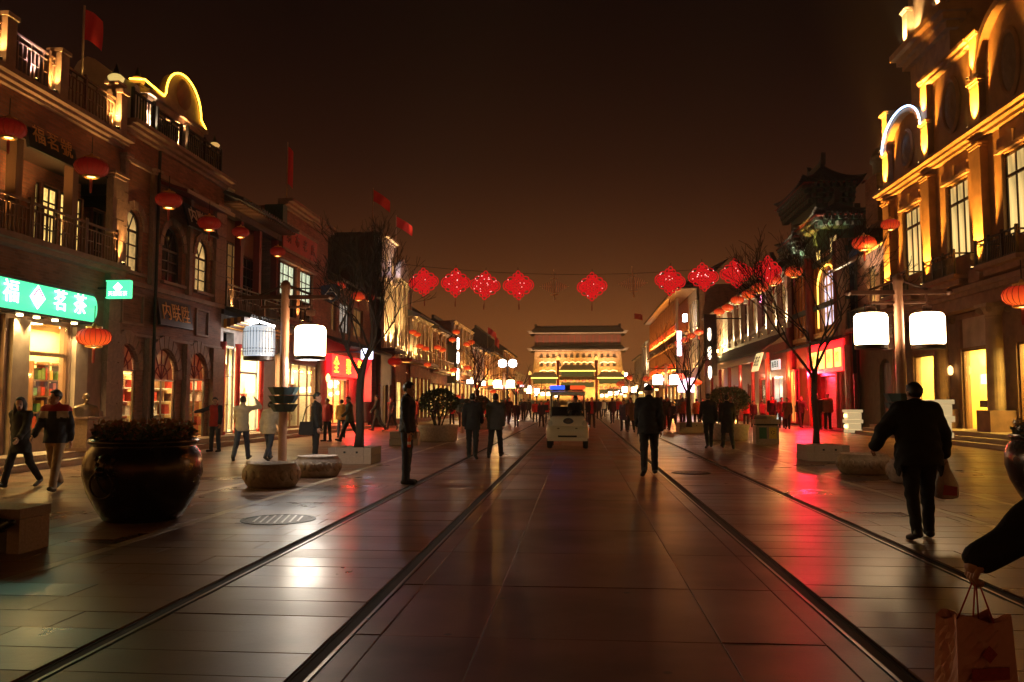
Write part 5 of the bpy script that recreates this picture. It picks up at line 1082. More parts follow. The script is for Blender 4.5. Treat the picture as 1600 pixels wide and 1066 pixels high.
# red lit shop below
M_ROLL = mat('grey_shutter', (.30, .27, .27), .5, .3, scale=3)
Cc.wall(M_DRED, c0, c1, 0, 5.2, [(u(1334), u(1282), .05, 3.0)], name='ground_floor_wall', d=-.03)
for k in range(16): Cc.piece('shutter_slat', M_ROLL, u(1334), u(1282), -.32, -.27 + .015 * (k % 2), .06 + k * .184, .236 + k * .184)
for a in (u(1336), u(1277)):
    mb = MB(); mb.lathe([(.22, 0), (.22, 4.5)], 12, (Cc.x(.3), a, 0)); mb.build('red_column', M_RED, Cc.root)
s0, s1 = u(1333), u(1285); zs = Cc.z(1310, 558, .6)
t = thing('lightbox_sign', 'row of glowing yellow character boxes on a red lit board, right side', 'sign', (Cc.x(.6), s0, zs)); S_ = Fac(t, XR, -1); S_.part('red_board', emit('red_sign_lit', (1, .012, .03), 1.6, (.5, .02, .02)), [(s0 - .2, s1 + .3, .45, .55, zs - .75, zs + .95)])
E_YB = emit('yellow_box_lit', (1, .62, .10), 2.2)
for k, ch in enumerate('都一处馆'):
    a = s1 - .55 - k * (s1 - s0 - 1.1) / 3; b_ = S_.part('character_box', E_YB, [(a - .46, a + .46, .56, .62, zs - .5, zs + .5)]); S_.text(ch, .62, emit('character_glow', (1, .22, .015), .8), a, zs, .63, parent=t, name='character', extrude=.006)
lamp('AREA', Cc.root, (Cc.x(1.2), (s0 + s1) / 2, zs - .7), 330, (1, .012, .022), 2.4, aim=(-.1, 0, -1), name='sign_glow_lamp', size_y=.6)
lamp('POINT', Cc.root, (Cc.x(.8), u(1277) + .4, 3.2), 90, (1, .012, .04), .12, name='sign_glow_lamp')
Cc.tiles(c0, c1, 1.3, 4.75, .0, 5.15)
mb = MB(); mb.box(Cc.x(.3), Cc.x(.36), u(1336) - .25, u(1336) + .25, 1.6, 4.3); mb.build('rope_light_panel', emit('gold_rope_light', (1, .5, .06), 3), Cc.root) if False else None
# ---------------------------------------------------------------- long house with uplit white pilasters
XD = 14.0
D = building('white_pilaster_house', 'long two storey house with uplit white pilasters above a dark tiled awning', XD, -1, c1 + .02)
u = D.u; d0, d1 = c1 + .02, u(1131)
px_p = [1236, 1219, 1203, 1188, 1174, 1162, 1151, 1141]
pls = [u(p) for p in px_p]
ops = [(pls[i] + .45, pls[i + 1] - .45, 7.2, 9.75) for i in range(len(pls) - 1)]
M_GREYW = mat('grey_white_render', (.42, .37, .31), .75, scale=2, bump=.15)
D.wall(M_GREYW, d0, d1, 5.6, 10.3, ops, name='upper_wall')
for o in ops: D.window(*o, 0, -.15, 2, 3, M_DRED, W_DIM if random.random() < .4 else W_DARK, fw=.1, mw=.06)
D.part('sill_band', M_GREYW, [(d0, d1, 0, .12, 6.85, 7.0)])
for a in pls:
    D.pilaster(M_GREYW, a - .3, a + .3, 6.45, 9.85, .18, True); D.uplight(a, 6.4, .48, 17, (1, .76, .45), 70, .2)
D.cornice(M_GREYW, d0, d1, 10.05, ((.2, .1), (.4, .1), (.65, .12))); D.mass(M_BRICK, d0, d1, 10.3, 9, -.4)
mb = MB(); P = lambda uu, d, z: (D.x(d), uu, z); q0, q1 = d0, d1 + .3
mb.add([P(q0, .3, 10.42), P(q1, .3, 10.42), P(q1, -5, 14.6), P(q0, -5, 14.6), P(q0, -10, 10.4), P(q1, -10, 10.4)], [(0, 1, 2, 3), (3, 2, 5, 4), (1, 5, 2), (0, 3, 4)]); r = mb.build('pitched_roof', M_TILE, D.root)
for k in range(70):
    a = q0 + .2 + k * (q1 - q0 - .4) / 69
    mb = MB() if k == 0 else mb
    if k == 0: mb.tube([(D.x(.3), a, 10.45), (D.x(-5), a, 14.63)], .07, 5); tile_me = mb.mesh('roof_tile', M_TILE, (D.x(.3), a, 10.45))
    put('roof_tile', tile_me, r, (D.x(.3) - D.root.location[0], a - D.root.location[1], 10.45 - D.root.location[2]))
mb = MB(); mb.box(D.x(-4.8), D.x(-5.2), q0, q1, 14.55, 15.0); mb.prism([(q1 - 1.2, 15.0), (q1 + .4, 15.0), (q1 + .7, 16.2), (q1 - .1, 15.6)], D.fn(), -4.8, -5.2); mb.build('ridge', M_TILE, r)
D.tiles(d0, d1 + .2, 1.7, 4.9, .0, 6.2, .26); D.part('awning_beam', M_DRED, [(d0, d1, 1.1, 1.3, 4.4, 4.85)])
for a in [d0 + .3 + k * (d1 - d0 - .6) / 5 for k in range(6)]:
    mb = MB(); mb.lathe([(.22, 0), (.22, .15), (.15, .2), (.15, 4.4)], 10, (D.x(1.2), a, 0)); mb.build('red_column', M_RED, D.root)
dops = [(u(1242), u(1232), .1, 3.6), (u(1223), u(1206), .1, 3.3), (u(1200), u(1186), .1, 3.3), (u(1178), u(1168), .1, 3.0), (u(1158), u(1146), .1, 3.0)]
D.wall(M_DRED, d0, d1, 0, 5.6, dops, name='ground_floor_wall')
for o, pm in zip(dops, (lit_window_mat('lit_pane_fire', (1, .30, .05), .9), lit_window_mat('lit_pane_mint', (.72, .85, .74), .55), W_DARK, W_DARK, W_DARK)): D.window(*o, 0, -.14, 2, 2, M_RED, pm, name='shop_window', fw=.12)
D.uplight(u(1204), .12, .5, 20, (1, .5, .15)); lamp('POINT', D.root, (D.x(.7), u(1233), 3.4), 22, (1, .42, .1), .1); lamp('POINT', D.root, (D.x(.8), u(1190), 3.4), 8, (1, .6, .3), .1); lamp('POINT', D.root, (D.x(.6), u(1160), 1.0), 6, (1, .6, .1), .1)
board_sign('plaque', 'small white lit board over the pale shop window on the right', (D.x(1.5), u(1213, 1.5), D.z(1213, 570, 1.5)), 'R', 2.2, .62, .08, emit('white_board_lit', (.9, .95, .85), .6, (.7, .7, .7)), '国茶庄', mat('dark_green_letter', (.03, .1, .06), .5), .45, cat='plaque', group='plaques on the house fronts')
board_sign('plaque', 'slanted yellow lit board under the dark tiled awning', (D.x(1.75), u(1184, 1.75), D.z(1184, 566, 1.75)), 'R', 2.0, 1.3, .08, emit('yellow_board_lit', (1, .75, .3), .8), '茶庄', M_DRED, .8, tilt=-.3, cat='plaque', group='plaques on the house fronts')
D.part('rose_light', emit('pink_lamp', (1, .25, .5), 6), [(u(1197) - .12, u(1197) + .12, .2, .3, 9.0, 9.5)])
# blank brick end of the row
Eb = building('blank_brick_house', 'plain brick wall house with a single floodlight', XD, -1, d1 + .02); e0, e1 = d1 + .02, Eb.u(1102)
Eb.wall(M_BRICK, e0, e1, 0, 10.4, [(e0 + 1.5, e0 + 4.5, .1, 3.2)], name='front_wall'); Eb.window(e0 + 1.5, e0 + 4.5, .1, 3.2, 0, -.14, 3, 2, M_RED, W_DIM, near=False); Eb.mass(M_BRICK, e0, e1, 10.4, 9, -.4)
Eb.part('floodlight', E_UP, [(e0 + .25, e0 + .6, .4, .7, 6.3, 6.6)]); lamp('POINT', Eb.root, (Eb.x(1.2), e0 + .5, 6.5), 120, (1, .72, .3), .12, name='flood_lamp')
Eb.cornice(M_STONE, e0, e1, 10.4)
# ---------------------------------------------------------------- tall orange lit house
XE = 13.2
F = building('orange_gallery_house', 'tall house with two galleries of orange lit columns and red lanterns', XE, -1, e1 + .02); u = F.u; f0, f1 = e1 + .02, u(1030)
zc_ = [0, 5.2, 8.4, 9.4, 14.6]
F.wall(M_STONEL, f0, f0 + 7, 4.6, 14.8, [(f0 + 1 + 2 * k, f0 + 2 + 2 * k, 6, 8.4) for k in range(3)] + [(f0 + 1 + 2 * k, f0 + 2 + 2 * k, 10, 13) for k in range(3)], name='bright_end_wall')
for k in range(3):
    F.window(f0 + 1 + 2 * k, f0 + 2 + 2 * k, 6, 8.4, 0, -.14, 2, 3, M_WOOD, W_YEL, near=False); F.window(f0 + 1 + 2 * k, f0 + 2 + 2 * k, 10, 13, 0, -.14, 2, 3, M_WOOD, W_DIM, near=False)
mb = MB(); mb.box(F.x(-.31), F.x(-9), f0, f1, 0, 14.6); mb.build('body', M_BRICKR, F.root)
F.wall(M_STONEL, f0, f1, 0, 4.6, [(f0 + 1 + 5 * k, f0 + 4.6 + 5 * k, .1, 3.6) for k in range(int((f1 - f0 - 2) / 5))], name='ground_floor_wall')
for k in range(int((f1 - f0 - 2) / 5)): F.window(f0 + 1 + 5 * k, f0 + 4.6 + 5 * k, .1, 3.6, 0, -.14, 3, 2, M_WOODB, (W_YEL, W_ORG, W_PALE)[k % 3], near=False, name='shop_window')
for z0, z1 in ((5.3, 8.3), (9.8, 14.0)):
    F.part('gallery_floor', M_WOODB, [(f0 + 7, f1, 0, 1.6, z0 - .3, z0)]); F.part('gallery_wall', M_DRED, [(f0 + 7, f1, -.3, -.0, z0, z1)])
    n = 14
    for k in range(n):
        a = f0 + 7.3 + k * (f1 - f0 - 7.6) / (n - 1); F.piece('gallery_column', M_OCHRE, a - .16, a + .16, 1.2, 1.5, z0, z1)
        if k < n - 1: lamp('POINT', F.root, (F.x(1.85), a + 1.2, z0 + .25), 11, (1, .30, .035), .1, name='gallery_lamp')
    F.railing(f0 + 7, f1, z0 + .01, z0 + 1.0, 1.52, M_RED, .8, 4)
F.part('gallery_eave', M_WOODB, [(f0 + 7, f1, 0, 1.9, 8.3, 8.5)])
F.tiles(f0 - .3, f1 + .3, 2.4, 14.3, -3.5, 17.4, .5, near=False); mb = MB(); mb.box(F.x(0), F.x(2.3), f0 - .2, f1 + .2, 14.15, 14.22); mb.build('soffit', M_WOODB, F.root)
lamp('POINT', F.root, (F.x(1.1), f0 + 1.6, 11.0), 90, (1, .85, .62), .2, name='flood_lamp'); F.part('floodlight', E_WHITE, [(f0 + 1.2, f0 + 2.0, .9, 1.3, 10.6, 11.4)])
for a in (f0 + .4, f0 + 3, f0 + 6.6): F.uplight(a, 4.7, .5, 16, (1, .66, .25)); F.uplight(a, 8.8, .5, 12, (1, .66, .25))
y = u(1109, 2.6); t = thing('vertical_sign', 'tall dark vertical sign with round white lights on the right', 'sign', (F.x(2.4), y, 4.0)); mb = MB(); mb.box(F.x(2.0), F.x(3.0), y - .15, y + .15, 3.6, 8.6); mb.box(F.x(0), F.x(2.0), y - .05, y + .05, 8.2, 8.3); mb.build('board', M_BLACK, t)
for z in (3.9, 5.5, 7.0): mb = MB(); mb.lathe([(.001, -.62), (.12, -.42), (.16, 0), (.12, .42), (.001, .5)], 10, (F.x(2.6), y - .2, z)); mb.build('light_disc', emit('disc_light', (1, .85, .6), 3), t)
y = u(1063, 1.9); t = thing('vertical_sign', 'pink and white lit vertical sign on the orange gallery house', 'sign', (F.x(1.9), y, 5.0)); mb = MB(); mb.box(F.x(1.7), F.x(2.2), y - .12, y + .12, 6.6, 9.4); mb.build('lit_face', emit('pink_white_sign', (1, .6, .7), 3), t)
y = u(1062, 1.7); t = thing('light_box', 'pink lit sign box at the foot of the orange gallery house', 'sign', (F.x(1.7), y, 2.4)); mb = MB(); mb.box(F.x(.05), F.x(1.9), y - .15, y + .15, 2.6, 4.2); mb.build('lit_face', emit('pink_sign', (1, .55, .75), 4), t)
# ---------------------------------------------------------------- the last houses on the right
XG = 12.6; u_ = lambda px: on_x(px, 600, XG)[0]
G1 = row_house('dark_block_house', 'dark flat roofed house with a few white lights, far right', XG, -1, f1 + .05, u_(1004), 12.2, 4.4, M_BRICKR, (W_DARK, W_DIM, W_PALE), 5, 0, (1, .6, .2), 'flat', storeys=3)
lamp('POINT', G1.root, (G1.x(.8), u_(1012), 8.5), 40, (1, .85, .5), .15, name='flood_lamp')
G2 = row_house('statue_roof_house', 'narrow house with a figure like roof finial and a yellow floodlight, far right', XG, -1, u_(1004) + .03, u_(992), 10.5, 4.4, M_OCHRE, (W_DIM, W_YEL), 4, 60, (1, .6, .2), 'pitched')
G3 = row_house('last_right_house', 'last low house on the right before the gate square', XG, -1, u_(992) + .03, u_(983), 7.4, 4.2, M_BRICKR, (W_ORG, W_YEL), 4, 60, (1, .55, .15), 'pitched')
y = u_(986); mb = MB(); lamp('POINT', G3.root, (G3.x(1.5), y, 8.0), 90, (1, .8, .5), .2); G3.part('floodlight', E_WHITE, [(y - .5, y + .5, .9, 1.5, 7.6, 8.4)])
# ================================================================== THE GATE TOWER AT THE END OF THE STREET
GX, GY = -.3, 400.0
W_G = thing('gate_tower', 'massive old gate tower with two dark tiled roofs closing the street', 'tower', (GX, GY, 0))
M_GB = brick_mat('gate_brick', (.30, .22, .14), (.35, .28, .2), .5, .25)
gz = lambda py: on_y(902, py, GY)[1]
def slabbox(name, m, hw, y0, y1, z0, z1): mb = MB(); mb.box(GX - hw, GX + hw, y0, y1, z0, z1); return mb.build(name, m, W_G)
mb = MB(); mb.prism([(-25, 0), (25, 0), (22.3, 12), (-22.3, 12)], lambda a, c, d: (GX + a, d, c), GY, GY + 30); mb.build('stone_base', M_GB, W_G)
zA, zB = 12.0, gz(549)
for r_, py in enumerate((558.5, 571.5, 585)):
    pass
# body wall with rows of arrow windows
F = Fac(W_G, 0, 1)
mb = MB(); mb.prism([(-22.0, zA), (22.0, zA), (20.6, zB), (-20.6, zB)], lambda a, c, d: (GX + a, d, c), GY + 1.2, GY + 20); mb.build('wall', M_GB, W_G)
for py in (556.5, 570.5, 584):
    z = gz(py)
    for k in range(13):
        x = GX - 17.4 + k * 2.9
        o = bpy.data.objects.new('window', unit_box(M_DARK)); COL.objects.link(o); o.parent = W_G; o.location = (x - GX, 1.0 + .1, z); o.scale = (1.3, .5, 1.5)
        q = put('sill', unit_box(M_STONEL), W_G, (x - GX, .95, z - .85), (0, 0, 0), (1.6, .6, .2))
def hip_roof(hw_e, hw_r, z0, z1, y0, y1, m, name):
    yc = (y0 + y1) / 2; mb = MB()
    mb.add([(GX - hw_e, y0, z0), (GX + hw_e, y0, z0), (GX + hw_e, y1, z0), (GX - hw_e, y1, z0), (GX - hw_r, yc, z1), (GX + hw_r, yc, z1)], [(0, 1, 5, 4), (1, 2, 5), (2, 3, 4, 5), (3, 0, 4), (0, 3, 2, 1)])
    mb.box(GX - hw_e, GX + hw_e, y0, y0 + .4, z0 - .45, z0 - .01); r = mb.build(name, m, W_G)
    for s in (-1, 1):
        mb = MB(); mb.prism([(s * (hw_e - 2), z0), (s * hw_e, z0 + .1), (s * (hw_e + 1.1), z0 + 1.0), (s * (hw_e - 1.6), z0 + .7)], lambda a, c, d: (GX + a, d, c), y0 - .1, y0 + .8); mb.build('corner_tip', m, r)
    return r
zl, zr = gz(547), gz(536)
M_GROOF = mat('grey_gate_tile', (.26, .235, .21), .8, scale=1, bump=.2)
hip_roof(23.6, 21.2, zl, zr, GY - 1.6, GY + 23, M_GROOF, 'lower_roof')
slabbox('upper_wall', mat('red_gate_timber', (.075, .035, .025), .6), 20.8, GY + 1.6, GY + 19, zr - 1.2, gz(522))
for k in range(14): slabbox('upper_column', M_DRED, .3, GY + 1.3, GY + 1.59, zr - .5, gz(524)).location.x = -19.5 + k * 3
zu, zt = gz(520), gz(508)
r = hip_roof(23.4, 20.6, zu, zt, GY - 1.4, GY + 22, M_GROOF, 'upper_roof')
mb = MB(); mb.box(GX - 20.6, GX + 20.6, GY + 9.9, GY + 10.7, zt - .2, zt + .6)
for s in (-1, 1): mb.box(GX + s * 20.0, GX + s * 21.2, GY + 9.7, GY + 10.9, zt - .2, zt + 1.5)
mb.build('ridge', M_TILE, r)
mb = MB(); mb.prism([(-3.2, 0), (-3.2, 5)] + [(-3.2 * math.cos(PI * k / 12), 5 + 3.2 * math.sin(PI * k / 12)) for k in range(13)] + [(3.2, 5), (3.2, 0)], lambda a, c, d: (GX + a, d, c), GY - .35, GY + .1); mb.build('gateway_door', M_DRED, W_G)
for k in range(13):
    x = GX - 18 + k * 3.0
    lamp('SPOT', W_G, (x, GY - 4.0, 10.5), 150, (1, .48, .11), .4, 80, .8, (0, .42, 1), 'flood_lamp')
for k in range(9): lamp('SPOT', W_G, (GX - 20 + k * 5, GY - 7, .6), 620, (1, .46, .10), .4, 90, .8, (0, .8, 1), 'flood_lamp')
for s in (-1, 1): lamp('SPOT', W_G, (GX + s * 12, GY - 18, 6), 4200, (1, .5, .24), .5, 60, .8, (0, .62, 1), 'flood_lamp')
# the memorial archway in front of it
PY = 270.0; W_P = thing('memorial_archway', 'five bay memorial archway with yellow lit roofs in front of the gate tower', 'archway', (0, PY, 0))
pz = lambda py: on_y(902, py, PY)[1]; pxx = lambda px: on_y(px, 600, PY)[0]
posts = [(828, 586), (872, 563), (932, 563), (974, 586)]
for px, py in posts:
    x = pxx(px); mb = MB(); mb.lathe([(.75, 0), (.75, 1.2), (.42, 1.4), (.40, pz(py) - 1), (.55, pz(py) - .9), (.5, pz(py))], 12, (x, PY, 0)); mb.build('post', M_DRED, W_P)
    mb = MB(); mb.lathe([(.5, 0), (.6, .5), (.3, 1.2), (.001, 1.4)], 10, (x, PY, pz(py))); mb.build('post_cap', emit('yellow_cap_lit', (1, .55, .1), 1.5), W_P)
E_ROPE = emit('yellow_rope_light', (1, .60, .08), 3.2)
for k in range(6): lamp('SPOT', W_P, (-15 + k * 6, PY - 9, .5), 150, (1, .48, .12), .3, 80, .8, (0, .8, 1), 'flood_lamp')
for a, c, pyr in ((833, 869, 591), (877, 928, 580), (936, 972, 591)):
    x0, x1 = pxx(a), pxx(c); z = pz(pyr); xm = (x0 + x1) / 2
    mb = MB(); mb.prism([(x0 - 1, z), (x1 + 1, z), (x1 - .6, z + 1.9), (x0 + .6, z + 1.9)], lambda p, q, d: (p, d, q), PY - 1.3, PY + 1.3); mb.build('roof', M_TILE, W_P)
    mb = MB(); mb.box(x0, x1, PY - .5, PY + .5, z - 1.8, z - .02); mb.build('bracket_beam', M_GTILE, W_P)
    mb = MB(); mb.box(x0 - .6, x1 + .6, PY - 1.42, PY - 1.32, z - .15, z + .22); mb.build('rope_light', E_ROPE, W_P)
    mb = MB(); mb.box(x0, x1, PY - .4, PY + .4, z - 5.2, z - 3.6); mb.build('painted_beam', M_GTILE, W_P)
    n = 5
    for k in range(n): 
        mb = MB(); mb.lathe([(.001, -.4), (.5, -.3), (.62, 0), (.5, .3), (.001, .4)], 10, (x0 + (k + .5) * (x1 - x0) / n, PY - .6, z - 3.2)); mb.build('lantern', emit('red_lantern_far', (1, .04, .02), .7), W_P)
# swags of light bulbs hung across the gate tower front
for py, a, c in ((567, 843, 872), (567, 880, 928), (567, 938, 962), (580, 843, 868), (580, 940, 965)):
    z = gz(py); x0, x1 = on_y(a, 600, GY - 2)[0], on_y(c, 600, GY - 2)[0]; n = max(2, round((x1 - x0) / 3.2)); pts = []
    for k in range(n * 8 + 1):
        t = k / 8; pts.append((x0 + (x1 - x0) * t / n, GY - 1.9, z + .55 * abs(math.sin(PI * t)) - .2))
    mb = MB(); mb.tube(pts, .17, 5); o = mb.build('light_garland', emit('garland_light', (1, .68, .2), 2.4), W_G)
# ================================================================== STREET FURNITURE
def puts(name, mb, m, parent, smooth=False, **k):
    return put(name, mb.mesh(name, m, smooth=smooth), parent, **k)
# ---------------------------------------------------------------- street lamps with two drum lanterns
def make_lamp():
    t = thing('street_lamp', 'x', 'street lamp')
    b = MB(); b.lathe([(.15, 0), (.15, .1), (.125, .14), (.10, .3), (.088, .34), (.085, 3.78), (.10, 3.8), (.11, 3.86), (.08, 3.93), (.03, 3.97), (.001, 3.98)], 14); puts('pole', b, M_POLE, t, True)
    b = MB(); b.box(-.93, .93, -.035, .035, 3.58, 3.66); b.box(-.5, .5, -.03, .03, 3.40, 3.445)
    for s in (-1, 1):
        b.lathe([(.02, -.06), (.06, -.03), (.075, 0), (.06, .03), (.02, .06)], 8, (s * .95, 0, 3.62)); b.tube([(s * .09, 0, 3.85), (s * .3, 0, 3.76), (s * .55, 0, 3.67)], .025, 5); b.box(s * .52 - .02, s * .52 + .02, -.02, .02, 3.44, 3.58)
        b.tube([(s * .53, 0, 3.4), (s * .53, 0, 3.14)], .016, 5); b.box(s * .53 - .09, s * .53 + .09, -.01, .01, 3.24, 3.36)
    puts('cross_arm', b, mat('dark_arm_wood', (.10, .04, .025), .45, bump=.05), t)
    return t
def drum(t, x, z, em, ribs):
    b = MB(); R, H = .31, .62
    prof = [(R * .80, 0), (R * .97, .015), (R, .05), (R, H - .1), (R * .96, H - .05), (R * .84, H - .012), (R * .6, H)]
    b.lathe(prof, 28, (0, 0, 0)); d = puts('lantern', b, em, t, True, loc=(x, 0, z))
    b = MB(); b.lathe([(R * .6, -.09), (R * .98, -.08), (R * 1.0, -.004), (R * .9, 0), (.001, 0)], 28); puts('lantern_base', b, M_WOOD, d)
    b = MB(); b.lathe([(R * .55, H + .002), (R * .5, H + .03), (.03, H + .05), (.001, H + .09)], 16); puts('lantern_cap', b, M_WOOD, d)
    if ribs:
        for k in range(32):
            a = 2 * PI * k / 32; put('cage_rod', unit_box(M_WOOD), d, ((R + .008) * math.cos(a), (R + .008) * math.sin(a), H * .47), (0, 0, a), (.007, .009, H * .9))
        for zz in (.09, .15, H - .13):
            b = MB(); b.tube([((R + .013) * math.cos(2 * PI * k / 24), (R + .013) * math.sin(2 * PI * k / 24), zz) for k in range(24)], .006, 4, closed=True); puts('cage_hoop', b, M_WOOD, d)
    return d
def basket(t, z0=1.30, s=1.0):
    for k in range(3):
        b = MB(); z = z0 + k * .17 * s; n = 8; r0, r1 = .19 * s + .02 * k * s, .29 * s + .015 * k * s
        b.lathe([(r0, 0), (r1, .155 * s), (r1 - .02, .155 * s), (r0 - .02, .02)], n, (0, 0, z), a0=PI / 8); puts('flower_tray', b, M_TEAL, t)
L1 = make_lamp(); L1.location = (-5.93, 16.4, 0); L1['label'] = 'left street lamp whose caged drum lantern is dimmer than its glowing twin'; L1['group'] = 'street lamps with two drum lanterns'
basket(L1)
drum(L1, -.53, 2.42, E_LANT2, True); drum(L1, .53, 2.42, E_LANT, False)
lamp('POINT', L1, (-5.93 + .53, 16.4 - .02, 2.2), 8, (1, .95, .85), .25)
L2 = make_lamp(); L2.location = (6.2, 16.6, 0); L2['label'] = 'right street lamp with two glowing white drum lanterns behind the man with the bag'; L2['group'] = 'street lamps with two drum lanterns'
basket(L2, 1.15, 1.03); drum(L2, -.53, 2.6, E_LANT, False); drum(L2, .53, 2.6, E_LANT, False)
far = [(-5.9, 66, 'pair of white drum lanterns left of the patrol cart, the nearer far lamp'), (5.6, 54, 'white twin lantern lamp right behind the walking man with the cap'), (-5.9, 108, 'small twin lantern lamp left of the patrol cart, second in line'), (5.8, 96, 'small twin lantern lamp over the crowd right of the cart'),
       (-5.9, 150, 'tiny white twin lamp far along the left side'), (5.8, 140, 'tiny white twin lamp far along the right side'), (-5.9, 200, 'farthest left twin lamp before the gate'), (5.8, 190, 'farthest right twin lamp before the gate')]
for x, y, lab in far:
    c = copy_tree(L2); c.location = (x, y, 0); c['label'] = lab
    for o in [o for o in c.children if o.type == 'LIGHT']: bpy.data.objects.remove(o)
# twin globe lamp high on the far left
t = thing('street_lamp', 'tall post with two round white globe lamps far on the left', 'street lamp', (on_y(793, 600, 100)[0], 100, 0)); zz = on_y(793, 568, 100)[1]
b = MB(); b.lathe([(.12, 0), (.08, zz - .2)], 8); b.box(-.9, .9, -.04, .04, zz - .4, zz - .32); puts('pole', b, M_IRON, t)
for s in (-1, 1): b = MB(); b.lathe([(.001, -.5), (.4, -.35), (.52, 0), (.4, .35), (.001, .5)], 12); puts('globe', b, E_WHITE, t, True, loc=(s * .62, 0, zz))
# ---------------------------------------------------------------- low round stone planters at the lamp feet
M_SHRUBSOIL = M_SOIL
def stone_bowl(x, y, r, label, h=.42):
    t = thing('stone_planter', label, 'planter', (x, y, 0), 0, 'low round stone planters at the lamp posts')
    b = MB(); b.lathe([(r * .78, 0), (r * .86, .03), (r * .97, .13), (r, .24), (r * .96, .33), (r * .84, h - .03), (r * .86, h), (r * .74, h), (r * .70, h - .07)], 32); puts('bowl', b, M_CONC, t, True)
    b = MB(); b.lathe([(.001, h - .06), (r * .71, h - .06)], 24); puts('soil', b, M_SOIL, t)
    for k in range(16):
        a = 2 * PI * k / 16; put('petal_relief', petal, t, (r * .97 * math.cos(a), r * .97 * math.sin(a), .22), (0, 0, a), (1, 1, 1))
    return t
b = MB(); b.lathe([(.001, -.1), (.06, -.06), (.085, 0), (.06, .07), (.001, .1)], 8, sx=.3); petal = b.mesh('petal', M_CONC, smooth=True)
stone_bowl(-5.45, 14.55, .50, 'round stone planter in front of the left street lamp'); stone_bowl(-5.25, 16.55, .47, 'round stone planter just right of the left lamp post')
stone_bowl(5.95, 18.1, .55, 'round stone planter left of the man with the bag'); stone_bowl(6.25, 16.2, .50, 'round stone planter half hidden behind the man with the bag')
# ---------------------------------------------------------------- great bronze vats with flowers
def leaf_mesh(name, m, n, spread, h, seed, size=.07):
    rnd = random.Random(seed); vs = []; fs = []
    for i in range(n):
        a = rnd.random() * 2 * PI; rr = spread * math.sqrt(rnd.random()); z = h * rnd.random() ** .8
        c = Vector((rr * math.cos(a), rr * math.sin(a), z)); d = Vector((rnd.gauss(0, 1), rnd.gauss(0, 1), rnd.gauss(.4, .8))).normalized(); s = d.orthogonal().normalized(); L = size * rnd.uniform(.6, 1.4); k = len(vs)
        vs += [c, c + d * L * .5 + s * L * .28, c + d * L, c + d * L * .5 - s * L * .28]; fs.append((k, k + 1, k + 2, k + 3))
    me = bpy.data.meshes.new(name); me.from_pydata([tuple(v) for v in vs], [], fs); me.materials.append(m); return me
M_LEAF = mat('leaf_green', (.085, .10, .04), .5, scale=20, bump=0); M_LEAFR = mat('leaf_rust', (.30, .16, .06), .5, scale=20, bump=0); M_LEAFD = mat('leaf_dark', (.03, .05, .022), .5, scale=20, bump=0); M_PETAL = mat('flower_red', (.40, .11, .05), .5, bump=0)
def vat(x, y, label, rz):
    t = thing('bronze_vat', label, 'planter', (x, y, 0), rz, 'big dark bronze vats with flowers')
    pr = [(.44, 0), (.47, .02), (.56, .16), (.66, .36), (.72, .58), (.715, .74), (.68, .86), (.625, .93), (.62, .955), (.66, .975), (.665, 1.01), (.63, 1.03), (.58, 1.03), (.56, .95), (.55, .9)]
    b = MB(); b.lathe(pr, 64); puts('vat', b, M_BRONZE, t, True)
    b = MB(); b.lathe([(.001, .94), (.57, .94)], 24); puts('soil', b, M_SOIL, t)
    for a in (math.radians(260), math.radians(80)):
        h = bpy.data.objects.new('lion_mask', None); bpy.data.objects.remove(h)
        ca, sa = math.cos(a), math.sin(a); M3 = Matrix(((ca, -sa, 0), (sa, ca, 0), (0, 0, 1)))
        b = MB()
        b.lathe([(.001, -.15), (.07, -.13), (.12, -.07), (.135, 0), (.12, .08), (.08, .14), (.001, .17)], 14, (.68, 0, .70), sx=.75)
        b.lathe([(.001, -.06), (.05, -.04), (.06, 0), (.04, .05), (.001, .06)], 10, (.79, 0, .66))
        for s in (-1, 1):
            b.lathe([(.001, -.03), (.025, 0), (.001, .03)], 8, (.775, s * .055, .745)); b.lathe([(.001, -.04), (.035, 0), (.001, .05)], 8, (.70, s * .12, .80))
            for q in range(5): b.lathe([(.001, -.03), (.03, 0), (.001, .03)], 6, (.70, s * (.13 - .01 * abs(q - 2)), .58 + q * .05))
        b.v = [tuple(M3 @ Vector(p)) for p in b.v]; m_ = puts('lion_mask', b, M_BRONZE, t, True)
        b = MB(); pts = [(.735 + .03 * math.sin(PI * k / 24 * 2) * 0, .165 * math.sin(2 * PI * k / 24), .50 - .165 * math.cos(2 * PI * k / 24) + .0) for k in range(24)]
        pts = [(.755 - .10 * max(0, (.56 - z)) , yv, z) for _, yv, z in pts]; b.tube(pts, .012, 6, closed=True); b.v = [tuple(M3 @ Vector(p)) for p in b.v]; puts('ring_handle', b, M_BRONZE, m_, True)
    p = thing('flower_bed', ('bed of rust red flowers and dark leaves filling the left vat' if x < 0 else 'bed of flowers and leaves in the vat cut off by the right edge'), 'plant', (x, y, .94), 0, 'flowers in the bronze vats')
    puts_me = [(leaf_mesh('leaves', M_LEAF, 900, .60, .22, 3, .075), 'leaves'), (leaf_mesh('leaves', M_LEAFD, 600, .62, .18, 4, .08), 'leaves'), (leaf_mesh('leaves', M_LEAFR, 850, .61, .29, 5, .065), 'leaves'), (leaf_mesh('petals', M_PETAL, 420, .6, .31, 6, .045), 'petals')]
    for me, nm in puts_me: put(nm, me, p, kind='stuff')
vat(-5.60, 10.42, 'big dark bronze vat with a lion mask and ring on the left pavement', .0)
vat(6.95, 12.7, 'big dark bronze vat cut off by the right edge of the picture', 2.4)
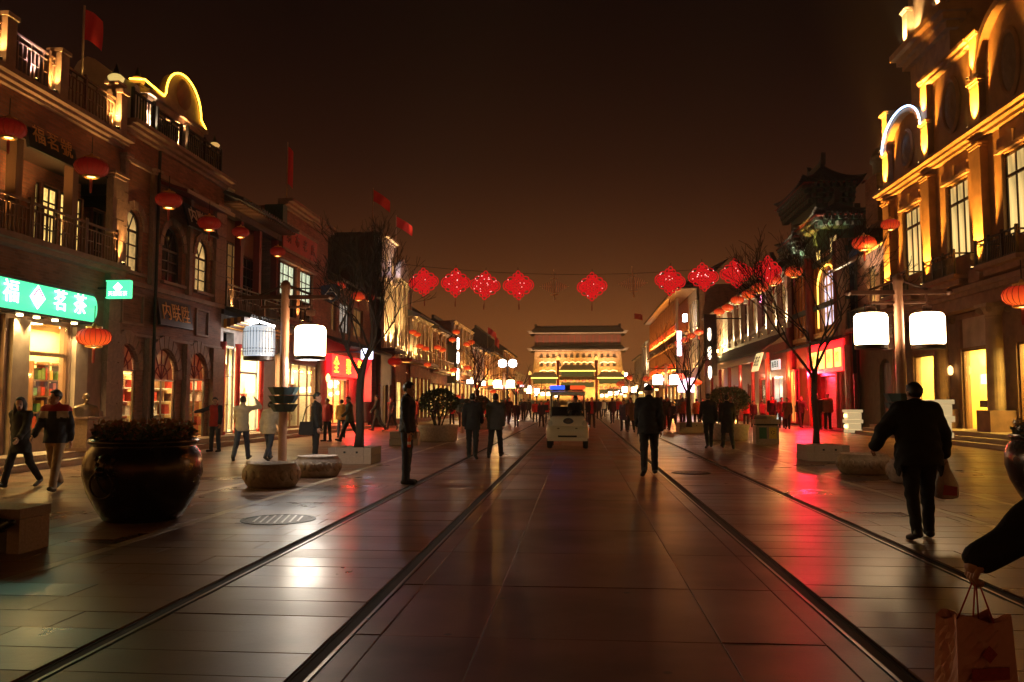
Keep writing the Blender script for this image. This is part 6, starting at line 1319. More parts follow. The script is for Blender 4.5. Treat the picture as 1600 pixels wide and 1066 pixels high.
# ---------------------------------------------------------------- stone blocks, benches, tree pits
def box_thing(name, label, cat, x, y, w_, d_, h, m, rz=0, group=None, parts=()):
    t = thing(name, label, cat, (x, y, 0), rz, group); return t
def tree_box(x, y, label, w_=1.05, h=.40):
    t = thing('tree_planter', label, 'planter', (x, y, 0), 0, 'square stone planters round the bare trees')
    for s in (-1, 1):
        for k in range(2):
            put('stone_block', unit_box(M_CONC, .012), t, (s * (w_ / 2 - .09), 0, h * (.25 + .5 * k)), (0, 0, 0), (.18, w_, h * .49)); put('stone_block', unit_box(M_CONC, .012), t, (0, s * (w_ / 2 - .09), h * (.25 + .5 * k)), (0, 0, 0), (w_ - .37, .18, h * .49))
    b = MB(); b.box(-w_ / 2 + .18, w_ / 2 - .18, -w_ / 2 + .18, w_ / 2 - .18, 0, h - .08); puts('soil', b, M_SOIL, t)
    for s in (-.12, .18): put('slot', unit_box(M_DARK), t, (s * 1.0, -w_ / 2 + .001, h * .72), (0, 0, 0), (.05, .02, .045))
    return t
tree_box(-5.5, 20.3, 'square stone planter of stacked blocks round the left bare tree'); tree_box(6.3, 22.3, 'square stone planter round the right bare tree')
t = thing('bench', 'low stone bench cut off by the left edge of the picture', 'bench', (-6.15, 8.15, 0))
for k in range(3): put('seat_slab', unit_box(M_CONC, .012), t, (-1.15 + k * .62 + .25, 0, .39), (0, 0, 0), (.61, .5, .10))
for xx in (.575, -1.1): put('end_leg', unit_box(M_CONC, .012), t, (xx, 0, .168), (0, 0, 0), (.13, .47, .336))
put('front_panel', unit_box(M_WOOD), t, (-.265, 0, .165), (0, 0, 0), (1.53, .36, .32))
# recycling bin on the right
x, y = ground_at(1197, 694)
t = thing('recycling_bin', 'stone recycling bin with a green and a yellow panel and plant tray on top', 'bin', (x, y, 0))
put('body', unit_box(M_CONC, .01), t, (0, 0, .33), (0, 0, 0), (.80, .55, .66)); put('top', unit_box(M_CONC, .01), t, (0, 0, .80), (0, 0, 0), (.86, .6, .16)); put('slot_gap', unit_box(M_DARK), t, (0, 0, .69), (0, 0, 0), (.74, .5, .06))
put('green_panel', unit_box(mat('bin_green', (.02, .12, .06), .4, bump=0)), t, (-.16, -.28, .40), (0, 0, 0), (.26, .02, .40)); yp = put('yellow_panel', unit_box(mat('bin_yellow', (.6, .42, .05), .4, bump=0)), t, (.18, -.28, .40), (0, 0, 0), (.26, .02, .40))
b = MB()
for k in range(3):
    a = 2 * PI * k / 3 + .3; p0 = Vector((.18 + .07 * math.cos(a), -.295, .42 + .07 * math.sin(a))); p1 = Vector((.18 + .07 * math.cos(a + 1.5), -.295, .42 + .07 * math.sin(a + 1.5))); b.tube([p0, (p0 + p1) / 2 * 1.0, p1], .012, 4)
puts('recycling_mark', b, M_IRON, t)
b = MB(); b.lathe([(.35, 0), (.42, .1), (.40, .14), (.001, .16)], 16, (0, 0, .88), sx=1, sy=.66); puts('plant_tray', b, M_CONC, t)
def lit_plinth(px, py, label, w_=.75, h=1.15):
    x, y = ground_at(px, py); t = thing('lit_plinth', label, 'plinth', (x, y, 0), 0, 'pale stone plinths with lit fronts'); z = .0
    for k, (ww, hh) in enumerate(((w_ * .9, .16), (w_ * .8, .30), (w_, .18), (w_ * .86, .34), (w_, .14))): put('stone_block', unit_box(emit('translucent_lit_stone', (1, .72, .34), .42, (.5, .42, .32)), .01), t, (0, 0, z + hh / 2), (0, 0, 0), (ww, ww, hh - .008)); z += hh
    for zz in (.3, .82): put('light_slot', unit_box(emit('plinth_light', (1, .72, .25), 4)), t, (-w_ / 2 + .02, 0, zz), (0, 0, 0), (.03, w_ * .5, .16))
    return t
lit_plinth(1333, 676, 'pale stacked plinth with glowing side slots at the left end of the steps')
x, y = ground_at(1466, 684, .45)
t = lit_plinth(1440, 678, 'pale lit plinth behind the shoulder of the man with the bag', .7, 1.2); t.location = (x, y, .45)
# bronze bust on a carved table by the tea shop
x, y = -12.25, 19.9
t = thing('carved_table', 'carved wooden table under the bronze bust by the tea shop', 'table', (x, y, .3))
put('table_top', unit_box(M_WOODB, .01), t, (0, 0, .80), (0, 0, 0), (.72, .95, .06)); put('carved_panel', unit_box(mat('carved_panel', (.22, .13, .07), .5, scale=12, bump=1.0, bscale=18)), t, (0, 0, .42), (0, 0, 0), (.6, .8, .68)); put('base_board', unit_box(M_WOODB), t, (0, 0, .04), (0, 0, 0), (.7, .92, .075))
# ---------------------------------------------------------------- topiary bushes in round planters
def bush(x, y, label, R=.72, zc=1.35, seed=1, hidden=False):
    h = .62
    p = thing('round_planter', 'big round stone planter holding ' + label, 'planter', (x, y, 0), 0, 'round stone planters with clipped bushes'); b = MB(); b.lathe([(.66, 0), (.72, .05), (.74, .4), (.78, .5), (.80, h), (.70, h), (.68, h - .06)], 28); puts('drum', b, M_CONC, p, True); b = MB(); b.lathe([(.001, h - .05), (.69, h - .05)], 20); puts('soil', b, M_SOIL, p)
    t = thing('clipped_bush', label[0].upper() * 0 + label, 'bush', (x, y, h - .05), 0, 'clipped bushes in stone planters'); rnd = random.Random(seed); b = MB()
    for k in range(9):
        a = rnd.random() * 2 * PI; b.tube([(.12 * math.cos(a), .12 * math.sin(a), 0), (.25 * math.cos(a), .25 * math.sin(a), .35), (.45 * math.cos(a + .3), .45 * math.sin(a + .3), zc - h)], [.03, .022, .012], 5)
    puts('stem', b, M_BARK, t)
    for m, n in ((M_LEAFD, 2600), (M_LEAF, 2200)):
        vs = []; fs = []
        for i in range(n):
            d = Vector((rnd.gauss(0, 1), rnd.gauss(0, 1), rnd.gauss(0, 1))).normalized(); rr = R * (1 - .35 * rnd.random() ** 2) * (1 + .07 * math.sin(5 * d.x + seed) * math.sin(4 * d.z + 1))
            c = Vector((d.x * rr, d.y * rr, zc - h + .12 + d.z * rr * .72)); 
            if d.z < -.55 and rnd.random() < .8: continue
            q = (d + Vector((rnd.gauss(0, .8), rnd.gauss(0, .8), rnd.gauss(0, .8)))).normalized(); s = q.orthogonal().normalized(); L = rnd.uniform(.05, .1); k = len(vs); vs += [c, c + q * L * .5 + s * L * .3, c + q * L, c + q * L * .5 - s * L * .3]; fs.append((k, k + 1, k + 2, k + 3))
        me = bpy.data.meshes.new('crown'); me.from_pydata([tuple(v) for v in vs], [], fs); me.materials.append(m); put('crown', me, t)
bush(-5.35, 31.6, 'the clipped round bush beside the standing man on the left', .72, 1.40, 3); bush(5.9, 33.5, 'the dark clipped bush behind the walking pair on the right', .78, 1.45, 8)
bush(-5.5, 46, 'the farther clipped bush on the left pavement', .6, 1.3, 9)
t = thing('stone_bench', 'small stone seat block beside the round planter on the left', 'bench', (-6.0, 28.6, 0))
for k in range(2): put('stone_block', unit_box(M_CONC, .012), t, (0, 0, .12 + k * .24), (0, 0, 0), (1.0 - .04 * k, .5, .23))
for (px, py, lab) in ((1080, 676, 'red lit square stone planter round the far right tree'), (747, 668, 'stone planter box round the far left tree')):
    x, y = ground_at(px, py); q = tree_box(x, y, lab, 1.3, .5)
# flower pots with trays far left / right
for (x, y, lab) in ((-5.6, 40.0, 'teal tiered flower tray stand behind the walking couple'), (6.0, 50.0, 'teal tiered flower tray stand in the far right crowd')):
    t = thing('tray_stand', lab, 'planter', (x, y, 0), 0, 'tiered flower tray stands'); b = MB(); b.lathe([(.1, 0), (.07, .1), (.06, 1.9)], 8); puts('post', b, M_POLE, t); basket(t, 1.0, 1.3)
# ---------------------------------------------------------------- bare trees
def bare_tree(x, y, label, H, seed, trunk_r=.12, fork=2.1, spread=.55, levels=5, lean=(0, 0), base=.3):
    rnd = random.Random(seed); t = thing('bare_tree', label, 'tree', (x, y, 0), 0, 'bare winter trees along the street'); tb = MB(); br = MB()
    top = Vector((lean[0], lean[1], fork)); tb.tube([(0, 0, base), (lean[0] * .3 + .02, lean[1] * .3, fork * .35), (lean[0] * .6 - .02, lean[1] * .6, fork * .7), top], [trunk_r * 1.25, trunk_r, trunk_r * .93, trunk_r * .9], 9); puts('trunk', tb, M_BARK, t, True)
    def grow(p, d, L, r, lev):
        pts = [p]; q = p; dd = d
        for k in range(4):
            dd = (dd + Vector((rnd.gauss(0, .13), rnd.gauss(0, .13), rnd.gauss(.05, .08)))).normalized(); q = q + dd * L / 4; pts.append(q)
        br.tube(pts, [max(.0065, r * (1 - .13 * k)) for k in range(5)], 5 if lev < 2 else 3)
        if lev >= levels: return
        for k in range(rnd.choice((2, 3, 3)) if lev > 0 else 3):
            s = pts[rnd.choice((2, 3, 4))] if k else pts[4]; ax = Vector((rnd.gauss(0, 1), rnd.gauss(0, 1), rnd.gauss(0, .4))).normalized(); nd = (dd + ax * (spread * rnd.uniform(.7, 1.3)) + Vector((0, 0, .12))).normalized()
            grow(s, nd, L * rnd.uniform(.62, .82), r * rnd.uniform(.5, .62), lev + 1)
    n = 4
    for k in range(n):
        a = 2 * PI * k / n + rnd.uniform(-.4, .4); d = Vector((math.cos(a) * .6, math.sin(a) * .6, 1)).normalized(); grow(top - Vector((0, 0, .12 * k)), d, H * .30, trunk_r * .55, 0)
    o = puts('branches', br, M_BARK, t); return t
bare_tree(-5.5, 20.6, 'bare tree with dark branches beside the left lamp and bench', 4.7, 5, .105, 2.35, .62, 5, lean=(.05, 0))
bare_tree(6.28, 22.8, 'bare tree with spreading branches right of centre', 5.2, 12, .08, 2.3, .6, 5)
bare_tree(*ground_at(1077, 677), 'reddish lit small bare tree on the far right', 4.2, 21, .12, 2.0, .5, 4)
bare_tree(*ground_at(746, 668), 'small bare tree on the far left among red lanterns', 4.0, 33, .12, 2.2, .6, 4)
for i, (x, y, lab) in enumerate(((-5.6, 75, 'thin bare tree far down the left pavement'), (5.7, 82, 'thin bare tree far down the right pavement'), (-5.6, 112, 'tiny bare tree in front of the gate, left'), (5.7, 125, 'tiny bare tree in front of the gate, right'))): bare_tree(x, y, lab, 4.0, 40 + i, .11, 2.2, .55, 3)
# ---------------------------------------------------------------- red lanterns
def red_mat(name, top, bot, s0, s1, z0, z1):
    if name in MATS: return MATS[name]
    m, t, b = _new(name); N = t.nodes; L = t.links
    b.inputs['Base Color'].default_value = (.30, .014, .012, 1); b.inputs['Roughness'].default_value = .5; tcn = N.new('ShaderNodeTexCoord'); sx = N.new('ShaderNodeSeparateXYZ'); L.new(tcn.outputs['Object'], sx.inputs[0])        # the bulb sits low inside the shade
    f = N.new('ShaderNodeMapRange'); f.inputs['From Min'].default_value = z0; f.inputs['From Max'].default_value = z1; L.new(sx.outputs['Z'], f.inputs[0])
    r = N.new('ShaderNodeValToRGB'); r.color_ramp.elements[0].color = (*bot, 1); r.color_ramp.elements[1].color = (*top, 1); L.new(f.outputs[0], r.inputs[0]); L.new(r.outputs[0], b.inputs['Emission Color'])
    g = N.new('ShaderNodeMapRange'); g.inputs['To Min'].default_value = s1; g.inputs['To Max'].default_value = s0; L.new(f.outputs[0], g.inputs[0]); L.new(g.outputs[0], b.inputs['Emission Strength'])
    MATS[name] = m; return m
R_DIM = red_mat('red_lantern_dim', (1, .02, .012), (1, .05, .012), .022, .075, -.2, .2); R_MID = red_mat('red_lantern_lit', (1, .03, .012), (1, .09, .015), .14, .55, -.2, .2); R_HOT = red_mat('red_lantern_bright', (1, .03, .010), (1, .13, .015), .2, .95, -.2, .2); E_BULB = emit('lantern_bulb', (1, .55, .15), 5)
def lantern_tree(em):
    t = thing('red_lantern', 'x', 'lantern'); n = 20; b = MB(); prof = [(.14, .20), (.22, .185), (.29, .12), (.325, .02), (.31, -.08), (.25, -.16), (.16, -.20)]; vs = []; K = len(prof)
    for i in range(n * 2):
        a = PI * i / n; w_ = 1.0 if i % 2 else .93
        for r, z in prof: vs.append((r * w_ * math.cos(a), r * w_ * math.sin(a), z))
    fs = [(i * K + q, ((i + 1) % (2 * n)) * K + q, ((i + 1) % (2 * n)) * K + q + 1, i * K + q + 1) for i in range(2 * n) for q in range(K - 1)]; b.add(vs, fs); puts('shade', b, em, t, True)
    b = MB(); b.lathe([(.15, .195), (.15, .25), (.05, .27), (.02, .34), (.001, .36)], 14); puts('cap', b, M_GOLD, t)
    b = MB(); b.lathe([(.16, -.205), (.16, -.24), (.13, -.25), (.13, -.205)], 14); puts('ring', b, M_GOLD, t)
    b = MB(); b.lathe([(.001, -.19), (.07, -.2), (.08, -.23), (.001, -.26)], 10); puts('bulb', b, E_BULB, t)
    b = MB(); b.lathe([(.012, -.26), (.03, -.3), (.028, -.5), (.02, -.62), (.001, -.62)], 7); puts('tassel', b, mat('tassel_red', (.30, .03, .02), .7, bump=0), t)
    b = MB()
    for i in range(20): a = 2 * PI * i / 20; b.tube([(r * 1.012 * math.cos(a), r * 1.012 * math.sin(a), z) for r, z in prof], .006, 3)
    puts('ribs', b, mat('tassel_red', (.30, .03, .02), .7, bump=0), t)
    b = MB(); b.tube([(0, 0, .35), (0, 0, .75)], .01, 4); puts('cord', b, M_IRON, t)
    return t
protos = {}
LG = 'red lanterns hung on the house fronts'
def red_lantern(px, py, X, wpx, kind, label, share=False):
    y, z = on_x(px, py, X)
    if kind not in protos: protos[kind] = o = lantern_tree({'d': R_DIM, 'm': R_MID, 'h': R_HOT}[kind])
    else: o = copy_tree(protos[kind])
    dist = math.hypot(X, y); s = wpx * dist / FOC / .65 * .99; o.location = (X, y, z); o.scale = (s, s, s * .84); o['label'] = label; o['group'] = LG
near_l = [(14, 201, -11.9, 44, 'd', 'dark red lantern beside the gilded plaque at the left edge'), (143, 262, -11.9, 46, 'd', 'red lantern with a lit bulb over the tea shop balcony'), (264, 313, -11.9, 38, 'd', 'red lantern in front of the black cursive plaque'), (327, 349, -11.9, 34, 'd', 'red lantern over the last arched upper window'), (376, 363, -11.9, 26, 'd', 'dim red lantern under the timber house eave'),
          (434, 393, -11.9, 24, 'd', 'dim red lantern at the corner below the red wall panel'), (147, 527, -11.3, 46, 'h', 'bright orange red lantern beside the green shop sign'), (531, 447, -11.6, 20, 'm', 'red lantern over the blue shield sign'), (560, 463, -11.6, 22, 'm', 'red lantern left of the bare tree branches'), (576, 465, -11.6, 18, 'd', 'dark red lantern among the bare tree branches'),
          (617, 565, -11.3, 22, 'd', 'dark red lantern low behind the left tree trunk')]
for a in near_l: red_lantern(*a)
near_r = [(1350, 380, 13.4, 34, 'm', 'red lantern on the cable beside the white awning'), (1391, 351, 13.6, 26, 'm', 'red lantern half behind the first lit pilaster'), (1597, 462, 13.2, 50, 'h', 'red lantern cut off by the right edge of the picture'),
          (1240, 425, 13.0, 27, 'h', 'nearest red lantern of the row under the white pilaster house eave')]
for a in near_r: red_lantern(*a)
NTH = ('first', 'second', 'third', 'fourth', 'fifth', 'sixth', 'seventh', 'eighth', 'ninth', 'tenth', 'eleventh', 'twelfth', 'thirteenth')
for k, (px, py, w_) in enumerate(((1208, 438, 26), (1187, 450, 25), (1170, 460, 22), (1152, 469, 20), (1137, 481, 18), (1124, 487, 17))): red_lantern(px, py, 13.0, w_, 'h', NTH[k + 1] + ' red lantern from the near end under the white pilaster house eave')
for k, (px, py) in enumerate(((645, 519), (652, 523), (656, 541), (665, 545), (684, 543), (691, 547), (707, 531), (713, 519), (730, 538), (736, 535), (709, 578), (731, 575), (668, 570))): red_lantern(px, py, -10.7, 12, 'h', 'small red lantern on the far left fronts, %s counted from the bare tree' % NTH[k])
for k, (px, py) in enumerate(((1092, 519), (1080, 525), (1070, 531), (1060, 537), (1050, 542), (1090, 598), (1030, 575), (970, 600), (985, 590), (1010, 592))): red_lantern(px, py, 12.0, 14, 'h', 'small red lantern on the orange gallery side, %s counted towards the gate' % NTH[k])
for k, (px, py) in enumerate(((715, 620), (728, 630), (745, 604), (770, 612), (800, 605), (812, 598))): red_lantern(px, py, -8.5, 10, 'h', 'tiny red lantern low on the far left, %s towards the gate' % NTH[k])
# ---------------------------------------------------------------- garland of knots across the street
KY = 45.0
def kp(px, py): return on_y(px, py, KY)
E_KN = emit('knot_rope_red', (1, .016, .02), .36, (.5, .02, .02)); E_KB = emit('knot_bulb', (1, .55, .5), 2.2)
def knot():
    t = thing('lucky_knot', 'x', 'decoration'); b = MB(); s = .52
    for k in range(8):                                                # interlaced core
        o = -s + 2 * s * (k + .5) / 8; h = s
        for flip in (0, 1):
            pts = []
            for q in range(9):
                v = -h + 2 * h * q / 8; dz = .03 * (1 if (q + k + flip) % 2 else -1); p = (o, v) if not flip else (v, o); u_, w_ = (p[0] + p[1]) * .7071 * 1.12, (p[1] - p[0]) * .7071 * .95; pts.append((u_, dz, w_))
            b.tube(pts, .046, 4)
    puts('core', b, E_KN, t)
    def loop(cx, cz, rx, rz_, n=14):
        q = MB(); q.tube([(cx + rx * math.cos(2 * PI * k / n), 0, cz + rz_ * math.sin(2 * PI * k / n)) for k in range(n)], .038, 4, closed=True); return q
    for cx, cz, rx, rz_ in ((.62, 0, .26, .3), (-.62, 0, .26, .3), (.6, 0, .17, .19), (-.6, 0, .17, .19), (.42, .34, .2, .16), (-.42, .34, .2, .16), (.42, -.34, .2, .16), (-.42, -.34, .2, .16), (0, .66, .12, .18), (0, -.66, .12, .18), (.16, .55, .13, .13), (-.16, .55, .13, .13), (.16, -.55, .13, .13), (-.16, -.55, .13, .13)): puts('loop', loop(cx, cz, rx, rz_), E_KN, t)
    b = MB(); b.tube([(0, 0, -.84), (0, 0, -1.1)], .014, 4); b.lathe([(.02, -1.1), (.03, -1.15), (.028, -1.42), (.001, -1.42)], 6); puts('tassel', b, mat('dark_red_cord', (.2, .02, .02), .6, bump=0), t)
    b = MB(); b.tube([(0, 0, .8), (0, 0, 1.05)], .015, 4); puts('hanger', b, M_IRON, t); return t
rk = random.Random(4)
xs = [(662, 441, 0), (712, 442, 0), (758, 446, 0), (810, 446, 0), (866, 448, 1), (925, 448, 0), (989, 443, 1), (1047, 439, 0), (1099, 433, 0), (1150, 427, 0), (1199, 423, 0)]
def unlit_knot():
    t = thing('lucky_knot', 'x', 'decoration'); m = mat('unlit_knot_wire', (.92, .55, .38), .6, bump=0); b = MB(); b.box(-.045, .045, -.03, .03, -.8, .8); b.box(-.22, .22, -.02, .02, .45, .5); b.box(-.22, .22, -.02, .02, -.5, -.45); puts('bar', b, m, t)
    for s in (-1, 1):
        for k in range(1, 7): h = .42 - .05 * k; b = MB(); b.tube([(s * .11 * k, 0, -h), (s * (.11 * k + .04), 0, 0), (s * .11 * k, 0, h)], .022, 4); puts('strand', b, m, t)
    b = MB(); b.tube([(-.85, 0, .02), (.85, 0, -.02)], .011, 4); b.tube([(0, 0, .8), (0, 0, 1.0)], .015, 4); puts('wire', b, m, t); return t
unlit = unlit_knot(); k0 = knot(); names = ['leftmost', 'second', 'third', 'fourth', '', 'middle', '', 'first to the right of the middle of the', 'nearly', 'second to last', 'last']
klab = ['red lucky knot nearest the left bare tree', 'red lucky knot second from the left, lit along its upper edge', 'red lucky knot third from the left, sparkling with white bulbs', 'red lucky knot left of the thin edge on knot', 'unlit brown wire knot with bare strands, left of the gate ridge', 'red lucky knot hanging alone over the gate tower', 'unlit brown wire knot over the right end of the gate roof', 'red lucky knot over the orange gallery roof', 'red lucky knot before the floodlit white sign', 'red lucky knot before the dark roof, second from the right', 'red lucky knot nearest the right bare tree']
for i, (px, py, edge) in enumerate(xs):
    o = k0 if i == 0 else (unlit if px < 900 else copy_tree(unlit)) if edge else copy_tree(k0); x, z = kp(px, py); o.location = (x, KY, z); sc = .94; o.scale = (sc, sc, sc); o.rotation_euler = (rk.uniform(-.1, .1), rk.uniform(-.07, .07), .1 if edge else rk.uniform(-.3, .3)); o['label'] = klab[i]; o['group'] = 'red lucky knots on a cable across the street'
    if not edge:
        for q in range((2, 6, 18, 3, 0, 2, 0, 6, 14, 3, 3)[i]):
            a = rk.random() * 2 * PI; r = rk.random() ** .5; put('bulb', unit_box(E_KB), o, (r * .75 * math.cos(a), -.06, r * .6 * math.sin(a)), (0, .7, 0), (.03, .03, .03))
pts = []
for k in range(41):
    px = 560 + (1330 - 560) * k / 40; py = 405 + 24 * (1 - ((px - 900) / 330) ** 2); x, z = kp(px, py); pts.append((x, KY, z))
b = MB(); b.tube(pts, .012, 4); tag(b.build('cable', M_IRON), 'thin cable across the street that carries the red knots', 'cable')
# ---------------------------------------------------------------- flags
M_FLAG = mat('red_flag_cloth', (.55, .03, .025), .7, scale=3, bump=.1)
M_FLAG_GLOW = emit('red_flag_glow', (1, .03, .02), .022, (.55, .03, .025))  # faint glow in the cloth stands in for light falling on it
def flag(px, py, X, wpx, hpx, ang, label, pole_py, droop=.3, m=None):
    y, z = on_x(px, py, X); sc = math.hypot(X, y) / FOC; W, Hh = wpx * sc, hpx * sc; t = thing('flag', label, 'flag', (X, y, z), 0, 'red flags on the roofs'); nu, nv = 12, 8; vs = []; fs = []
    for i in range(nu + 1):
        for j in range(nv + 1):
            a, c = i / nu, j / nv; xx = W * (a) * math.cos(ang); zz = Hh * (.5 - c) - W * a * math.sin(ang) - droop * a * a * Hh * .4; yy = .12 * W * math.sin(a * 7 + c * 2) * (.3 + a); vs.append((xx, yy, zz))
    fs = [(i * (nv + 1) + j, (i + 1) * (nv + 1) + j, (i + 1) * (nv + 1) + j + 1, i * (nv + 1) + j + 1) for i in range(nu) for j in range(nv)]
    b = MB(); b.add(vs, fs); o = put('cloth', b.mesh('cloth', m or M_FLAG_GLOW, recalc=False, smooth=True), t)
    _, zp = on_x(px, pole_py, X); b = MB(); b.tube([(0, 0, zp - z), (0, 0, Hh * .62)], .03, 6); puts('pole', b, M_STONEL, t)
flag(131, 38, -13.6, 27, 44, .15, 'big dim red flag on the roof at the upper left', 118, .8)
flag(449, 258, -13.6, 9, 58, .2, 'dark red flag hanging limp above the red panel house', 310, .3)
flag(583, 305, -13.2, 30, 18, .5, 'red flag blowing over the tall house roof', 372, .6); flag(619, 346, -12.8, 28, 16, .45, 'red flag blowing above the arched gable house', 398, .6)
flag(762, 516, -12.5, 15, 10, .5, 'small red flag over the far left roofs', 545, .6); flag(773, 532, -12.5, 8, 14, .5, 'tiny dark red flag below the small flag on the far left', 560, .6); flag(991, 494, 13.0, 13, 9, .1, 'small red flag beside the gate tower on the right', 520, .4)
# ---------------------------------------------------------------- patrol cart
x0, y0 = ground_at(886.5, 702); y0 += .25
V = thing('patrol_cart', 'small white electric patrol cart driving towards us with a blue and red light bar', 'cart', (x0, y0, 0))
M_CART = mat('cream_cart_paint', (.86, .80, .70), .25, var=.04, scale=1, bump=.02, coat=.6); M_RUB = mat('rubber', (.02, .02, .02), .8, bump=.1)
def loft(sections, m, name, parent, smooth=True):
    """sections: list of (y, [(x,z) ...]) rings"""
    b = MB(); n = len(sections[0][1]); vs = [(x, y, z) for y, ring in sections for x, z in ring]; fs = [(i * n + q, i * n + (q + 1) % n, (i + 1) * n + (q + 1) % n, (i + 1) * n + q) for i in range(len(sections) - 1) for q in range(n)]
    fs += [tuple(range(n)), tuple((len(sections) - 1) * n + q for q in range(n))[::-1]]; b.add(vs, fs); return puts(name, b, m, parent, smooth)
def rr(hw, z0, z1, r=.08, n=4):
    out = []
    for cx, cz, a0 in ((hw - r, z0 + r, -PI / 2), (hw - r, z1 - r, 0), (-hw + r, z1 - r, PI / 2), (-hw + r, z0 + r, PI)):
        out += [(cx + r * math.cos(a0 + PI / 2 * k / n), cz + r * math.sin(a0 + PI / 2 * k / n)) for k in range(n + 1)]
    return out
loft([(-.13, rr(.50, .36, .56, .1)), (-.06, rr(.64, .31, .68, .14)), (.06, rr(.69, .26, .76, .15)), (.35, rr(.70, .26, .80, .12)), (2.2, rr(.70, .28, .72, .1)), (2.35, rr(.62, .32, .66, .1))], M_CART, 'body', V)
loft([(.0, rr(.44, .62, .72, .05)), (.05, rr(.54, .66, .92, .1)), (.22, rr(.575, .68, 1.02, .1)), (.36, rr(.57, .7, 1.05, .08))], M_CART, 'front_cowl', V)
put('bumper_slot', unit_box(M_RUB), V, (0, -.115, .40), (0, 0, 0), (.60, .05, .055)); put('lower_lip', unit_box(M_CART, .02), V, (0, -.02, .30), (0, 0, 0), (1.28, .2, .1))
for s in (-1, 1):
    b = MB(); b.lathe([(.001, -.01), (.045, -.01), (.05, .01), (.001, .02)], 14); puts('fog_lamp', b, mat('lamp_lens', (.25, .2, .15), .15, bump=0), V, loc=(s * .29, -.072, .62), rot=(PI / 2, 0, 0))
    b = MB(); b.lathe([(.001, -.01), (.08, 0), (.07, .03), (.001, .05)], 14); puts('headlight', b, mat('head_lens', (.7, .68, .62), .1, bump=0), V, loc=(s * .55, .02, .80), rot=(PI / 2, 0, s * .35), scale=(1, 1.4, 1))
    for yy in (.28, 1.85):
        wv = bpy.data.objects.new('wheel', MBq(.001, .001, .001, M_RUB)); b = MB(); b.lathe([(.14, -.08), (.21, -.08), (.235, -.05), (.235, .05), (.21, .08), (.14, .08)], 20); wv = puts('wheel', b, M_RUB, V, True, loc=(s * .58, yy, .235), rot=(0, PI / 2, 0)); b = MB(); b.lathe([(.001, -.05), (.14, -.04), (.14, .04), (.001, .05)], 14); puts('rim', b, M_STEEL, wv)
    for yy0, yy1, zt in ((.30, .62, 1.74), (2.15, 2.15, 1.76)):
        b = MB(); b.tube([(s * .57, yy0, .98 if yy0 < 1 else .7), (s * .545, yy1, zt)], .028, 6); puts('roof_post', b, M_CART, V)
loft([(.46, rr(.50, 1.72, 1.76, .015)), (.52, rr(.58, 1.71, 1.83, .04)), (1.3, rr(.60, 1.72, 1.86, .05)), (2.3, rr(.58, 1.72, 1.83, .04)), (2.36, rr(.50, 1.73, 1.78, .02))], M_CART, 'roof', V)
b = MB(); b.add([(-.53, .33, 1.03), (.53, .33, 1.03), (.51, .60, 1.71), (-.51, .60, 1.71), (-.53, .336, 1.03), (.53, .336, 1.03), (.51, .606, 1.71), (-.51, .606, 1.71)], [(0, 1, 2, 3), (7, 6, 5, 4)]); puts('windscreen', b, GLASS, V)
b = MB()
for p, q in (((-.55, .32, 1.02), (.55, .32, 1.02)), ((.55, .32, 1.02), (.53, .6, 1.72)), ((.53, .6, 1.72), (-.53, .6, 1.72)), ((-.53, .6, 1.72), (-.55, .32, 1.02))): b.tube([p, q], .022, 5)
puts('windscreen_frame', b, M_IRON, V); b = MB(); b.tube([(.02, .29, 1.04), (-.3, .34, 1.12)], .01, 4); b.tube([(.02, .29, 1.04), (.06, .29, .99)], .016, 4); puts('wiper', b, M_RUB, V)
b = MB(); b.prism([(.17 * math.cos(t) * (1.0 if math.sin(t) < .2 else .92), .098 * math.sin(t)) for t in [2 * PI * k / 20 for k in range(20)]], lambda a, c, d: (a, d, c), -.012, .012); bd = puts('police_badge', b, mat('badge_blue', (.12, .13, .16), .35, .4, bump=0), V, loc=(.03, .035, .885), rot=(-.25, 0, 0))
b = MB(); b.prism([(.09, -.02), (.05, .05), (0, .03), (-.05, .05), (-.09, -.02), (0, -.06)], lambda a, c, d: (a, d, c), -.02, -.012); puts('badge_emblem', b, M_STEEL, bd)
b = MB(); b.lathe([(.03, -.008), (.05, -.01), (.05, .01), (.03, .008)], 14); b.box(-.008, .008, -.035, .035, -.008, .008); puts('maker_mark', b, M_IRON, V, loc=(.02, -.12, .475), rot=(PI / 2, 0, 0))
for xx, m in ((-.33, emit('police_blue', (.03, .10, 1), 1.3, (.05, .1, .5))), (.33, emit('police_red', (1, .10, .02), .8, (.5, .06, .03)))):
    loft([(.78, rr(.24, 1.92, 2.0, .03)), (.85, rr(.26, 1.91, 2.04, .04)), (1.0, rr(.26, 1.91, 2.04, .04)), (1.06, rr(.24, 1.92, 2.0, .03))], m, 'beacon', V).location.x = xx
b = MB(); b.box(-.09, .09, .8, 1.04, 1.91, 2.05); b.box(-.5, .5, .88, .96, 1.86, 1.91); puts('light_bar_mount', b, M_IRON, V)
for s in (-1, 1):
    b = MB(); b.tube([(s * .56, .34, 1.25), (s * .68, .3, 1.3)], .012, 4); b.box(s * .62, s * .76, .27, .30, 1.22, 1.40); puts('side_mirror', b, M_BLACK, V)
put('number_plate', unit_box(mat('plate_blue', (.05, .08, .25), .4, bump=0)), V, (-.28, -.10, .50), (0, 0, 0), (.26, .02, .09))
put('seat', unit_box(M_BLACK, .02), V, (0, 1.25, .78), (0, 0, 0), (1.1, .5, .14)); put('seat_back', unit_box(M_BLACK, .02), V, (0, 1.52, 1.08), (-.15, 0, 0), (1.1, .1, .5)); put('dashboard', unit_box(M_BLACK, .02), V, (0, .48, .98), (0, 0, 0), (1.05, .22, .12))
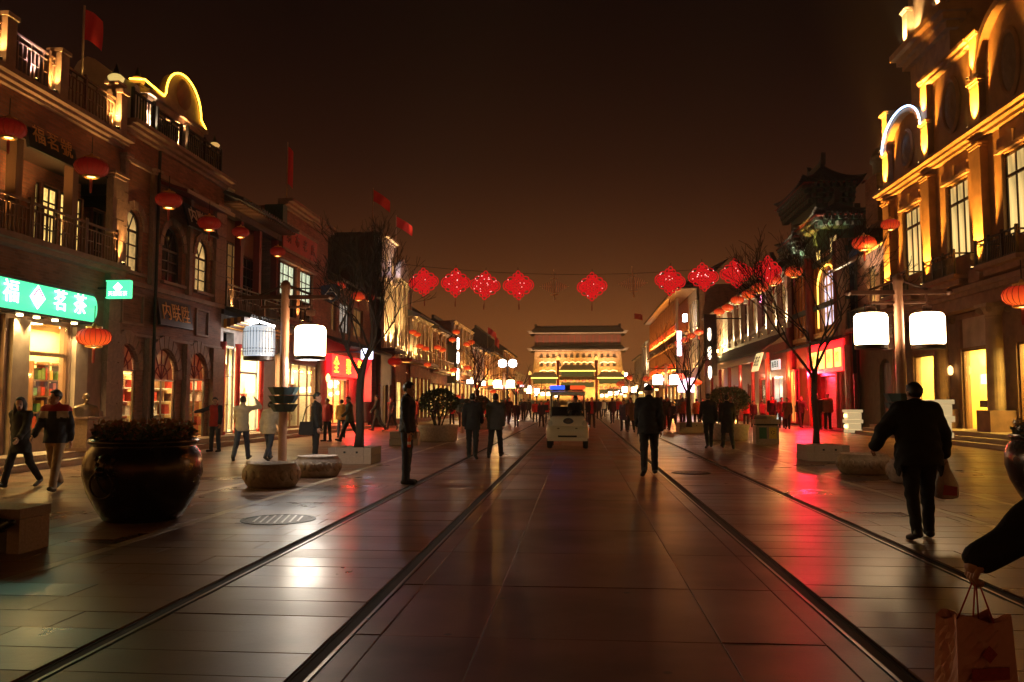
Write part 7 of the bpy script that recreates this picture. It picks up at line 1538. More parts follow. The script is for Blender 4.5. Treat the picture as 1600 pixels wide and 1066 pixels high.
b = MB(); b.tube([(.17 * math.cos(2 * PI * k / 16), .17 * math.sin(2 * PI * k / 16), 0) for k in range(16)], .016, 5, closed=True); b.tube([(0, 0, -.25), (0, 0, 0)], .02, 5); b.tube([(-.17, 0, 0), (.17, 0, 0)], .012, 4); puts('steering_wheel', b, M_BLACK, V, loc=(.26, .72, 1.12), rot=(.9, 0, 0))
lamp('POINT', V, (x0 - .33, y0 + .9, 2.12), .05, (.05, .15, 1), .05, name='beacon_lamp')
# ================================================================== PEOPLE
def snets(Fd, o, h):
    """surface nets over a signed distance grid -> vertices, quads"""
    S = Fd < 0; n = np.array(Fd.shape); Cn = tuple(n - 1); acc = np.zeros(Cn + (3,)); cnt = np.zeros(Cn)
    cs = [(i, j, k) for i in (0, 1) for j in (0, 1) for k in (0, 1)]
    sl = lambda A, c: A[c[0]:c[0] + Cn[0], c[1]:c[1] + Cn[1], c[2]:c[2] + Cn[2]]
    for a in cs:
        for ax in range(3):
            if a[ax]: continue
            c = list(a); c[ax] = 1; f0, f1 = sl(Fd, a), sl(Fd, c); m = sl(S, a) != sl(S, c)
            if not m.any(): continue
            t = f0[m] / (f0[m] - f1[m]); p = np.tile(np.array(a, float), (t.size, 1)); p[:, ax] += t; acc[m] += p; cnt[m] += 1
    act = cnt > 0; idx = np.full(Cn, -1); idx[act] = np.arange(act.sum()); ijk = np.argwhere(act); V = (ijk + acc[act] / cnt[act][:, None]) * h + o; faces = []
    for ax in range(3):
        sa = [slice(None)] * 3; sb = [slice(None)] * 3; sa[ax] = slice(0, -1); sb[ax] = slice(1, None); A = S[tuple(sa)]; m = A != S[tuple(sb)]
        b1, b2 = (ax + 1) % 3, (ax + 2) % 3; q = np.argwhere(m); q = q[(q[:, b1] > 0) & (q[:, b2] > 0) & (q[:, b1] < n[b1] - 1) & (q[:, b2] < n[b2] - 1)]
        if not len(q): continue
        def cell(d1, d2): c = q.copy(); c[:, b1] -= d1; c[:, b2] -= d2; return idx[c[:, 0], c[:, 1], c[:, 2]]
        f = np.stack([cell(1, 1), cell(0, 1), cell(0, 0), cell(1, 0)], 1); inside = A[q[:, 0], q[:, 1], q[:, 2]]; f[~inside] = f[~inside][:, ::-1]; faces.append(f)
    return V, np.concatenate(faces) if faces else np.zeros((0, 4), int)
def sdf_mesh(prims, h, fold=0.0, cut=None):
    """prims: (a, b, ra, rb, (sx, sy, sz), k): round cones, squashed by the scale about their middle, smoothly joined"""
    lo = np.min([np.minimum(p[0], p[1]) - max(p[2], p[3]) * 1.8 for p in prims], 0) - 3 * h; hi = np.max([np.maximum(p[0], p[1]) + max(p[2], p[3]) * 1.8 for p in prims], 0) + 3 * h
    N = np.ceil((hi - lo) / h).astype(int) + 1; ax = [lo[i] + h * np.arange(N[i]) for i in range(3)]; D = np.full(N, 1.0)
    for a, b, ra, rb, sc, k in prims:
        mg = max(ra, rb) * 1.8 + k * 2 + 2 * h; p0 = np.minimum(a, b) - mg; p1 = np.maximum(a, b) + mg
        i0 = np.maximum(0, np.floor((p0 - lo) / h).astype(int)); i1 = np.minimum(N, np.ceil((p1 - lo) / h).astype(int) + 1)
        X, Y, Z = np.meshgrid(*[ax[i][i0[i]:i1[i]] for i in range(3)], indexing='ij'); c = (a + b) / 2; s = np.array(sc)
        P = np.stack([(X - c[0]) / s[0], (Y - c[1]) / s[1], (Z - c[2]) / s[2]], -1); A = (a - c) / s; B = (b - c) / s; ba = B - A; L2 = max(1e-9, ba @ ba)
        t = np.clip(((P - A) @ ba) / L2, 0, 1); d = np.linalg.norm(P - A - t[..., None] * ba, axis=-1) - (ra + (rb - ra) * t); d = d * min(s)
        V = D[i0[0]:i1[0], i0[1]:i1[1], i0[2]:i1[2]]; hh = np.clip(.5 + .5 * (V - d) / k, 0, 1); V[...] = V * (1 - hh) + d * hh - k * hh * (1 - hh)
    if fold or cut is not None:
        X, Y, Z = np.meshgrid(*ax, indexing='ij')
        if fold: D = D + fold * (np.sin(31 * Z + 9 * X + 5 * np.sin(11 * Y)) * np.sin(17 * X - 13 * Y + 6 * Z) + .6 * np.sin(55 * Z - 21 * X + 3) * np.sin(19 * Y + 8 * X))
        if cut is not None: D = np.maximum(D, cut(X, Y, Z))
    return snets(D, lo, h)
V3 = lambda *p: np.array(p, float)
def rotx(v, a): c, s = math.cos(a), math.sin(a); return np.array([v[0], v[1] * c + v[2] * s, -v[1] * s + v[2] * c])
POSE = {  # legs (hip flex, knee flex, spread), arms (flex, abduct, elbow) in degrees, right then left
    'walk_a': dict(r=(20, 4, 2), l=(-16, 22, 2), ra=(-16, 7, 14), la=(20, 7, 24), lean=3), 'walk_b': dict(r=(-17, 24, 2), l=(21, 5, 2), ra=(20, 7, 24), la=(-16, 7, 14), lean=3),
    'stand': dict(r=(1, 2, 4), l=(-2, 3, 4), ra=(2, 7, 12), la=(-2, 7, 14), lean=0), 'stride': dict(r=(26, 6, 2), l=(-22, 12, 2), ra=(-20, 10, 18), la=(24, 8, 30), lean=4)}
def skeleton(H, pose, build=1.0, ik={}):
    s = H / 1.72; R = math.radians; J = {}; lean = R(pose.get('lean', 0)); up = lambda x, y, z: V3(0, 0, .94 * s) + rotx(V3(x * build, y, z - .94) * s, lean)
    J['pel'] = V3(0, 0, .94) * s; J['waist'] = up(0, 0, 1.08); J['chest'] = up(0, .005, 1.30); J['neck'] = up(0, .0, 1.475); J['head'] = up(0, .025, 1.605); J['s'] = s
    for sd, k in ((1, 'r'), (-1, 'l')):
        hip, kn, sp = [R(a) for a in pose[k]]; h = V3(sd * .088 * build, 0, .91) * s; J[k + 'hip'] = h
        t = V3(sd * math.sin(sp), math.sin(hip), -math.cos(hip)); J[k + 'kn'] = h + t * .43 * s; q = V3(sd * math.sin(sp) * .6, math.sin(hip - kn), -math.cos(hip - kn)); J[k + 'an'] = J[k + 'kn'] + q * .415 * s
        toe = max(-.7, min(.5, (hip - kn) * .9)); J[k + 'toe'] = J[k + 'an'] + V3(sd * .03, math.cos(toe) * .16, math.sin(toe) * .16 - .045) * s; J[k + 'heel'] = J[k + 'an'] + V3(0, -.035, -.045) * s
        a = pose[k + 'a']; f, ab, e = R(a[0]), R(a[1]), R(a[2]); S = up(sd * .178, 0, 1.415); J[k + 'sh'] = S; l1, l2 = .285 * s, .245 * s
        if k in ik:
            T = V3(*ik[k][0]); hint = V3(*ik[k][1]); v = T - S; d = min(np.linalg.norm(v), (l1 + l2) * .995); dr = v / np.linalg.norm(v); aa = (l1 * l1 - l2 * l2 + d * d) / (2 * d); hp = hint - dr * (hint @ dr); hp = hp / np.linalg.norm(hp)
            J[k + 'el'] = S + dr * aa + hp * math.sqrt(max(0, l1 * l1 - aa * aa)); J[k + 'wr'] = S + dr * d
        else:
            u = V3(sd * math.sin(ab), math.sin(f) * math.cos(ab), -math.cos(f) * math.cos(ab)); J[k + 'el'] = S + u * l1; w_ = V3(sd * math.sin(ab) * .35, math.sin(f + e), -math.cos(f + e)); w_ /= np.linalg.norm(w_); J[k + 'wr'] = J[k + 'el'] + w_ * l2
        fd = (J[k + 'wr'] - J[k + 'el']); fd /= np.linalg.norm(fd); J[k + 'fd'] = fd; J[k + 'hand'] = J[k + 'wr'] + fd * .085 * s
    if 'drop' in pose: dz = pose['drop']
    else: dz = min(J[k + q][2] for k in 'rl' for q in ('toe', 'heel')) - .028 * s
    for k, v in J.items():
        if isinstance(v, np.ndarray) and not k.endswith('fd'): v[2] -= dz
    return J
def prims_body(J, bw, female=False):
    s = J['s']; k = .03; O = (1, 1, 1); P = []
    A = lambda a, b, ra, rb, sc=O, kk=k: P.append((np.array(a), np.array(b), ra * s, rb * s, sc, kk))
    A(J['pel'] - V3(0, 0, .02), J['waist'], .135 * bw, .120 * bw, (1.12, .82, 1)); A(J['waist'], J['chest'] + V3(0, 0, .04) * s, .122 * bw, .132 * bw, (1.18, .82, 1)); A(J['lsh'] * .8 + J['chest'] * .2, J['rsh'] * .8 + J['chest'] * .2, .075 * bw, .075 * bw)
    A(J['neck'] - V3(0, 0, .06) * s, J['head'] - V3(0, .012, .05) * s, .056, .053)
    for q in 'rl':
        A(J[q + 'hip'], J[q + 'kn'], .084 * bw, .056); A(J[q + 'kn'], J[q + 'an'], .056, .040); A(J[q + 'heel'], J[q + 'toe'], .036, .030, (1.15, 1, .9), .02)
        A(J[q + 'sh'], J[q + 'el'], .052, .041); A(J[q + 'el'], J[q + 'wr'], .041, .028, O, .02); A(J[q + 'wr'], J[q + 'hand'], .028, .034, (.62, 1.0, 1.0) if abs(J[q + 'fd'][0]) < .6 else (1, 1, .62), .015)
    return P
def head_prims(c, s, turn=0.0):
    ct, st = math.cos(turn), math.sin(turn); f = lambda x, y, z: c + V3(x * ct - y * st, x * st + y * ct, z) * s; O = (1, 1, 1)
    return [(f(0, -.012, .035), f(0, .004, .03), .083 * s, .080 * s, (.93, 1.08, 1.12), .02), (f(0, .03, -.055), f(0, .05, -.075), .052 * s, .040 * s, (1.0, 1, 1), .03), (f(0, .088, .005), f(0, .104, -.022), .011 * s, .016 * s, O, .012),
            (f(-.03, .078, .022), f(.03, .078, .022), .014 * s, .014 * s, O, .015), (f(-.022, .083, -.058), f(.022, .083, -.058), .011 * s, .011 * s, O, .01), (f(-.085, -.005, .005), f(-.087, -.012, .0), .021 * s, .017 * s, (.5, 1, 1.5), .008), (f(.085, -.005, .005), f(.087, -.012, .0), .021 * s, .017 * s, (.5, 1, 1.5), .008)]
def fingers(J, q, curl):
    """five separate fingers with their joints, rooted in the palm"""
    s = J['s']; wr, fd = J[q + 'wr'], J[q + 'fd']; sd = 1 if q == 'r' else -1; across = V3(0, 1, 0) - fd * fd[1]; across = across / max(1e-6, np.linalg.norm(across)); nrm = np.cross(across, fd) ; b = MB(); inn = nrm * (1 if (nrm[0] * -sd) > 0 else -1)
    for i, (o, L) in enumerate(((.030, .070), (.011, .080), (-.010, .076), (-.029, .060))):
        p = wr + fd * .088 * s + across * o * s; pts = [p - fd * .02 * s, p]; a = curl * .5
        for j, fr in enumerate((.45, .32, .23)):
            d = fd * math.cos(a) + inn * math.sin(a); p = p + d * L * fr * s; pts.append(p); a += curl
        b.tube(pts, [.0105 * s, .010 * s, .009 * s, .008 * s, .006 * s], 6)
    p = wr + fd * .03 * s + across * .028 * s; d = fd * .6 + across * .75 + inn * .3; d = d / np.linalg.norm(d); p1 = p + d * .04 * s; d2 = fd * .85 + inn * .5 + across * .1; p2 = p1 + d2 / np.linalg.norm(d2) * .032 * s; b.tube([p, p1, p2], [.013 * s, .011 * s, .008 * s], 6)
    return b
CLOTH = {}
def cloth(name, col, rough=.85):
    return mat('cloth_' + name, col, rough, scale=9, var=.2, bump=.25, bscale=90)
SKIN = mat('skin', (.50, .27, .18), .55, scale=6, var=.1, bump=.03); LIPS = mat('lips', (.38, .13, .11), .5, bump=0); HAIR = mat('black_hair', (.012, .010, .009), .45, scale=40, bump=.3, stretch=(1, 1, .2)); SHOE = mat('black_shoe', (.018, .016, .015), .4, bump=.05)
NV, BK, GY_, KH, BE, RD, GN, BL, WH, OR, BR = [cloth(n, c) for n, c in (('navy', (.022, .024, .035)), ('black', (.016, .014, .014)), ('charcoal', (.06, .052, .042)), ('khaki', (.36, .25, .15)), ('beige', (.48, .41, .31)), ('red', (.42, .025, .025)), ('green', (.05, .06, .035)), ('denim', (.045, .055, .085)), ('white', (.62, .58, .54)), ('orange', (.48, .24, .04)), ('brown', (.16, .08, .04)))]
MB_CACHE = {}
def to_mesh(name, VF, m, extra=None):
    V, Fq = VF; me = bpy.data.meshes.new(name); v = [tuple(p) for p in V]; f = [tuple(int(i) for i in q) for q in Fq]
    for e in (extra or []):
        k = len(v); v += [tuple(p) for p in e.v]; f += [tuple(i + k for i in q) for q in e.f]
    me.from_pydata(v, [], f)
    for mm in (m if isinstance(m, (list, tuple)) else [m]): me.materials.append(mm)
    me.polygons.foreach_set('use_smooth', [True] * len(me.polygons)); me.update(); return me
def person(x, y, heading, H, pose, label, jacket=BK, trousers=BK, hair='short', h=.018, jlen=.80, thick=.022, bw=1.0, ik={}, turn=0.0, group=None, shoes=SHOE, collar=True, z=0.0, hand_curl=.35, detail=True, jmats=None, female=False, hood=False, fold=.006, sleeve=-.01):
    pose = POSE[pose] if isinstance(pose, str) else pose; J = skeleton(H, pose, 1.0, ik); s = J['s']; O = (1, 1, 1)
    P = prims_body(J, bw * (.9 if female else 1)) + head_prims(J['head'], s, turn); fx = [fingers(J, q, hand_curl) for q in 'rl'] if detail else None
    me = to_mesh('person', sdf_mesh(P, h if not detail else min(h, .014)), [SKIN, LIPS], fx)
    o = bpy.data.objects.new('person', me); COL.objects.link(o); o.location = (x, y, z); o.rotation_euler = (0, 0, heading); tag(o, label, 'person', group)
    if detail:
        ct, st = math.cos(turn), math.sin(turn); f = lambda a, b_, c: J['head'] + V3(a * ct - b_ * st, a * st + b_ * ct, c) * s; lp = f(0, .09, -.058)
        for p in me.polygons:
            c = p.center
            if abs(c[2] - lp[2]) < .012 * s and math.hypot(c[0] - lp[0], c[1] - lp[1]) < .03 * s: p.material_index = 1
        for sx in (-1, 1): e = f(sx * .031, .079, .006); put('eye', eye_me, o, tuple(e), (0, 0, turn), (s, s, s))
    t = thick
    Q = []; A = lambda a, b, ra, rb, sc=O, kk=.035: Q.append((np.array(a), np.array(b), ra * s, rb * s, sc, kk))
    ub = bw * (.9 if female else 1); hem = J['pel'] + V3(0, 0, (jlen - .94)) * s
    A(J['pel'], J['waist'], .140 * ub + t, .128 * ub + t, (1.12, .85, 1)); A(J['waist'], J['chest'] + V3(0, 0, .04) * s, .126 * ub + t, .136 * ub + t, (1.18, .86, 1)); A(J['lsh'] * .85 + J['chest'] * .15, J['rsh'] * .85 + J['chest'] * .15, .078 * ub + t * .7, .078 * ub + t * .7)
    A(J['pel'], hem, .140 * ub + t * 1.15, (.150 if jlen > .7 else .165) * ub + t * 1.2, (1.14, .88, 1))
    for q in 'rl':
        A(J[q + 'sh'], J[q + 'el'], .056 * ub + t * .8, .047 + t * .8); A(J[q + 'el'], J[q + 'wr'] + J[q + 'fd'] * sleeve, .047 + t * .8, .036 + t * .7, O, .025)
    if collar: A(J['neck'] - V3(0, 0, .05) * s, J['neck'] + V3(0, -.012, .015) * s, .080, .074, (1, 1, 1), .02)
    if hood: A(J['neck'] + V3(-.06, -.075, -.02) * s, J['neck'] + V3(.06, -.075, -.02) * s, .075, .075, (1, 1, .9), .03)
    fx0 = V3(0, 0, 1) if not collar else None
    jme = to_mesh('jacket', sdf_mesh(Q, h, fold, lambda X, Y, Z: np.where((np.abs(X) < .22 * s) & (np.abs(Y) < .3), (hem[2] - Z), -1.0)), jmats[0] if jmats else jacket); put('jacket', jme, o)
    if jmats:
        for p in jme.polygons: p.material_index = jmats[1](Vector(p.center), J)
    Q = []
    A(J['pel'] - V3(0, 0, .02), J['pel'] + V3(0, 0, .08) * s, .142 * ub + .006, .132 * ub + .006, (1.12, .84, 1))
    for q in 'rl':
        A(J[q + 'hip'], J[q + 'kn'], .092 * ub + .006, .068 + .004, O, .02); A(J[q + 'kn'], J[q + 'an'] + V3(0, 0, -.015) * s, .068 + .004, .060, O, .02)
    put('trousers', to_mesh('trousers', sdf_mesh(Q, h, .005), trousers), o)
    for q in 'rl':
        Q = []; A(J[q + 'heel'] - V3(0, .0, .0), J[q + 'toe'], .048, .042, (1.05, 1, .85), .01); A(J[q + 'heel'] + V3(0, .02, .03) * s, J[q + 'an'], .05, .046, O, .02)
        put('shoe', to_mesh('shoe', sdf_mesh(Q, min(h, .016), 0, lambda X, Y, Z: .002 - Z), shoes), o)
    if hair:
        ct, st = math.cos(turn), math.sin(turn); f = lambda a, b_, c: J['head'] + V3(a * ct - b_ * st, a * st + b_ * ct, c) * s; Q = []
        A(f(0, -.022, .045), f(0, -.006, .06), .089, .086, (.95, 1.08, 1.08), .02); A(f(-.03, .062, .098), f(.03, .062, .098), .022, .022, O, .02)
        if hair == 'long':
            for sx in (-1, 1): A(f(sx * .07, -.02, .0), f(sx * .085, .0, -.2), .045, .04, (1, 1.2, 1), .03)
            A(f(0, -.06, .0), f(0, -.075, -.22), .085, .075, (1.1, .7, 1), .03)
        c_ = J['head']; fw = V3(-st, ct, 0)
        cut = lambda X, Y, Z: np.minimum((X - c_[0]) * fw[0] + (Y - c_[1]) * fw[1] - .055 * s, .085 * s - (Z - c_[2])) if hair != 'cap' else -1.0 + 0 * X
        low = (lambda X, Y, Z: np.maximum(cut(X, Y, Z), (c_[2] - .035 * s - Z) if hair == 'short' else -1.0 + 0 * X))
        if hair == 'cap': A(f(0, .06, .062), f(0, .12, .05), .06, .05, (1, 1, .22), .015); low = lambda X, Y, Z: (c_[2] + .03 * s) - Z
        put('cap' if hair == 'cap' else 'hair', to_mesh('hair', sdf_mesh(Q, min(h, .014), .002 if hair != 'cap' else 0, low), HAIR if hair != 'cap' else BK), o)
    Mx = Matrix.Translation((x, y, z)) @ Matrix.Rotation(heading, 4, 'Z')
    o_w = lambda key: Mx @ Vector(J[key])
    return o, J, o_w
b = MB(); b.lathe([(.001, -.011), (.009, -.006), (.011, 0), (.009, .006), (.001, .011)], 8, sx=1.25); eye_me = b.mesh('eye', mat('dark_eye', (.03, .022, .02), .15, bump=0), smooth=True)
def at_px(px, foot, head):
    x, y = ground_at(px, foot); H = on_y(px, head, y)[1]; return x, y, min(1.9, max(1.5, H))
Rd = math.radians
BG = 'people strolling along the street'
def P(px, foot, head, hd, pose, label, **k):
    x, y, H = at_px(px, foot, head)
    if 'z' in k: x, y = ground_at(px, foot, k['z']); H = min(1.9, max(1.5, on_y(px, head, y)[1] - k['z']))
    k.setdefault('h', .016 if y < 13 else .02 if y < 26 else .026); k.setdefault('detail', y < 27); k.setdefault('group', BG)
    return person(x, y, Rd(hd), H, pose, label, **k)
# the couple at the left edge
P(30, 762, 622, 172, 'walk_a', 'woman with long black hair in a black coat walking at the left edge', jacket=BK, trousers=BK, hair='long', jlen=.66, female=True, turn=Rd(25), thick=.03)
def team(c, J):
    if c[2] > J['chest'][2] + .085: return 1
    if c[2] > J['chest'][2] - .03 and abs(c[0]) > .07 and c[1] > .02 and abs(c[0]) < .23: return 2
    if c[2] < J['chest'][2] - .1 and abs(c[0]) > .1 and abs(c[0]) < .2 and c[1] > .03: return 3
    return 0
o, J, ow = P(84, 768, 610, 186, 'walk_b', 'man in navy jacket with red shoulders and white chest patches, khaki trousers', trousers=KH, jlen=.84, turn=Rd(-38), jmats=([NV, RD, WH, BL], team), thick=.024)
ux, uy = ground_at(335, 706)
P(335, 706, 623, 165, 'stand', 'man in red vest and dark sleeves holding one arm out beside the arched doorways', trousers=BL, jmats=([RD, NV], lambda c, J: 1 if abs(c[0]) > .155 or c[1] < -.04 and False else 0), turn=Rd(40), ik={'r': ((-.0 + .62, .18, 1.17), (0, -.4, -1))}, collar=True)
P(377, 720, 620, 8, 'walk_a', 'man in a beige shirt seen from behind with one hand raised beside his head', jacket=BE, trousers=BL, ik={'r': ((.30, .16, 1.55), (1, -.1, -.5))}, thick=.012)
P(420, 720, 628, -8, 'walk_b', 'person in a light hooded jacket seen from behind, beside the left lamp post', jacket=BE, trousers=BL, hood=True, thick=.03, turn=Rd(15))
o, J, ow = P(493, 726, 616, -80, 'stand', 'man in black suit carrying a black shoulder bag, standing behind the stone planter', jacket=BK, trousers=BK, turn=Rd(-10))
def handbag(px, foot, label, w_=.34, h=.30, dz=.72, m=BK, dx=0, dy=-.22):
    x, y = ground_at(px, foot); t = thing('shoulder_bag', label, 'bag', (x + dx, y + dy, dz)); b = MB(); b.prism([(-w_ / 2, .02), (-w_ / 2 + .03, 0), (w_ / 2 - .03, 0), (w_ / 2, .02), (w_ / 2 - .03, h), (-w_ / 2 + .03, h)], lambda a, c, d: (a, d, c), -.06, .06); put('body', b.mesh('body', m, bevel=.01), t); b = MB(); b.tube([(-w_ / 2 + .06, 0, h - .02), (-.05, .06, h + .32), (.08, .14, h + .45), (w_ / 2 - .04, .05, h - .02)], .014, 5); put('strap', b.mesh('strap', m), t); return t
handbag(486, 726, 'black shoulder bag at the hip of the man in the black suit', dx=-.05)
P(511, 690, 624, 150, 'stand', 'person in a bright red jacket in front of the restaurant window', jacket=RD, trousers=BK)
P(546, 692, 620, 120, 'stride', 'man in a dark green jacket walking past the restaurant window', jacket=GN, trousers=BK, turn=Rd(20))
P(533, 684, 626, 20, 'stand', 'person in an orange top half hidden in front of the restaurant', jacket=OR, trousers=BL)
P(590, 674, 618, 100, 'walk_a', 'dark dressed person walking close to the tall house wall', jacket=BK, trousers=BK)
o, J, ow = P(636, 756, 601, -92, 'stand', 'young man in a black jacket standing in profile with an orange bottle', jacket=BK, trousers=BL, thick=.02, jlen=.88, h=.014)
hp = ow('rhand'); t = thing('drink_bottle', 'orange drink bottle held by the standing young man', 'bottle', (hp.x, hp.y - .02, hp.z - .2)); b = MB(); b.lathe([(.026, 0), (.03, .01), (.03, .13), (.027, .14), (.03, .15), (.013, .19), (.013, .22), (.001, .22)], 14); put('bottle', b.mesh('bottle', mat('orange_drink', (.75, .10, .03), .15, bump=0), smooth=True), t); b = MB(); b.lathe([(.0308, .05), (.0308, .1)], 14); put('label', b.mesh('label', WH), t)
P(738, 717, 615, 2, 'walk_b', 'man in a black coat walking away, left one of the pair on the left rails', jacket=BK, trousers=BK, thick=.03, jlen=.78)
P(774, 715, 616, -4, 'walk_a', 'man in a grey jacket walking away, right one of the pair on the left rails', jacket=GY_, trousers=BK, thick=.035, jlen=.76, bw=1.08)
P(925, 669, 622, 178, 'stand', 'person with an open dark coat over a red top beside the patrol cart', jmats=([BK, RD], lambda c, J: 1 if c[1] > .05 and abs(c[0]) < .085 else 0), trousers=BK)
P(1015, 743, 603, -3, 'walk_a', 'man in a dark jacket and flat cap walking away along the right rails', jacket=BK, trousers=BK, hair='cap', thick=.03, jlen=.80, bw=1.08, h=.015)
P(1108, 700, 616, 2, 'walk_a', 'man in black walking away, left one of the pair on right pavement', jacket=BK, trousers=BK, thick=.03); P(1137, 701, 617, -2, 'walk_b', 'woman in long dark coat walking away, right one of the pair on right pavement', jacket=BK, trousers=BK, jlen=.52, female=True, thick=.03, hair='short')
P(1089, 668, 624, 0, 'stand', 'person in a yellow orange jacket by the small far right tree', jacket=OR, trousers=BK)
P(1178, 668, 627, 200, 'stand', 'dark dressed person leaning near the far right shop doors', jacket=BK, trousers=BK)
P(1207, 668, 619, 170, 'walk_a', 'man with dark red scarf in the group under the tiled awning', jmats=([BK, RD], lambda c, J: 1 if c[2] > J['chest'][2] + .06 and abs(c[0]) < .12 else 0), trousers=BK)
P(1222, 669, 622, 185, 'stand', 'person in dark red coat in the group under the tiled awning', jacket=cloth('maroon', (.12, .02, .02)), trousers=BK, jlen=.6)
P(1231, 671, 622, 160, 'walk_b', 'person in a brown coat in the group under the tiled awning', jacket=BR, trousers=BK, jlen=.6); P(1252, 669, 619, 180, 'stride', 'dark figure with legs apart left of the right bare tree trunk', jacket=BK, trousers=BK)
P(1278, 671, 617, 175, 'stand', 'dark figure just right of the right bare tree trunk', jacket=BK, trousers=BK); P(1294, 671, 614, 190, 'stand', 'man in a brown jacket by the red lit shop on the right', jacket=BR, trousers=BK, bw=1.1, thick=.04)
P(1042, 672, 620, 176, 'stride', 'tall person striding past the right lamp far down the street', jacket=BK, trousers=BK); P(1052, 673, 628, 150, 'stride', 'second striding person beside the tall one on the right', jacket=NV, trousers=BK)
P(975, 674, 626, 175, 'stand', 'person in a violet grey coat left of the man with the cap', jacket=cloth('violet', (.09, .07, .12)), trousers=BK, jlen=.6); P(986, 676, 622, 170, 'walk_a', 'woman in a brown coat and dark tights left of the man with the cap', jacket=BR, trousers=BK, jlen=.6, female=True, hair='long')
P(807, 668, 628, 10, 'walk_a', 'dark person walking away right of the man in grey', jacket=BK, trousers=BK); P(846, 668, 630, 175, 'stand', 'dark person close to the left side of the patrol cart', jacket=cloth('dark_teal', (.03, .05, .06)), trousers=BK)
P(836, 660, 627, 178, 'stand', 'small person in a red jacket left of the patrol cart', jacket=RD, trousers=BK); P(706, 664, 628, 160, 'stand', 'person in a red top behind the clipped bush', jacket=RD, trousers=BK)
# the big man with the plastic bag
x, y, H = at_px(1440, 842, 604)
o, J, ow = person(x, y, Rd(-2), H, dict(r=(8, 5, 2), l=(-8, 16, 3), ra=(4, 24, 12), la=(8, 38, 30), lean=5), 'heavy man in black walking away with a plastic bag in his right hand', jacket=BK, trousers=BK, thick=.05, bw=1.16, jlen=.80, h=.013, hand_curl=.9, turn=Rd(18), group=BG)
hp = ow('rhand'); t = thing('plastic_bag', 'pale plastic shopping bag with red print hanging from the heavy man’s hand'.replace('’', "'"), 'bag', (hp.x, hp.y, hp.z - .42))
vs = []; n = 18; prof = [(.03, .40), (.045, .34), (.075, .26), (.105, .16), (.12, .08), (.11, .02), (.06, 0)]
b = MB()
for i in range(n):
    a = 2 * PI * i / n
    for r, z in prof: w_ = 1 + .13 * math.sin(5 * a + z * 18) * (z > .1); vs.append((r * 1.15 * w_ * math.cos(a), r * .6 * w_ * math.sin(a), z))
K = len(prof); b.add(vs, [(i * K + q, ((i + 1) % n) * K + q, ((i + 1) % n) * K + q + 1, i * K + q + 1) for i in range(n) for q in range(K - 1)] + [tuple(i * K + K - 1 for i in range(n))], 0)
M_BAG = mat('plastic_film', (.62, .48, .44), .3, scale=9, var=.25, bump=.3); put('bag', b.mesh('bag', M_BAG, smooth=True), t)
b = MB(); b.tube([(-.03, 0, .38), (-.02, 0, .44), (.02, 0, .44), (.03, 0, .38)], .008, 5); put('handle', b.mesh('handle', M_BAG), t); b = MB(); b.prism([(-.07, .05), (.08, .04), (.09, .14), (-.05, .16)], lambda a, c, d: (a, d, c), -.078, -.070); put('red_print', b.mesh('red_print', mat('red_print', (.45, .06, .08), .4, bump=0)), t)
# passer-by cut off by the right edge, arm out with a paper bag
x, y = 1.80, 2.58
hx, hz = on_y(1540, 905, 2.6)
o, J, ow = person(x, y, 0, 1.63, dict(r=(14, 5, 2), l=(-10, 14, 2), ra=(0, 8, 14), la=(0, 20, 40), lean=2), 'passer by in black cut off by the right edge, holding out a paper bag', jacket=BK, trousers=BK, thick=.024, h=.012, bw=1.0, sleeve=.05, ik={'l': ((hx - x, .03, hz + .03), (-.6, -.3, -.1))}, hand_curl=1.0, group=BG, fold=.009)
hp = ow('lhand'); bx, bz = on_y(1522, 1000, 2.62)
t = thing('paper_bag', 'pale pink paper bag swinging on red cords at the lower right corner', 'bag', (bx, 2.62, bz - .18), .25)
def crumpled_bag(w0, d0, w1, d1, hgt, m, seed, amp=.005, nx=9, nz=12):
    """open paper bag: four creased sides, folded gussets, uneven rim"""
    rnd = random.Random(seed); ph = [rnd.uniform(0, 6) for _ in range(6)]; ring = []
    for sx in range(4):
        for k in range(nx): ring.append((sx, k / nx))
    vs = []
    for j in range(nz + 1):
        f = j / nz; W, Dp = w0 + (w1 - w0) * f, d0 + (d1 - d0) * f; cs = [(-W, -Dp), (W, -Dp), (W, Dp), (-W, Dp)]
        for sx, t in ring:
            p, q = cs[sx], cs[(sx + 1) % 4]; x_, y_ = p[0] + (q[0] - p[0]) * t, p[1] + (q[1] - p[1]) * t; nx_, ny_ = ((0, -1), (1, 0), (0, 1), (-1, 0))[sx]
            dd = amp * (math.sin(23 * t + 31 * f + ph[sx]) + .8 * math.sin(41 * f - 17 * t + ph[(sx + 2) % 6])) * math.sin(PI * t) - (.022 * math.sin(PI * t) * f if sx % 2 else 0)
            vs.append((x_ + nx_ * dd, y_ + ny_ * dd, hgt * f * (1 + .05 * math.sin(2 * PI * t + ph[4] + sx) * f)))
    n = len(ring); b = MB(); b.add(vs, [(j * n + i, j * n + (i + 1) % n, (j + 1) * n + (i + 1) % n, (j + 1) * n + i) for j in range(nz) for i in range(n)] + [tuple(range(n))[::-1]]); return b.mesh('bag', m, recalc=False, smooth=False)
put('bag', crumpled_bag(.10, .055, .09, .045, .25, mat('pink_paper', (.80, .42, .38), .6, var=.1, bump=.1), 4), t)
put('printed_band', unit_box(mat('red_print', (.45, .06, .08), .4, bump=0)), t, (0, -.0635, .10), (.02, 0, 0), (.12, .003, .035)); put('printed_mark', unit_box(mat('red_print', (.45, .06, .08), .4, bump=0)), t, (0, -.0615, .155), (.02, .785, 0), (.035, .003, .035))
b = MB()
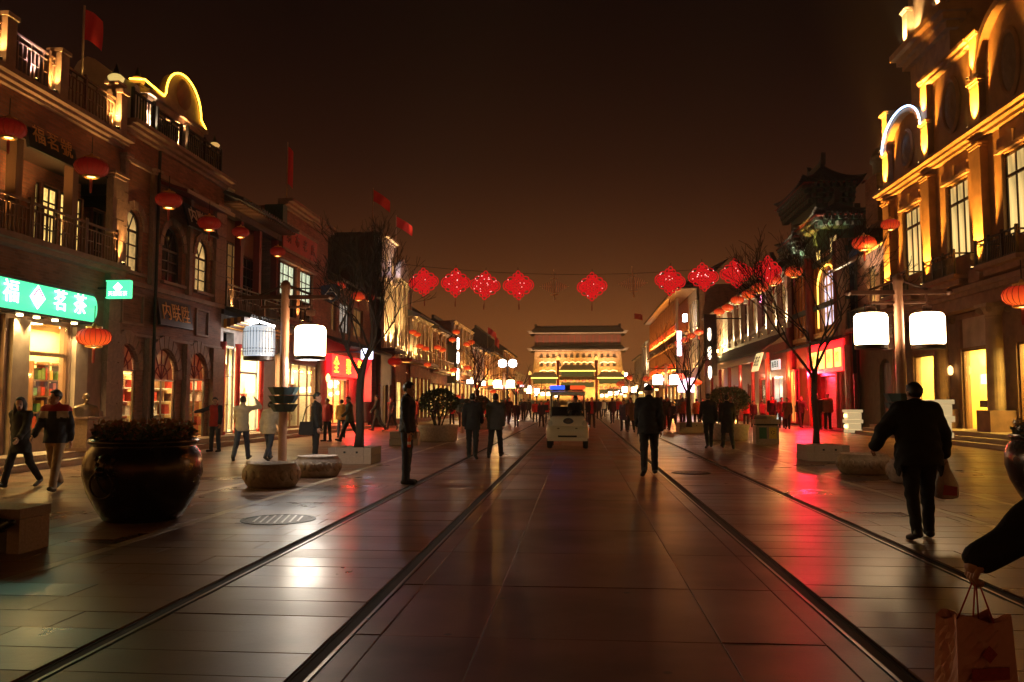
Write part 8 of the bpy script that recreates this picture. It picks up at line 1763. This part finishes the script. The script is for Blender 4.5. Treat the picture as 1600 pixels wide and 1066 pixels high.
Mi = (Matrix.Translation((bx, 2.62, bz - .18)) @ Matrix.Rotation(.25, 4, 'Z')).inverted()
for dx, dy in ((-.04, -.045), (.04, -.045), (-.03, .04), (.05, .04)): b.tube([Mi @ (hp + Vector((0, 0, -.02))), (dx, dy, .215)], .003, 4)
put('cord', b.mesh('cord', mat('red_cord', (.45, .03, .03), .6, bump=0)), t)
# someone seated on the bench beyond the left edge, one leg stretched into the picture
o, J, ow = person(-6.42, 8.0, Rd(-95), 1.72, dict(r=(80, 12, 3), l=(88, 80, 4), ra=(25, 8, 40), la=(25, 8, 40), lean=-4, drop=.94 * 1.0 - .56), 'person seated on the stone bench at the left edge, one shoe stretched into view', jacket=BK, trousers=BK, thick=.03, group=None)
# the driver of the cart
person(x0 + .26, y0 + 1.22, PI, 1.70, dict(r=(82, 75, 5), l=(82, 75, 5), ra=(45, 8, 40), la=(45, 8, 40), lean=0, drop=.94 - .93), 'driver in a dark uniform and peaked cap seated in the patrol cart', jacket=NV, trousers=NV, hair='cap', h=.02, detail=True, collar=True)
# bronze bust on its table
c = V3(0, 0, 0); Q = [(V3(0, 0, .04), V3(0, 0, .34), .20, .185, (1.25, .8, 1), .04), (V3(-.19, 0, .40), V3(.19, 0, .40), .085, .085, (1, 1, 1), .05), (V3(-.24, 0, .38), V3(-.25, .06, .1), .075, .08, (1, 1, 1), .04), (V3(.24, 0, .38), V3(.25, .06, .1), .075, .08, (1, 1, 1), .04), (V3(-.22, .1, .08), V3(.1, .2, .06), .07, .05, (1, 1, 1), .04), (V3(.22, .1, .08), V3(-.1, .22, .1), .07, .05, (1, 1, 1), .04), (V3(0, 0, .42), V3(0, .02, .55), .06, .055, (1, 1, 1), .03)] + head_prims(V3(0, .03, .66), 1.05, 0)
t = thing('bronze_bust', 'bronze bust of a bald robed man on the carved table by the tea shop', 'statue', (-12.25, 19.9, .93), -2.2); put('figure', to_mesh('figure', sdf_mesh(Q, .014, .004, lambda X, Y, Z: .002 - Z), mat('brown_bronze', (.13, .08, .045), .42, .75, scale=5, bump=.2)), t)
# ---------------------------------------------------------------- the crowd far down the street
CR = 'far crowd strolling down the street'; protos_p = []
for i, (jk, tr, ps, hr) in enumerate(((BK, BK, 'walk_a', 'short'), (NV, BK, 'walk_b', 'short'), (RD, BK, 'stand', 'short'), (GY_, BL, 'walk_a', 'long'), (BR, BK, 'walk_b', 'short'), (WH, BL, 'stand', 'short'))):
    MBK = person(0, 0, 0, 1.70, ps, 'x', jacket=jk, trousers=tr, hair=hr, h=.034, detail=False, thick=.03, group=CR); protos_p.append(MBK[0])
names_c = ['distant figure in black in the far crowd', 'distant figure in navy in the far crowd', 'distant figure in a red jacket in the far crowd', 'distant figure in grey with long hair in the far crowd', 'distant figure in a brown coat in the far crowd', 'distant figure in a white jacket in the far crowd']
rc = random.Random(11); spots = []
for px, fy in ((795, 664), (818, 658), (826, 655), (856, 662), (868, 650), (905, 656), (918, 662), (936, 655), (943, 651), (957, 662), (967, 655), (996, 660), (1003, 655), (1010, 662), (1030, 660), (1034, 668), (1060, 662), (1067, 668), (1072, 660), (1098, 664), (1120, 668), (1150, 664), (1166, 667), (1192, 664), (1212, 663),
               (720, 668), (752, 662), (762, 668), (789, 658), (798, 652), (814, 651), (845, 648), (890, 646), (947, 646), (1018, 652), (650, 668), (612, 672), (682, 664), (728, 660)):
    spots.append((*ground_at(px, fy), px))
used = set(); crowd = []
def PL(p):
    for lim, tx in ((700, 'by the far left house walls'), (760, 'behind the clipped bush on the left'), (800, 'beyond the pair on the left rails'), (830, 'left of the patrol cart'), (850, 'close to the left of the patrol cart'), (880, 'behind the patrol cart'), (925, 'just right of the patrol cart'), (950, 'right of the red scarfed person by the cart'), (985, 'left of the man with the flat cap'), (1040, 'beyond the man with the flat cap'), (1080, 'by the small red lit tree'), (1130, 'beyond the pair on the right pavement')):
        if p < lim: return tx
    return 'in front of the tiled awning'
for i, (x, y, px_) in enumerate(spots):
    k = (0, 1, 0, 2, 3, 4, 0, 1, 5, 0, 2, 4)[i % 12]; src = protos_p[k]
    if k not in used: q = src; used.add(k)
    else: q = copy_tree(src)
    q.location = (x, y, 0); q.rotation_euler = (0, 0, rc.choice((0, PI)) + rc.uniform(-.5, .5)); sc = rc.uniform(.94, 1.05); q.scale = (sc, sc, sc); q['label'] = names_c[k].replace('in the far crowd', PL(px_)); crowd.append(q)
same = {}
for q in crowd: same.setdefault(q['label'], []).append(q)
for lab, qs in same.items():
    if len(qs) > 1:
        for q, wd in zip(sorted(qs, key=lambda o: o.location.y), ('nearer', 'farther') if len(qs) == 2 else ('nearest', 'middle', 'farthest', 'remotest')): q['label'] = lab.replace('distant figure', wd + ' distant figure', 1)
# ================================================================== THE AIR
m = bpy.data.materials.new('haze'); m.use_nodes = True; t = m.node_tree; t.nodes.clear()
vo = t.nodes.new('ShaderNodeVolumePrincipled'); vo.inputs['Color'].default_value = (.9, .86, .8, 1); vo.inputs['Density'].default_value = .0007; vo.inputs['Anisotropy'].default_value = .2
t.links.new(vo.outputs[0], t.nodes.new('ShaderNodeOutputMaterial').inputs['Volume'])
b = MB(); b.box(-430, 430, -35, 910, -1.6, 44); tag(put('haze', b.mesh('haze', m)), kind='stuff')
